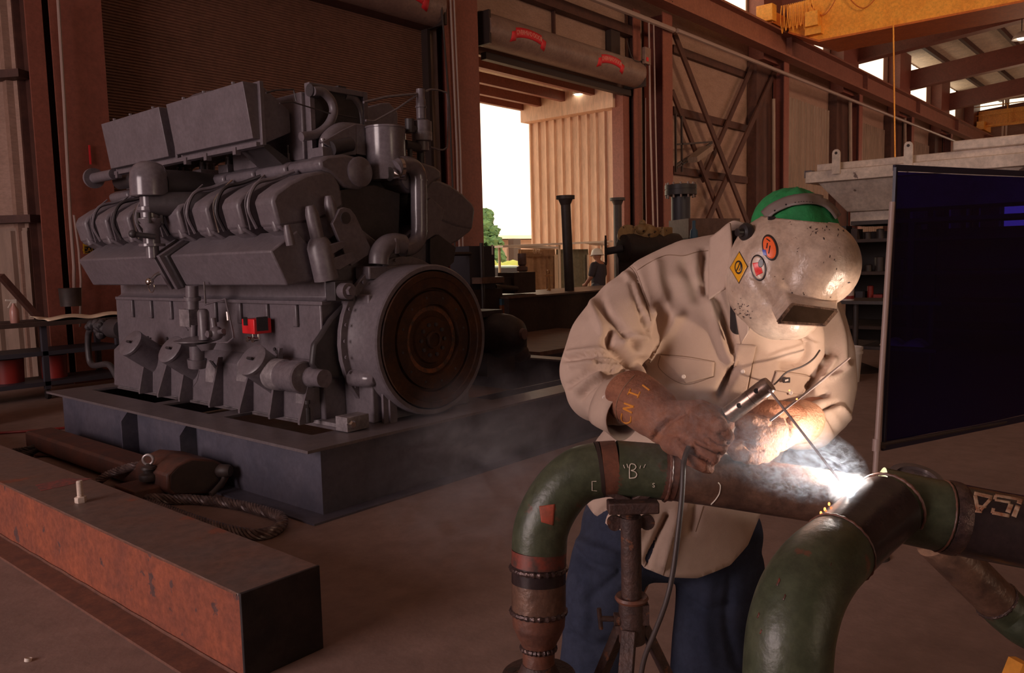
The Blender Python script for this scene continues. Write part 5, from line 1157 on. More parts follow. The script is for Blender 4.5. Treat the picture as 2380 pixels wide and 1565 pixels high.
def wring(p, ax, r, par, mt='weld_metal', w=.006, nm='weld_bead'):
    m = MB(); n = 90; ax = Vector(ax).normalized(); e = ax.orthogonal().normalized(); g = ax.cross(e)
    m.tube([p+(e*math.cos(t_)+g*math.sin(t_))*(r+.0005*math.sin(t_*24)) for t_ in [2*math.pi*i/n for i in range(n)]], [w*(1+.18*math.sin(i*1.9)) for i in range(n)], 8, closed=True)
    return m.build(nm, mt, par)
dn = (at(1252,1420,D1)-at(1252,1300,D1)).normalized()
wring(at(1252,1320,D1), dn, .057, sp1); wring(at(1252,1420,D1), dn, .056, sp1)
pipe('reducer', [(1252,1560),(1252,1508),(1252,1490),(1252,1455),(1252,1418)], D1, [.034,.034,.040,.055,.0575], 'pipe_rust', sp1)
wring(at(1252,1506,D1), dn, .034, sp1)
c = at(1252,1562,D1); m = MB(); m.lathe([(.034,.02),(.042,.0),(.045,-.006)], c, (0,0,1), 32); m.lathe([(.078,-.030),(.078,-.006),(.04,-.006)], c, (0,0,1), 48); fl_ = m.build('flange','stand_rust', sp1)
for k in range(4):
    t_ = k*math.pi/2+.35; m = MB(); m.lathe([(.0095,-.0062),(.0095,-.0052)], c+V(.061*math.cos(t_),.061*math.sin(t_),0), (0,0,1), 18); m.build('bolt_hole','rust_black', fl_)
st_ = MB(); st_.cyl(c-V(0,0,.031), V(c.x,c.y,.16), .038); st_.lathe([(.16,0),(.16,.012),(.05,.02),(.045,.17)], V(c.x,c.y,0), (0,0,1), 32)
tag(st_.build('support_post','stand_rust'), 'dark post under the pipe flange at the bottom of the photo', 'post')
# seam, green sleeve with the chalk B, rust band, long brown run
seam = pipe('seam_band', [(1388,1092),(1397,1091)], D1, .0592, 'rust_black', sp1)
pipe('rust_band', [(1396,1091),(1432,1089)], D1, .0588, 'pipe_rust', sp1)
sleeve = pipe('green_sleeve', [(1430,1089),(1538,1097)], D1, .0588, 'pipe_green', sp1); sleeve['label'] = 'green sleeve with a chalked letter'
pipe('rust_band', [(1536,1097),(1566,1101)], D1, .0588, 'pipe_rust', sp1)
wring(at(1548,1099,D1), at(1600,1105,D1)-at(1500,1095,D1), .0585, sp1, 'pipe_rust', .0035)
run = pipe('long_pipe', [(1562,1101),(1700,1121),(1950,1160)], [1.70,1.70,1.69], .0565, 'pipe_brown', sp1)
b1 = bvh_of([e1, sleeve, run, lower, seam])
dtube(b1,'chalk_letter',[(1463,1112),(1464,1082),(1474,1080),(1478,1086),(1474,1092),(1467,1094),(1476,1097),(1480,1103),(1476,1110),(1463,1112)],.0011,'chalk',sp1)
for i, (a, b) in enumerate((((1449,1081),(1452,1089)),((1457,1079),(1460,1088)),((1489,1083),(1487,1090)),((1500,1080),(1496,1088)))): dtube(b1,'chalk_quote',[a,b], .0008,'chalk',sp1)
dtube(b1,'chalk_bracket',[(1386,1119),(1376,1119),(1376,1140),(1387,1141)], .0008,'chalk',sp1, n=1)
dtube(b1,'chalk_arc',[(1669,1122),(1674,1130),(1672,1146),(1664,1160),(1653,1172)], .0012,'chalk',sp1)
dtube(b1,'chalk_arc',[(1608,1186),(1622,1180),(1636,1178)], .0006,'chalk',sp1) if 0 else None
dtext(b1,'chalk_mark','S','chalk', sp1, 1519,1128, 14, 0)
dpatch(b1,'torn_patch',[(1253,1177),(1290,1172),(1286,1222),(1258,1214)],'torn_red', sp1, .0006, 8, .0006)
# header spool on the right: header, branch towards the camera, elbow
DH = 1.60
sp2 = thing('pipe_header','dark header pipe with a big green elbow branching towards the camera at right','pipe', tuple(at(1830,1650,1.3)))
RH = .0705
hd = pipe('header_pipe', [(2205,1203),(2300,1222),(2520,1262)], [DH,DH-.01,DH-.03], RH, 'pipe_dark', sp2)
tee = pipe('green_tee', [(2040,1166),(2110,1183),(2205,1203)], [1.63,1.615,DH], RH, 'pipe_green', sp2)
hax = at(2300,1222,DH)-at(2080,1176,1.62)
m = MB(); c = at(2205,1203,DH); ax = hax.normalized(); m.lathe([(RH+.001,-.012),(RH+.003,-.006),(RH+.003,.010),(RH+.001,.016)], c, ax, 48); m.build('coupling_band','weld_metal', sp2)
wring(at(2185,1199,DH), hax, RH, sp2, 'pipe_rust', .002); wring(at(2222,1207,DH), hax, RH, sp2, 'pipe_rust', .002)
pipe('tee_end', [(1960,1142),(1990,1151)], [1.645,1.64], [.03,RH*.93], 'pipe_green', sp2) if 0 else None
brp = [(2062,1180),(2005,1227),(1948,1278)]; brd = [1.58,1.52,1.455]
br = pipe('branch_pipe', brp, brd, .0655, 'pipe_dark', sp2)
bax = at(1948,1278,1.455)-at(2062,1180,1.58)
wring(at(2068,1176,1.587), bax, .0665, sp2, 'pipe_rust', .003, 'weld_ring'); wring(at(1950,1276,1.457), bax, .066, sp2, 'pipe_rust', .0022, 'weld_ring')
bigd = [1.457,1.39,1.345,1.32,1.31,1.31]
big = pipe('branch_elbow', [(1948,1278),(1902,1322),(1865,1380),(1842,1450),(1832,1520),(1826,1640)], bigd, [.0658,.068,.0695,.070,.070,.070], 'pipe_green', sp2, 10)
big['label'] = 'big dark green elbow nearest the camera'
bp = at(1826,1640,1.31); m = MB(); m.cyl(bp+V(0,0,.02), V(bp.x,bp.y,.012), .070, seg=40); m.lathe([(.15,0),(.15,.012)], V(bp.x,bp.y,0), (0,0,1), 32); m.build('lower_leg','pipe_brown', sp2)
b2 = bvh_of([hd])
def stroke(b, par, a, c, w, mt='stencil', nm='stencil_stroke', off=.0006):
    d_ = math.hypot(c[0]-a[0], c[1]-a[1]); nx, ny = -(c[1]-a[1])/d_*w/2, (c[0]-a[0])/d_*w/2
    return dpatch(b, nm, [(a[0]+nx,a[1]+ny),(c[0]+nx,c[1]+ny),(c[0]-nx,c[1]-ny),(a[0]-nx,a[1]-ny)], mt, par, off, 6, .0005)
for a, c, w in (((2264,1147),(2306,1157),8),((2266,1152),(2273,1188),9),((2303,1160),(2279,1186),8),((2272,1176),(2292,1180),5),((2266,1189),(2282,1191),5),
    ((2313,1152),(2370,1162),6),((2314,1152),(2312,1162),8),((2312,1163),(2348,1169),5),((2372,1160),(2368,1172),12),((2350,1172),(2342,1192),12),((2306,1192),(2346,1200),8),((2309,1182),(2306,1194),8),
    ((2366,1176),(2356,1202),12)): stroke(b2, sp2, a, c, w)
dtube(b2,'chalk_bracket',[(2218,1216),(2242,1218),(2241,1247),(2222,1244)], .0009,'chalk',sp2, n=1)
b3 = bvh_of([big]); rnd = random.Random(4)
for x, y, s in ((1822,1388,7),(1808,1352,9),(1762,1430,6),(1930,1312,4),(1768,1468,5)):
    dpatch(b3,'paint_chip',[(x-s*.5,y+s),(x+s*.4,y-s),(x+s*.7,y-s*.3),(x,y+s*1.3)],'pipe_redprimer', sp2, .0005, 3, .0004)
# second branch behind: flange ring on top, brown pipe and green elbow low right
m = MB(); c = at(2130,1120,1.80); ta = V(-.32,-.30,1).normalized(); m.lathe([(.060,-.006),(.060,.006),(.045,.008),(.045,-.006),(.060,-.006)], c, ta, 40, False); m.lathe([(.05,-.10),(.05,0)], c, ta, 30); m.build('back_flange','pipe_dark', sp2)
pipe('low_branch', [(2175,1255),(2230,1310),(2318,1398)], [1.85,1.86,1.88], .048, 'pipe_brown', sp2)
lax = at(2318,1398,1.88)-at(2175,1255,1.85)
wring(at(2316,1396,1.88), lax, .049, sp2, 'weld_metal', .0035)
pipe('low_elbow', [(2318,1398),(2350,1428),(2392,1458),(2450,1480),(2540,1490)], [1.88,1.88,1.86,1.84,1.8], .0505, 'pipe_green', sp2)
q_ = at(2540,1490,1.8); q1 = at(2500,1262,1.57)
m = MB(); m.cyl(V(q1.x,q1.y,q1.z-.06), V(q1.x,q1.y,.012), .03, seg=20); m.lathe([(.15,0),(.15,.012)], V(q1.x,q1.y,0), (0,0,1), 24); m.build('support_leg','stand_rust', sp2)
# yellow corner at the bottom right
m = MB(); c = at(2372,1560,1.7); m.prism([at(2360,1590,1.7),at(2378,1545,1.7),at(2395,1545,1.7),at(2400,1600,1.7)], V(.02,.03,0)); m.prism([at(2372,1600,1.71),at(2384,1600,1.71),at(2384,1590,1.71)],V(.01,.01,-.2)) if 0 else None
a = at(2385,1600,1.7); m.cyl(a, V(a.x,a.y,0), .012, seg=8); tag(m.build('stand_wing','crane_yellow', smooth=False), 'yellow corner of a stand at the bottom right', 'stand')
# pipe stand
ps = thing('pipe_stand','rusty screw jack pipe stand holding up the green sleeve','pipe stand', tuple(V(at(1467,1300,1.7).x, at(1467,1300,1.7).y, 0)))
DS = 1.70
def sz(y): return at(1467,y,DS).z
sx_, sy_ = at(1467,1300,DS).x, at(1467,1300,DS).y
R3 = CR.copy(); R3.z = 0; R3.normalize(); F3 = V(math.cos(math.radians(40.8)), math.sin(math.radians(40.8)), 0)
c = V(sx_, sy_, sz(1150))
m = MB()
for s_ in (-1, 1):
    m.prism([c+R3*s_*.012+F3*(-.02)+V(0,0,-.012), c+R3*s_*.075+F3*(-.02)+V(0,0,.022), c+R3*s_*.072+F3*(-.02)+V(0,0,.032), c+R3*s_*.0+F3*(-.02)+V(0,0,.0)], F3*.05)
m.build('vee_head','stand_rust', ps, bevel=.002)
m = MB(); m.obox(c+V(0,0,-.012)+F3*(-.03), R3*.052, F3*.02, V(0,0,.012)); m.build('head_block','stand_rust', ps, bevel=.003)
prof = [(.026,sz(1168)),(.026,sz(1160))]; m = MB(); pr_ = []
z = sz(1215)
while z < sz(1155): pr_ += [(.0205,z),(.0175,z+.0025)]; z += .005
m.lathe(pr_, V(sx_,sy_,0), (0,0,1), 20); m.build('screw','stand_rust', ps, ang=80)
m = MB(); m.lathe([(.024,sz(1222)),(.024,sz(1198))], V(sx_,sy_,0), (0,0,1), 20); m.lathe([(.020,sz(1218)),(.020,sz(1206))], V(sx_,sy_,0), (0,0,1), 20)
for s_ in (-1,1): m.lathe([(.0,-.006),(.016,-.006),(.016,.006),(.0,.006)], V(sx_,sy_,sz(1212))+R3*s_*.034, F3, 16)
m.build('wing_nut','stand_rust', ps)
m = MB(); m.lathe([(.0215,sz(1460)),(.0215,sz(1218))], V(sx_,sy_,0), (0,0,1), 24); m.build('inner_tube','stand_rust', ps)
m = MB(); m.lathe([(.022,sz(1404)),(.033,sz(1400)),(.036,sz(1394)),(.033,sz(1388)),(.022,sz(1391))], V(sx_,sy_,0), (0,0,1), 24, False); m.build('collar_ring','pipe_rust', ps)
m = MB(); m.lathe([(.028,sz(1500)),(.028,sz(1402))], V(sx_,sy_,0)+R3*.0, (0,0,1), 24); m.obox(V(sx_,sy_,sz(1428))+R3*.022, R3*.012, F3*.02, V(0,0,.022)); m.build('sleeve','stand_rust', ps)
m = MB(); m.cyl(V(sx_,sy_,sz(1445))-R3*.02, V(sx_,sy_,sz(1443))-R3*.068, .006, seg=10); m.cyl(V(sx_,sy_,sz(1418))-R3*.07, V(sx_,sy_,sz(1468))-R3*.066, .005, seg=10); m.lathe([(.014,-.01),(.014,.01)], V(sx_,sy_,sz(1445))-R3*.028, R3, 12); m.build('clamp_handle','stand_rust', ps)
for k, a_ in enumerate((200, 330, 80)):
    d_ = V(math.cos(math.radians(a_)), math.sin(math.radians(a_)), 0); p0 = V(sx_,sy_,sz(1462))+d_*.025; p1 = V(sx_,sy_,.012)+d_*.36
    m = MB(); m.bar(p0, p1, .03, .02); m.build('leg','stand_rust', ps, bevel=.002)
# welding cable hanging from the holder
wc = MB(); wc.tube(smooth_path(PX([(1600,1040),(1592,1062),(1588,1090),(1585,1150),(1577,1230),(1564,1330),(1548,1400),(1520,1475),(1498,1530),(1485,1600),(1470,1700)], [1.60,1.585,1.57,1.56,1.555,1.555,1.56,1.58,1.6,1.62,1.66])+[V(at(1470,1800,1.7).x,at(1470,1800,1.7).y,.01)], 8), .0052, 10)
mat('cable_grey', (.055,.04,.037), .5)
tag(wc.build('welding_cable','cable_grey'), 'grey welding cable hanging in front of the pipe from the gloved hand', 'cable')
# ================================================================ the welder
mat('khaki', (.50,.365,.29), .85, col2=(.45,.325,.255), scale=6, bump=.25, bscale=900, spec=.2, grime=0)
mat('khaki_seam', (.25,.16,.11), .9, spec=.2)
mat('denim', (.026,.032,.056), .9, col2=(.042,.048,.078), scale=9, amt=1.2, bump=.4, bscale=700, spec=.15)
mat('leather', (.34,.14,.075), .75, col2=(.17,.065,.04), scale=11, amt=1.3, bump=.4, bscale=160, spec=.25)
mat('leather_light', (.56,.30,.19), .75, col2=(.45,.21,.125), scale=12, amt=.9, bump=.4, bscale=160, spec=.25)
mat('helmet_shell', (.38,.255,.185), .30, col2=(.56,.43,.34), scale=8, amt=1.2, spots=(.06,.035,.03), spot_scale=50, spot_th=.68, grime=.2, bump=.15, bscale=120)
mat('cap_green', (.015,.22,.055), .85, col2=(.012,.17,.045), scale=14, bump=.3, bscale=80)
mat('strap_grey', (.17,.125,.11), .5)
mat('black_plastic', (.018,.014,.014), .35)
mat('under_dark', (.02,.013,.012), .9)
mat('boot_leather', (.06,.03,.02), .6)
mat('sticker_orange', (.85,.13,.03), .3); mat('sticker_black', (.03,.02,.02), .35); mat('sticker_yellow', (.72,.33,.015), .35); mat('sticker_red', (.75,.02,.015), .3); mat('sticker_cream', (.55,.4,.3), .3); mat('sticker_blue', (.03,.06,.4), .3)
mat('yellow_ink', (.62,.23,.02), .8)
mat('button_white', (.75,.65,.58), .25)
WP = at(1640,900,2.12)
wl = thing('person','welder in khaki shirt, jeans, green cap and pale welding helmet bending over the pipe','person', (WP.x, WP.y, 0))
def chain(m, pts, seg=24):                       # pts = [(point, radius)] union of spheres and cones
    for (p, r), (q, s) in zip(pts, pts[1:]):
        if (q-p).length > 1e-4: m.lathe([(r,0),(s,(q-p).length)], p, q-p, seg)
    for p, r in pts: m.sphere(p, r, seg=seg, rings=14)
def C(x, y, d, rpx): return (at(x, y, d), rpx*d/F)
def voxel(m, name, mt, parent, vs=.008, smooth=6, fac=.6):
    ob = m.build(name, mt, parent)
    md = ob.modifiers.new('r','REMESH'); md.mode = 'VOXEL'; md.voxel_size = vs
    if smooth: ms = ob.modifiers.new('s','SMOOTH'); ms.iterations = smooth; ms.factor = fac
    dg = bpy.context.evaluated_depsgraph_get(); me = bpy.data.meshes.new_from_object(ob.evaluated_get(dg)); ob.modifiers.clear(); ob.data = me
    if not me.materials: me.materials.append(MATS[mt])
    for p in me.polygons: p.use_smooth = True
    return ob
def px_of(co):                                    # numpy: projected pixels of world coords
    d = co-np.array(CO); a = d@np.array(CR); b = d@np.array(CU); c = d@np.array(CF)
    return W/2+F*a/c, H/2-F*b/c
def seg_dist(px, py, poly):
    best = np.full(px.shape, 1e9)
    for (x0, y0), (x1, y1) in zip(poly, poly[1:]):
        dx, dy = x1-x0, y1-y0; L2 = dx*dx+dy*dy+1e-9; t = np.clip(((px-x0)*dx+(py-y0)*dy)/L2, 0, 1)
        best = np.minimum(best, np.hypot(px-(x0+t*dx), py-(y0+t*dy)))
    return best
def cr2(poly, n=6): return [(p.x, p.y) for p in smooth_path([V(x,y,0) for x, y in poly], n)] if len(poly) > 2 else poly
def folds(ob, flist, noise=.004, nscale=9.0):
    me = ob.data; n = len(me.vertices); co = np.empty(n*3); me.vertices.foreach_get('co', co); co = co.reshape(-1,3)
    nr = np.empty(n*3); me.vertices.foreach_get('normal', nr); nr = nr.reshape(-1,3)
    off = np.array(wloc(ob)); wco = co+off; px, py = px_of(wco)
    vd = wco-np.array(CO); vd /= np.linalg.norm(vd,axis=1)[:,None]; face = np.clip(-(vd*nr).sum(1)*2.2, 0, 1)
    disp = np.zeros(n)
    for amp, w, poly in flist: disp += amp*np.exp(-(seg_dist(px, py, cr2(poly))/w)**2)*face
    s = wco*nscale
    disp += noise*(np.sin(s[:,0]*2.1+1.7*np.sin(s[:,2]*1.3))+np.sin(s[:,1]*2.7+1.3*np.sin(s[:,0]*1.9))*np.sin(s[:,2]*1.1))*.5
    co = co+nr*disp[:,None]; me.vertices.foreach_set('co', co.ravel()); me.update()
# hidden body: one continuous figure with head and face
skinned('body', [at(1640,1180,2.15), at(1650,1000,2.15), at(1690,800,2.1), at(1730,640,2.05), at(1800,590,1.98),
    at(1500,700,2.10), at(1380,880,2.0), at(1480,960,1.86), at(1620,1000,1.72), at(1890,780,2.12), at(1915,930,2.05), at(1850,985,1.9), at(1770,1010,1.78),
    at(1500,1260,2.15), at(1400,1500,2.12), V(at(1370,1500,2.14).x,at(1370,1500,2.14).y,.10), at(1680,1270,2.16), at(1660,1500,2.15), V(at(1640,1500,2.2).x,at(1640,1500,2.2).y,.10)],
    [(0,1),(1,2),(2,3),(3,4),(2,5),(5,6),(6,7),(7,8),(2,9),(9,10),(10,11),(11,12),(0,13),(13,14),(14,15),(0,16),(16,17),(17,18)],
    [.10,.12,.13,.055,.06,.05,.04,.03,.03,.05,.04,.03,.03,.06,.045,.035,.06,.045,.035], 'skin', wl)
m = MB(); hc = at(1842,590,1.98); fwd = (at(1880,700,1.78)-at(1842,600,1.98)).normalized()
m.sphere(hc, .088, sz=1.15); chain(m, [(hc+fwd*.03, .07),(hc+fwd*.07+V(0,0,-.03), .045)]); side = fwd.cross(V(0,0,1)).normalized(); upv = side.cross(fwd)
chain(m, [(hc+fwd*.09, .012),(hc+fwd*.105-upv*.02, .016)]); 
for s_ in (-1,1): m.sphere(hc+side*s_*.092, .022, sx=.6)
hd_ = voxel(m, 'head', 'skin', wl, .006, 4)
for s_ in (-1,1):
    m = MB(); m.sphere(hc+fwd*.082+side*s_*.032+upv*.015, .012, seg=12, rings=8); m.build('eye','white_paint', hd_)
m = MB(); m.bar(hc+fwd*.085-upv*.05-side*.022, hc+fwd*.085-upv*.05+side*.022, .012, .008); m.build('mouth','tin_red', hd_)
# ---- shirt
m = MB()
secs = [(1660,600,120,2.06,.055),(1655,640,170,2.07,.10),(1690,700,215,2.08,.125),(1710,780,225,2.09,.14),(1705,860,215,2.10,.145),(1660,940,215,2.11,.15),(1610,1020,222,2.12,.155),(1580,1100,216,2.13,.16),(1570,1190,215,2.14,.165),(1572,1280,210,2.15,.165),(1580,1400,205,2.16,.16)]
rings = []; RB, FB = CR.normalized(), F3
for i, (x, y, hw, d, th) in enumerate(secs):
    c = at(x, y, d); a_ = hw*d/F; rings.append([m.bm.verts.new(c+R3*a_*math.cos(t_)+F3*th*math.sin(t_)*(1 if math.sin(t_) > 0 else .95)) for t_ in [2*math.pi*k/40 for k in range(40)]])
for A, B in zip(rings, rings[1:]):
    for k in range(40): m.bm.faces.new((A[k],A[(k+1)%40],B[(k+1)%40],B[k]))
m.bm.faces.new(rings[0][::-1]); m.bm.faces.new(rings[-1])
# shoulders and back
chain(m, [C(1520,668,2.09,72), C(1600,622,2.09,68), C(1680,600,2.08,60)])
chain(m, [C(1680,600,2.08,60), C(1800,660,2.12,80), C(1875,745,2.13,85)])
# right sleeve (image left)
chain(m, [C(1520,672,2.09,76), C(1465,725,2.06,88), C(1415,800,2.02,94), C(1388,862,1.99,88), C(1392,905,1.96,78)])
chain(m, [C(1392,900,1.96,78), C(1415,930,1.90,60), C(1440,942,1.85,48)])
chain(m, [C(1400,880,1.96,60), C(1460,880,1.95,45)])
# left sleeve (image right)
chain(m, [C(1880,750,2.13,82), C(1905,820,2.11,78), C(1915,890,2.08,72), C(1910,950,2.03,66), C(1885,990,1.96,56), C(1850,1000,1.9,46)])
shirt = voxel(m, 'shirt', 'khaki', wl, .0075, 8)
# hem and neck openings
me = shirt.data; bm = bmesh.new(); bm.from_mesh(me); o0 = wloc(shirt)
HEM = [(1330,1150),(1352,1178),(1400,1232),(1450,1280),(1500,1325),(1550,1342),(1620,1343),(1700,1318),(1745,1275),(1775,1215),(1800,1170)]
hemL = [((at(x,y,2.0)-at(1570,900,2.0)).dot(R3), at(x,y,2.0).z) for x, y in HEM]
def hemz(s):
    if s <= hemL[0][0]: return hemL[0][1]
    for (a, za), (b, zb) in zip(hemL, hemL[1:]):
        if s <= b: return za+(zb-za)*(s-a)/(b-a)
    return hemL[-1][1]
o1 = at(1570,900,2.0)
kill = [v for v in bm.verts if (v.co.z+o0.z) < hemz((v.co+o0-o1).dot(R3))]
bmesh.ops.delete(bm, geom=kill, context='VERTS')
for it in range(2):
    for v in [v for v in bm.verts if any(len(e.link_faces) == 1 for e in v.link_edges)]: v.co.z = hemz((v.co+o0-o1).dot(R3))-o0.z
bm.to_mesh(me); bm.free()
K = lambda L: [(1280+x*.358, 500+y*.358) for x, y in L]
K4 = lambda L: [(1680+x*.268, 820+y*.268) for x, y in L]
K6 = lambda L: [(1100+x*.361, 1000+y*.361) for x, y in L]
FL0 = [(-.007,6,K([(480,325),(540,365),(600,500),(640,620),(655,700),(620,800),(590,930),(575,985)])),
 (.006,8,K([(440,360),(500,400),(560,540),(600,640)])),
 (-.014,11,K([(330,450),(312,540),(360,640),(420,700),(480,770),(560,850)])),
 (.010,12,K([(290,470),(270,560),(310,680),(350,760)])),
 (-.010,7,K([(520,440),(560,560),(600,680),(625,760)])),
 (-.022,13,K([(385,760),(380,850),(450,900),(540,960),(570,985)])),
 (.010,8,K([(470,830),(540,790),(600,800)])),
 (-.013,6,K([(85,935),(250,912),(400,912),(520,950),(570,980)])),
 (.008,8,K([(110,900),(250,880),(380,880)])),
 (-.010,6,K([(300,950),(420,962),(560,985)])),
 (.008,7,K([(130,975),(300,960),(450,985)])),
 (-.010,7,K([(110,1110),(200,1050),(270,1010),(400,1000)])),
 (-.012,8,K([(200,1180),(240,1130),(330,1060),(480,1005)])),
 (.007,7,K([(170,1130),(230,1080),(320,1030)])),
 (.009,16,K([(690,330),(700,450),(740,560),(800,650)])),
 (-.018,11,K([(1000,250),(990,350),(1010,500)])),
 (-.010,18,K([(880,330),(930,450),(960,530)])),
 (.012,12,K([(660,640),(645,750),(600,900)])),
 (-.010,14,K([(720,600),(700,700),(660,780)])),
 (.010,14,K([(1040,560),(1080,700),(1130,850),(1190,990)])),
 (-.020,9,K([(1060,520),(1110,650),(1150,780),(1180,880)])),
 (-.028,11,K([(1190,1000),(1140,1090),(1100,1170)])),
 (.010,14,K([(840,640),(760,760),(690,830),(640,940)])),
 (-.008,10,K([(640,200),(680,190),(760,170)])), (.007,10,K([(500,300),(620,230),(760,180)])),
 (-.014,7,K4([(740,290),(830,170),(900,60),(950,-20)])), (.008,8,K4([(800,320),(900,180),(970,60)])),
 (-.012,6,K4([(700,500),(850,470),(1000,440)])), (-.012,7,K4([(880,500),(960,600),(1000,700)])), (.009,8,K4([(1000,470),(1080,550),(1120,600)])),
 (-.012,7,K4([(640,440),(760,380),(900,350)])), (.008,7,K4([(860,250),(1000,200),(1100,120)])),
 (-.016,9,[(1850,760),(1880,800),(1870,840),(1820,850)]), (-.012,9,[(1900,700),(1925,760),(1930,820)]), (.01,10,[(1930,700),(1955,780),(1960,850)]),
 (-.016,8,K6([(1250,560),(1180,700),(1110,860)])), (.012,12,K6([(1310,540),(1270,700),(1230,860)])), (-.012,12,K6([(960,450),(850,520),(800,600)])), (.010,14,K6([(1130,500),(1080,620),(1000,760)])),
 (-.010,12,K6([(1420,300),(1430,480),(1400,640)])), (.012,20,[(1385,1000),(1378,1080),(1372,1140)]), (-.008,14,[(1430,1010),(1420,1100),(1440,1180)])]
FL = [(a_*1.5, w_*.85, p_) for a_, w_, p_ in FL0]
folds(shirt, FL, .003, 10)
md = shirt.modifiers.new('solid','SOLIDIFY'); md.thickness = .003; md.offset = -1
bs = bvh_of([shirt])
def seam_line(pts, nm='seam', r=.0011): return dtube(bs, nm, pts, r, 'khaki_seam', shirt, .0004)
seam_line(K([(560,362),(640,310),(750,262),(860,265),(950,240),(1025,230)]))
seam_line(K([(480,320),(540,368),(590,500),(630,600),(650,690)])); seam_line(K([(500,315),(555,365),(605,500),(640,590)]), r=.0007)
seam_line(K([(715,905),(880,920),(1065,952)])); seam_line(K([(712,905),(708,1000),(870,1100),(1060,1050)]), r=.0008)
seam_line([(1802,862),(1815,863),(1870,871),(1885,878)]); seam_line([(1801,862),(1797,895),(1780,935)], r=.0008)
seam_line([(1756,805),(1740,900),(1725,960)]); seam_line(K6([(1482,490),(1455,580),(1432,655)])); seam_line(K6([(1290,690),(1250,830),(1222,935)])); seam_line([(1810,700),(1870,712)] , r=.0007)
def patch(nm, q, off=.003, mt='khaki', th=.002, par=None): return dpatch(bs, nm, q, mt, par or shirt, off, 16, th)
patch('placket', [(1712,800),(1757,803),(1722,960),(1688,955)], .004)
patch('pocket_flap', K([(712,908),(1062,955),(1055,1045),(875,1095)]), .003)
patch('pocket_flap', [(1803,864),(1884,876),(1868,920),(1790,905)], .003)
def button(x, y, r=.0055, b=None, par=None):
    h_ = hit(b or bs, x, y, .006)
    if h_ is None: return
    d = -ray(x, y).normalized(); m = MB(); m.lathe([(r*.5,-.006),(r,-.003),(r,.0),(r*.7,.0016),(r*.4,.001),(0,.001)], h_, d, 18); m.build('button','button_white', par or shirt)
for x, y in ((1590,876),(1726,864),(1708,765),(1834,912),(1409,927)): button(x, y)
# collar flap, dark neck gap
def sheet(nm, rows, mt, par, thick=.003, n=10):    # loft between two px/depth polylines
    A, B = [smooth_path([at(*p) for p in r_], n) if len(r_) > 2 else [at(*r_[0]).lerp(at(*r_[1]), i/n) for i in range(n+1)] for r_ in rows]
    k = min(len(A), len(B)); m = MB(); cols = 8
    g = [[m.bm.verts.new(A[int(i*(len(A)-1)/(k-1))].lerp(B[int(i*(len(B)-1)/(k-1))], j/cols)) for j in range(cols+1)] for i in range(k)]
    for i in range(k-1):
        for j in range(cols): m.bm.faces.new((g[i][j],g[i+1][j],g[i+1][j+1],g[i][j+1]))
    return m.build(nm, mt, par, solid=thick)
sheet('collar', [[(1651,553,1.985),(1648,600,1.945),(1647,650,1.925),(1648,697,1.915)],[(1697,518,1.93),(1701,560,1.90),(1699,610,1.885),(1685,672,1.885)]], 'khaki', shirt, .004)
sheet('collar_stand', [[(1655,552,1.99),(1700,515,1.95),(1735,520,1.95)],[(1672,565,2.03),(1710,575,2.0),(1740,590,2.0)]], 'khaki', shirt, .003)
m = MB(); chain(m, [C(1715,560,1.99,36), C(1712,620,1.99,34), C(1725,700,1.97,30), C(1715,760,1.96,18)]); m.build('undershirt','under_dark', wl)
sheet('collar', [[(1705,700,1.90),(1715,760,1.925),(1722,800,1.935)],[(1722,640,1.88),(1740,750,1.89),(1738,775,1.90)]], 'khaki', shirt, .003)
# right cuff with a dark opening
cuf = MB(); A_ = [at(*p) for p in ((1375,985,1.86),(1388,952,1.84),(1420,925,1.83),(1452,895,1.83),(1480,872,1.85))]
cc = at(1432,950,1.85); ax = (at(1520,985,1.78)-at(1400,920,1.92)).normalized(); e = ax.cross(F3).normalized(); g_ = ax.cross(e)
rg = []
for j, (t_, r_) in enumerate(((-.035,.050),(-.015,.053),(.01,.054),(.035,.056))):
    rg.append([cuf.bm.verts.new(cc+ax*t_+(e*math.cos(a)*1.12+g_*math.sin(a))*(r_+.003*math.sin(3*a+j))) for a in [2*math.pi*k/32 for k in range(32)]])
for A, B in zip(rg, rg[1:]):
    for k in range(32): cuf.bm.faces.new((A[k],A[(k+1)%32],B[(k+1)%32],B[k]))
cf = cuf.build('cuff','khaki', shirt, solid=.003)
# ---- jeans and boots
m = MB()
chain(m, [C(1570,1200,2.16,190*.5), C(1420,1300,2.12,92), C(1398,1400,2.11,88), C(1390,1500,2.11,86), C(1372,1620,2.12,80), C(1362,1760,2.14,74), (V(at(1360,1700,2.15).x,at(1360,1700,2.15).y,.12), .085)])
chain(m, [C(1570,1200,2.16,95), C(1672,1320,2.16,100), C(1664,1420,2.15,97), C(1654,1520,2.15,92), C(1640,1640,2.16,84), (V(at(1635,1700,2.2).x,at(1635,1700,2.2).y,.12), .085)])
chain(m, [C(1470,1230,2.15,120), C(1650,1240,2.16,118)])
jeans = voxel(m, 'jeans', 'denim', wl, .009, 7)
folds(jeans, [(-.014,10,K6([(640,760),(700,830),(800,890),(950,900)])), (.01,12,K6([(640,700),(760,760),(900,800)])), (-.012,10,K6([(950,930),(800,1040),(740,1100)])), (.009,12,K6([(700,1000),(720,1150),(700,1300)])), (-.012,12,K6([(620,1320),(760,1400),(900,1380)])), (-.012,10,[(1600,1400),(1640,1420),(1700,1410)]), (-.01,12,[(1700,1350),(1690,1450),(1710,1540)]), (.01,14,[(1650,1360),(1640,1450),(1650,1540)])], .005, 9)
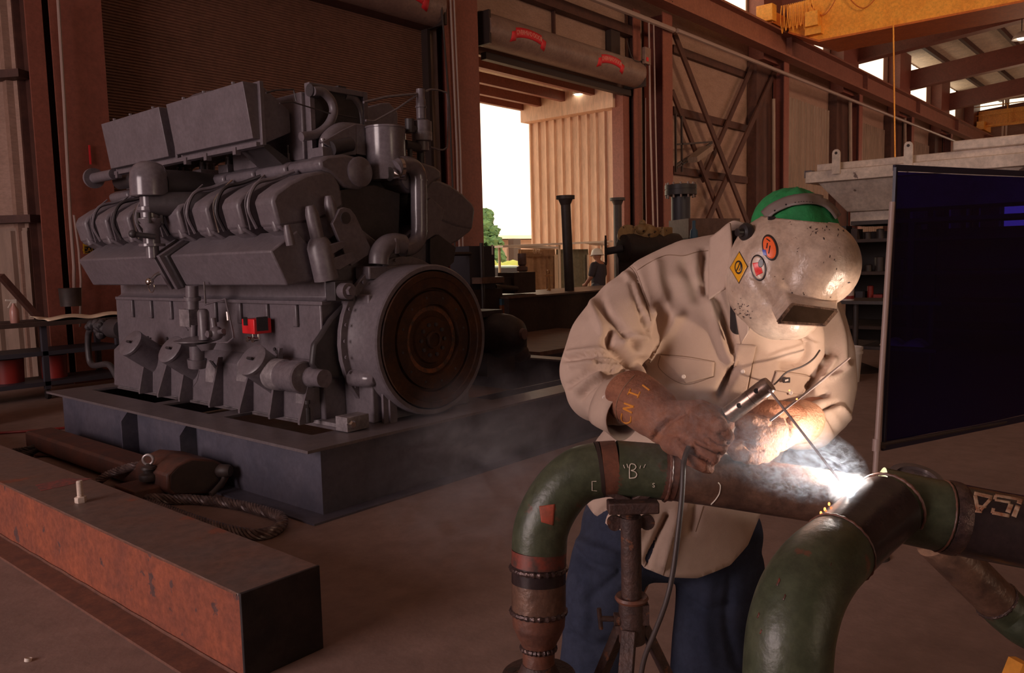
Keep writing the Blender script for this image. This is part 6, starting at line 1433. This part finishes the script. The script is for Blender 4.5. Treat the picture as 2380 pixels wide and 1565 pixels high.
for a_, lab in (((1362,2.14),0),((1637,2.2),1)):
    b_ = at(a_[0],1700,a_[1]); dr = (V(-b_.x,-b_.y,0)).normalized(); m = MB(); chain(m, [(V(b_.x,b_.y,.09),.06),(V(b_.x,b_.y,.055),.052),(V(b_.x,b_.y,.05)+dr*.17,.042)]); bo = voxel(m, 'boot', 'boot_leather', wl, .008, 3)
# ---- cap and helmet
m = MB(); capc = at(1850,545,1.95)
m.sphere(capc, .105, sx=1, sy=1, sz=1.0); 
cap = voxel(m, 'cap', 'cap_green', wl, .006, 2)
me = cap.data; o_ = wloc(cap)
n = len(me.vertices); co = np.empty(n*3); me.vertices.foreach_get('co', co); co = co.reshape(-1,3)+np.array(o_)
c_ = np.array(capc); d = co-c_; ar = d@np.array(R3); az = d[:,2]; af = d@np.array(F3)
ang = np.arctan2(af, ar); k = 1+.025*np.sin(ang*7+az*20)+.02*np.sin(ang*3+1)
new = c_+np.array(R3)*(ar*k*1.0)[:,None]+np.array(F3)*(af*k*1.1)[:,None]; new[:,2] += az*k*1.05
# tilt down to the right like the bent head
new[:,2] -= ar*.16
me.vertices.foreach_set('co', (new-np.array(o_)).ravel()); me.update()
m = MB()
chain(m, [C(1892,615,1.82,104), C(1876,655,1.80,80)])
chain(m, [C(1858,600,1.84,112), C(1815,612,1.86,118), C(1800,660,1.86,112), C(1812,700,1.84,92), C(1838,722,1.82,70)])
chain(m, [C(1790,600,1.93,90), C(1800,680,1.92,80), C(1850,620,1.95,100)])
hel = voxel(m, 'helmet', 'helmet_shell', wl, .005, 14, .7)
me = hel.data; bm = bmesh.new(); bm.from_mesh(me); o_ = wloc(hel)
pA, pB = at(1742,500,1.86), at(1992,522,1.86); back = V(0,0,1)
def rimz(p):                                       # open top: plane through the rim, rising to the back
    s = (p-pA).dot(R3)/((pB-pA).dot(R3)); return pA.z+(pB.z-pA.z)*s+ .10*((p-pA).dot(F3))
kill = [v for v in bm.verts if (v.co+o_).z > rimz(v.co+o_) or (v.co+o_-pA).dot(F3) > .135 or ((v.co+o_-pA).dot(F3) > .06 and (v.co+o_-pA).dot(R3) < .05)]
bmesh.ops.delete(bm, geom=kill, context='VERTS')
for v in [v for v in bm.verts if any(len(e.link_faces) == 1 for e in v.link_edges)]:
    if abs((v.co+o_).z-rimz(v.co+o_)) < .012: v.co.z = rimz(v.co+o_)-o_.z
bm.to_mesh(me); bm.free()
folds(hel, [(-.006,14,[(1760,640),(1800,690),(1850,700),(1900,716),(1950,715)]), (.004,30,[(1880,600),(1920,620)])], 0, 1)
md = hel.modifiers.new('solid','SOLIDIFY'); md.thickness = .003; md.offset = -1
bh = bvh_of([hel])
K2 = lambda L: [(1680+x*.2556, 420+y*.2556) for x, y in L]
# lens box
def q4(L, ds): return [at(1680+x*.2556, 420+y*.2556, d) for (x, y), d in zip(L, ds)]
Fq = q4([(618,1128),(1040,1185),(925,1318),(490,1290)], [1.655,1.675,1.655,1.635])
Bq = q4([(560,990),(1055,1060),(960,1250),(432,1168)], [1.775,1.80,1.79,1.76])
m = MB(); m.prism(Bq, (0,0,0), Fq); lb = m.build('lens_housing','helmet_shell', hel, bevel=.004)
cF = (Fq[0]+Fq[1]+Fq[2]+Fq[3])/4; nF = (Fq[1]-Fq[0]).cross(Fq[3]-Fq[0]).normalized()
if nF.dot(CF) > 0: nF = -nF
fr = MB(); inn = [p.lerp(cF,.13)+nF*.003 for p in Fq]; out_ = [p.lerp(cF,-.01)+nF*.001 for p in Fq]
for i in range(4): j = (i+1)%4; fr.bar(out_[i].lerp(cF,.05), out_[j].lerp(cF,.05), .007, .005, up=nF)
mat('worn_frame', (.36,.22,.15), .4, .3, col2=(.06,.035,.03), scale=70, amt=.8); fr.build('lens_frame','worn_frame', lb)
mat('lens_glass', (.05,.03,.018), .15, col2=(.07,.042,.026), scale=5); m = MB(); m.prism(inn, nF*.0015); m.build('lens','lens_glass', lb, smooth=False)
# side plate seam, knob, strap, stickers, chips
m = MB(); k0 = hit(bh, 1738, 541, .002); ax = -ray(1720,541).normalized()*.5-R3; ax.normalize()
m.lathe([(.020,-.004),(.022,.004),(.018,.012),(.010,.014),(.009,.028),(.0,.030)], k0, ax, 20); m.build('knob','black_plastic', hel)
m = MB(); h_ = hit(bh, 1794, 510, .003); m.obox(h_, R3*.009, V(0,0,.004)-R3*0, ray(1794,508).normalized()*.003); m.build('rim_clip','black_plastic', hel, bevel=.002)
bc = bvh_of([cap])
def strap(pts, w, mt, nm, off):
    P = smooth_path([V(x,y,0) for x, y in pts], 10); m = MB(); prev = None
    for i, p in enumerate(P):
        t_ = (P[min(i+1,len(P)-1)]-P[max(i-1,0)]).normalized(); nn = V(-t_.y, t_.x, 0); row = []
        for j in range(5):
            q = p+nn*(j/4-.5)*w; h_ = hit(bc, q.x, q.y, off)
            if h_ is None: h_ = at(q.x, q.y, 1.93)
            row.append(m.bm.verts.new(h_))
        if prev:
            for j in range(4): m.bm.faces.new((prev[j],row[j],row[j+1],prev[j+1]))
        prev = row
    return m.build(nm, mt, wl, solid=.002)
hs_ = strap([(1782,503),(1800,488),(1830,474),(1860,468),(1890,468),(1918,476),(1935,490),(1946,506)], 23, 'strap_grey', 'headband', .007)
bhb = bvh_of([hs_])
for x, y in ((1801,490),(1827,476),(1848,471),(1856,470),(1862,469),(1868,469),(1875,469),(1882,470),(1888,471)):
    h_ = hit(bhb, x, y, .0006)
    if h_ is not None: m = MB(); m.lathe([(.0022 if x < 1830 else .0012,0),(.002 if x < 1830 else .0011,.0006)], h_, -ray(x,y).normalized(), 10); m.build('strap_hole','black_plastic', hs_)
dtube(bhb,'strap_slot',[(1840,479),(1880,479),(1912,486)],.0009,'black_plastic',hs_,.0004)
def ell(cx, cy, a, b, tilt):
    t0 = math.radians(tilt)
    def f(u_, v_):
        X, Y = (u_*2-1), (v_*2-1); r_ = max(abs(X),abs(Y)); 
        if r_ > 0: l = math.hypot(X,Y); X, Y = X/l*r_, Y/l*r_
        X *= a; Y *= b; return (cx+X*math.cos(t0)-Y*math.sin(t0), cy+X*math.sin(t0)+Y*math.cos(t0))
    return f
def sticker(nm, f, mt, off, par=None): return dpatch(bh, nm, None, mt, par or hel, off, 16, .0004, f)
s1 = sticker('round_sticker', ell(1790,576,18,31,-14), 'sticker_black', .0006); sticker('sticker_face', ell(1789,576,14,26,-14), 'sticker_orange', .0013, s1)
sticker('sticker_tab', lambda u_, v_: (1772+u_*8+v_*3, 581+v_*13+u_*0), 'sticker_blue', .0018, s1)
for k_, (a, b) in enumerate((((1782,556),(1790,562)),((1784,566),(1782,578)),((1790,572),(1787,590)))): dtube(bh,'sticker_mark',[a,b],.0012,'sticker_black',s1,.0018)
s2 = sticker('round_sticker', ell(1763,623,18,31,-8), 'sticker_black', .0006); sticker('sticker_face', ell(1763,623,14.5,27,-8), 'sticker_cream', .0013, s2)
sticker('red_figure', lambda u_, v_: (1750+u_*16+v_*8, 612+v_*30-u_*(2+6*v_)), 'sticker_red', .0018, s2); sticker('dark_figure', ell(1769,612,6,10,10), 'sticker_black', .002, s2)
dia = [(1719,584),(1739,620),(1718,660),(1696,623)]
def dsh(k): 
    c_ = (sum(p[0] for p in dia)/4, sum(p[1] for p in dia)/4); P = [(c_[0]+(p[0]-c_[0])*k, c_[1]+(p[1]-c_[1])*k) for p in dia]
    return lambda u_, v_: tuple(((P[0][i]*(1-u_)+P[1][i]*u_)*(1-v_)+(P[3][i]*(1-u_)+P[2][i]*u_)*v_) for i in (0,1))
s3 = sticker('diamond_sticker', dsh(1), 'sticker_black', .0006); sticker('sticker_face', dsh(.93), 'sticker_yellow', .0012, s3); sticker('sticker_emblem', ell(1718,622,9,16,0), 'sticker_black', .0018, s3); sticker('emblem_inner', ell(1718,622,6.5,12,0), 'sticker_yellow', .0022, s3)
dtube(bh,'emblem_figure',[(1713,632),(1718,622),(1722,612),(1724,620),(1720,630)],.0013,'sticker_black',s3,.0028)
rnd = random.Random(12); mat('chip', (.05,.03,.03), .6)
for i in range(80):
    if i < 44: x, y = rnd.gauss(1722,11), rnd.gauss(727,15)
    elif i < 62: x, y = rnd.uniform(1870,1985), rnd.uniform(520,560)
    else: x, y = rnd.uniform(1800,1980), rnd.uniform(560,690)
    s_ = rnd.uniform(1.2,4); t_ = rnd.uniform(0,3.14); dpatch(bh,'paint_chip',[(x-s_*math.cos(t_),y-s_*math.sin(t_)),(x+s_*.4,y-s_*.5),(x+s_*math.cos(t_),y+s_*math.sin(t_)),(x-s_*.4,y+s_*.5)],'chip',hel,.0003,2,.0003)
# ---- gloves: gauntlet, palm, thumb and five unequal fingers closed round the holder
def hand(nm, palm, fingers, gaunt, mt, vs=.0028, sm=2):
    m = MB(); chain(m, gaunt, 28) if gaunt else None
    for p in palm: chain(m, p, 22)
    for f_ in fingers: chain(m, f_, 16)
    return voxel(m, nm, mt, wl, vs, sm, .5)
gr = hand('right_glove',
    [[C(1560,985,1.69,54), C(1610,985,1.655,56), C(1645,1000,1.635,48)], [C(1570,1020,1.67,40), C(1620,1030,1.64,40)]],
    [[C(1640,975,1.63,24), C(1672,993,1.605,22), C(1691,1016,1.60,17), C(1684,1032,1.61,13)],     # index
     [C(1625,1000,1.625,24), C(1656,1018,1.60,20), C(1677,1040,1.585,16), C(1668,1054,1.60,13)],       # middle
     [C(1605,1020,1.625,23), C(1634,1044,1.60,19), C(1659,1063,1.585,15), C(1650,1075,1.60,12)],       # ring
     [C(1580,1035,1.63,22), C(1606,1066,1.605,18), C(1636,1086,1.59,14), C(1649,1091,1.60,11)],        # little
     [C(1625,950,1.66,22), C(1662,965,1.66,20), C(1690,985,1.66,17)]],                                # thumb
    [C(1545,985,1.70,52), C(1520,960,1.74,60), C(1490,935,1.79,62), C(1470,925,1.825,64)], 'leather')
folds(gr, [(-.008,3,[(1694,1034),(1664,1029),(1640,1012)]), (-.008,3,[(1676,1057),(1647,1043),(1618,1030)]), (-.008,3,[(1656,1078),(1626,1062),(1598,1046)]), (-.006,3,[(1690,1002),(1674,1008)]), (-.010,8,[(1592,955),(1560,975),(1535,1000),(1515,1030)]), (.006,8,[(1580,948),(1548,968),(1522,995)]), (-.006,10,[(1440,940),(1452,985),(1490,1015)]), (-.005,6,[(1600,1030),(1615,1050)])], .0022, 26)
gl_ = hand('left_glove',
    [[C(1805,1010,1.74,40), C(1770,1015,1.71,46), C(1745,1018,1.69,42)]],
    [[C(1745,1030,1.68,24), C(1718,1040,1.67,20), C(1702,1046,1.66,15)],
     [C(1760,1048,1.68,22), C(1735,1056,1.665,19), C(1712,1058,1.66,15)],
     [C(1775,1050,1.69,21), C(1755,1064,1.675,17), C(1735,1066,1.67,14)],
     [C(1795,1048,1.70,19), C(1775,1066,1.69,16), C(1760,1068,1.69,13)],
     [C(1770,985,1.69,20), C(1745,978,1.68,18), C(1722,985,1.68,15)]],
    [C(1815,1000,1.77,44), C(1845,985,1.82,48), C(1865,980,1.86,50)], 'leather_light')
folds(gl_, [(-.006,4,[(1730,1030),(1745,1045),(1775,1048)]), (-.006,5,[(1830,970),(1838,1000),(1825,1040)])], .0022, 26)
m = MB(); chain(m, [C(1745,972,1.76,34), C(1790,962,1.77,34), C(1835,975,1.80,42)]); g2 = voxel(m, 'glove_thumb_cuff', 'leather', gl_, .004, 4)
bg_ = bvh_of([gr])
for ch, x, y in (('C',1454,978),('N',1460,944),('I',1477,914)): pass
for L_ in ([(1446,962),(1445,975),(1455,984),(1466,980),(1467,968)],[(1452,938),(1474,946)],[(1474,946),(1449,950)],[(1449,950),(1470,960)],[(1462,912),(1484,920)],[(1466,905),(1460,918)],[(1488,912),(1482,926)],[(1494,896),(1510,908)]):
    dtube(bg_,'glove_letter',L_,.0022,'yellow_ink',gr,.0002,4)
dtube(bg_,'glove_seam',[(1476,872),(1448,905),(1432,945),(1440,985),(1470,1010)],.0009,'khaki_seam',gr,.0005)
# ---- electrode holder, electrode and filler rod: held things stay top-level
mat('holder_metal', (.36,.26,.21), .28, .8, col2=(.20,.13,.10), scale=30); mat('rod_grey', (.30,.22,.20), .45); mat('hot_orange', (1,.2,.03), .5, emit=(1,.22,.05), estr=5)
a, b = at(1690,968,1.645), at(1790,893,1.60)
eh = thing('electrode_holder','round metal electrode holder gripped in the right glove','electrode holder', tuple(a))
m = MB(); d_ = b-a; m.lathe([(.014,-.10),(.014,.0),(.0185,.004),(.0185,.0635),(.0175,.064),(.0185,.0645),(.0185,d_.length-.008),(.016,d_.length),(.0,d_.length)], a, d_, 28); m.build('barrel','holder_metal', eh)
bb = bvh_of([o for o in bpy.data.objects if o.parent == eh])
for x, y in ((1758,909),(1718,943)):
    h_ = hit(bb, x, y, .0004); m = MB(); m.lathe([(.0052,0),(.0052,.0006)], h_, -ray(x,y).normalized(), 18); m.build('screw_hole','black_plastic', eh)
m = MB(); a2 = at(1788,907,1.585); b2 = at(1958,1126,1.585); m.cyl(a2, b2, .0026, seg=12); tag(m.build('electrode','rod_grey'), 'thin grey electrode slanting down from the holder to the arc', 'electrode')
m = MB(); m.cyl(at(1790,978,1.60), at(1900,893,1.66), .0026, .0026, seg=12); m.cyl(at(1900,893,1.66), at(1975,832,1.70), .0026, .0018, seg=12); tag(m.build('filler_rod','rod_grey'), 'thin pale rod pointing up to the right from the left glove', 'rod')
m = MB(); m.tube(smooth_path([hit(bs,1798,893,.004) or at(1798,893,1.9), at(1812,882,1.90), at(1830,865,1.90), at(1865,852,1.91), at(1890,835,1.93), at(1905,815,1.97)],6), .0022, 8)
tag(m.build('pocket_cord','cable_grey'), 'thin grey cord looping across the chest from a small tag', 'cord')
m = MB(); h_ = hit(bs,1821,881,.012) or at(1821,881,1.9); m.obox(h_, R3*.009, V(0,0,.0065), F3*.002); lg = m.build('pocket_tag','sticker_black', shirt, bevel=.001)
m = MB(); m.obox(h_-F3*.0026, R3*.004+V(0,0,.001), V(0,0,.0022), F3*.0005); m.build('tag_mark','button_white', lg)

# ---- the far worker in the hard hat
bx_ = on(1390,600,1,9.9).x; by = 9.9
def q(x, y, z): return V(bx_+x, by+y, z-.03)
m = MB(); chain(m, [(q(0,0,1.0),.12),(q(0,0,1.25),.13),(q(0,-.02,1.38),.12),(q(0,0,1.46),.06),(q(.01,.02,1.55),.055)]); m.sphere(q(.02,.04,1.60), .095, sz=1.15)
for s_ in (-1,1):
    chain(m, [(q(s_*.17,0,1.38),.06),(q(s_*.25,.02,1.14),.045),(q(s_*.20,.2,.98),.035),(q(s_*.17,.27,.97),.035)]); chain(m, [(q(s_*.1,0,.92),.09),(q(s_*.12,0,.48),.06),(q(s_*.12,0,.10),.05),(q(s_*.12,.12,.075),.04)])
voxel(m, 'body', 'skin', wk, .014, 3)
m = MB(); chain(m, [(q(0,0,.98),.155),(q(0,0,1.2),.16),(q(0,-.01,1.34),.145)]); chain(m, [(q(-.15,0,1.38),.085),(q(.15,0,1.38),.085)]); chain(m, [(q(0,0,1.38),.10),(q(0,0,1.44),.075)])
for s_ in (-1,1): chain(m, [(q(s_*.16,0,1.38),.085),(q(s_*.235,.015,1.20),.068)])
voxel(m, 'shirt', 'shirt_dark', wk, .014, 4)
m = MB()
for s_ in (-1,1): chain(m, [(q(s_*.07,0,.93),.125),(q(s_*.12,0,.48),.088),(q(s_*.12,0,.12),.08)])
voxel(m, 'trousers', 'navy_grey', wk, .014, 4)
m = MB()
for s_ in (-1,1): chain(m, [(q(s_*.12,0,.085),.055),(q(s_*.12,.15,.075),.045)])
voxel(m, 'boots', 'boot_leather', wk, .012, 2)
m = MB(); c = q(.02,.04,1.62); m.lathe([(.0,.135),(.05,.13),(.1,.10),(.125,.04),(.13,.0),(.155,-.01),(.155,-.02),(.125,-.015)], c, (.05,.08,1), 24); m.build('hard_hat','hardhat', wk)
# ================================================================ arc, sparks, smoke
mat('arc_glow', (1,1,1), .5, emit=(.86,.93,1), estr=20)
AP = at(1975,1140,1.545)
ar = thing('welding_arc','blinding white welding arc where the pipe meets the branch','arc', tuple(AP))
m = MB(); m.sphere(AP, .009, sx=1.4); m.build('arc_core','arc_glow', ar)
pl = bpy.data.lights.new('arc_light','POINT'); pl.energy = 4.6; pl.color = (1,.86,.76); pl.shadow_soft_size = .012
po = bpy.data.objects.new('arc_light', pl); COL.objects.link(po); po.location = at(1955,1080,1.66); po.parent = None
mat('molten', (1,.3,.1), .5, emit=(1,.5,.25), estr=12)
for x, y, d in ((1908,1193,1.50),(1917,1184,1.50),(1927,1172,1.51)):
    m = MB(); p = at(x,y,d); m.sphere(p, .0022, sz=1.6, seg=10, rings=8); tag(m.build('spark','hot_orange'), 'tiny orange spark on the branch pipe, %s' % {1908:'lowest',1917:'middle',1927:'highest'}[x], 'spark')
for x, y, d, l in ((1901,998,1.6,'above the smoke near the left cuff'),(1835,908,1.62,'in front of the chest button'),(1852,928,1.6,'beside the pale rod')):
    m = MB(); m.sphere(at(x,y,d), .0018, seg=10, rings=8); tag(m.build('spark','hot_orange'), 'tiny orange spark '+l, 'spark')
def volmat(name, dens, col, nscale, stretch=(1,1,1), lo=.42, hi=.62, fall=1.0, seed=0, distort=1.5, head=0):
    mt = bpy.data.materials.new(name); mt.use_nodes = True; nt = mt.node_tree; N = nt.nodes; L = nt.links; N.clear()
    out = N.new('ShaderNodeOutputMaterial'); pv = N.new('ShaderNodeVolumePrincipled'); L.new(pv.outputs[0], out.inputs['Volume'])
    pv.inputs['Color'].default_value = (*col, 1); pv.inputs['Anisotropy'].default_value = .15
    tc = N.new('ShaderNodeTexCoord'); mp = N.new('ShaderNodeMapping'); mp.inputs['Scale'].default_value = stretch; mp.inputs['Location'].default_value = (seed, seed*.7, 0)
    L.new(tc.outputs['Object'], mp.inputs[0]); n = N.new('ShaderNodeTexNoise'); n.inputs['Scale'].default_value = nscale; n.inputs['Detail'].default_value = 6; n.inputs['Roughness'].default_value = .6; n.inputs['Distortion'].default_value = distort
    L.new(mp.outputs[0], n.inputs['Vector']); mr = N.new('ShaderNodeMapRange'); mr.inputs[1].default_value = lo; mr.inputs[2].default_value = hi; L.new(n.outputs['Fac'], mr.inputs[0])
    ln = N.new('ShaderNodeVectorMath'); ln.operation = 'LENGTH'; L.new(tc.outputs['Object'], ln.inputs[0])
    fr = N.new('ShaderNodeMapRange'); fr.inputs[1].default_value = 1.0; fr.inputs[2].default_value = 1-fall; L.new(ln.outputs['Value'], fr.inputs[0])
    m1 = N.new('ShaderNodeMath'); m1.operation = 'MULTIPLY'; L.new(mr.outputs[0], m1.inputs[0]); L.new(fr.outputs[0], m1.inputs[1])
    last = m1.outputs[0]
    if head:                                   # thicker towards the source end (+x)
        sp = N.new('ShaderNodeSeparateXYZ'); L.new(tc.outputs['Object'], sp.inputs[0]); h = N.new('ShaderNodeMapRange'); h.inputs[1].default_value = -1; h.inputs[2].default_value = 1; h.inputs[3].default_value = 1; h.inputs[4].default_value = head
        L.new(sp.outputs[0], h.inputs[0]); m3 = N.new('ShaderNodeMath'); m3.operation = 'MULTIPLY'; L.new(last, m3.inputs[0]); L.new(h.outputs[0], m3.inputs[1]); last = m3.outputs[0]
    m2 = N.new('ShaderNodeMath'); m2.operation = 'MULTIPLY'; L.new(last, m2.inputs[0]); m2.inputs[1].default_value = dens; L.new(m2.outputs[0], pv.inputs['Density']); return mt
def puff(name, a, b, rad, mt, label, rad2=None):       # ellipsoid from a to b with half widths
    m = MB(); m.sphere((0,0,0), 1, seg=24, rings=14); me = bpy.data.meshes.new(name); m.bm.to_mesh(me); m.bm.free(); ob = bpy.data.objects.new(name, me); COL.objects.link(ob)
    d = b-a; ex = d.normalized(); ez = (V(0,0,1)-ex*ex.z).normalized(); ey = ez.cross(ex); L = d.length/2; r2 = rad2 or rad
    M = Matrix(((ex.x*L,ey.x*r2,ez.x*rad,0),(ex.y*L,ey.y*r2,ez.y*rad,0),(ex.z*L,ey.z*r2,ez.z*rad,0),(0,0,0,1))); M.translation = (a+b)/2; ob.matrix_world = M
    me.materials.append(mt); tag(ob, label, 'smoke', 'welding smoke', 'stuff'); return ob
puff('smoke', at(1640,1010,1.60), at(2020,1120,1.57), .085, volmat('smoke_dense', 17, (.70,.84,1), 3.6, (1.3,1,1), .50, .60, .8, 3, 2.6, 1.4), 'bright bluish white smoke plume streaming from the arc towards the gloves', .07)
puff('smoke', at(1925,1158,1.56), at(2030,1120,1.56), .035, volmat('smoke_core', 70, (.9,.95,1), 1.6, (1,1,1), .35, .6, .8, 1, .8), 'brilliant white smoke puff right at the arc', .035)
puff('smoke', at(1420,960,1.62), at(1780,1020,1.58), .13, volmat('smoke_thin', 8.0, (.8,.85,.92), 3.2, (1.2,1,1), .46, .70, .8, 7, 1.6), 'thin grey smoke veil drifting over the gloves and shirt', .10)
puff('smoke', at(900,1180,2.2), at(1480,960,1.75), .28, volmat('smoke_haze', 3.0, (.75,.78,.86), 2.6, (1,1,1), .45, .70, .9, 5, 1.4), 'faint smoke haze drifting left over the floor', .25)
SC.cycles.volume_step_rate = 1; SC.cycles.volume_bounces = 1
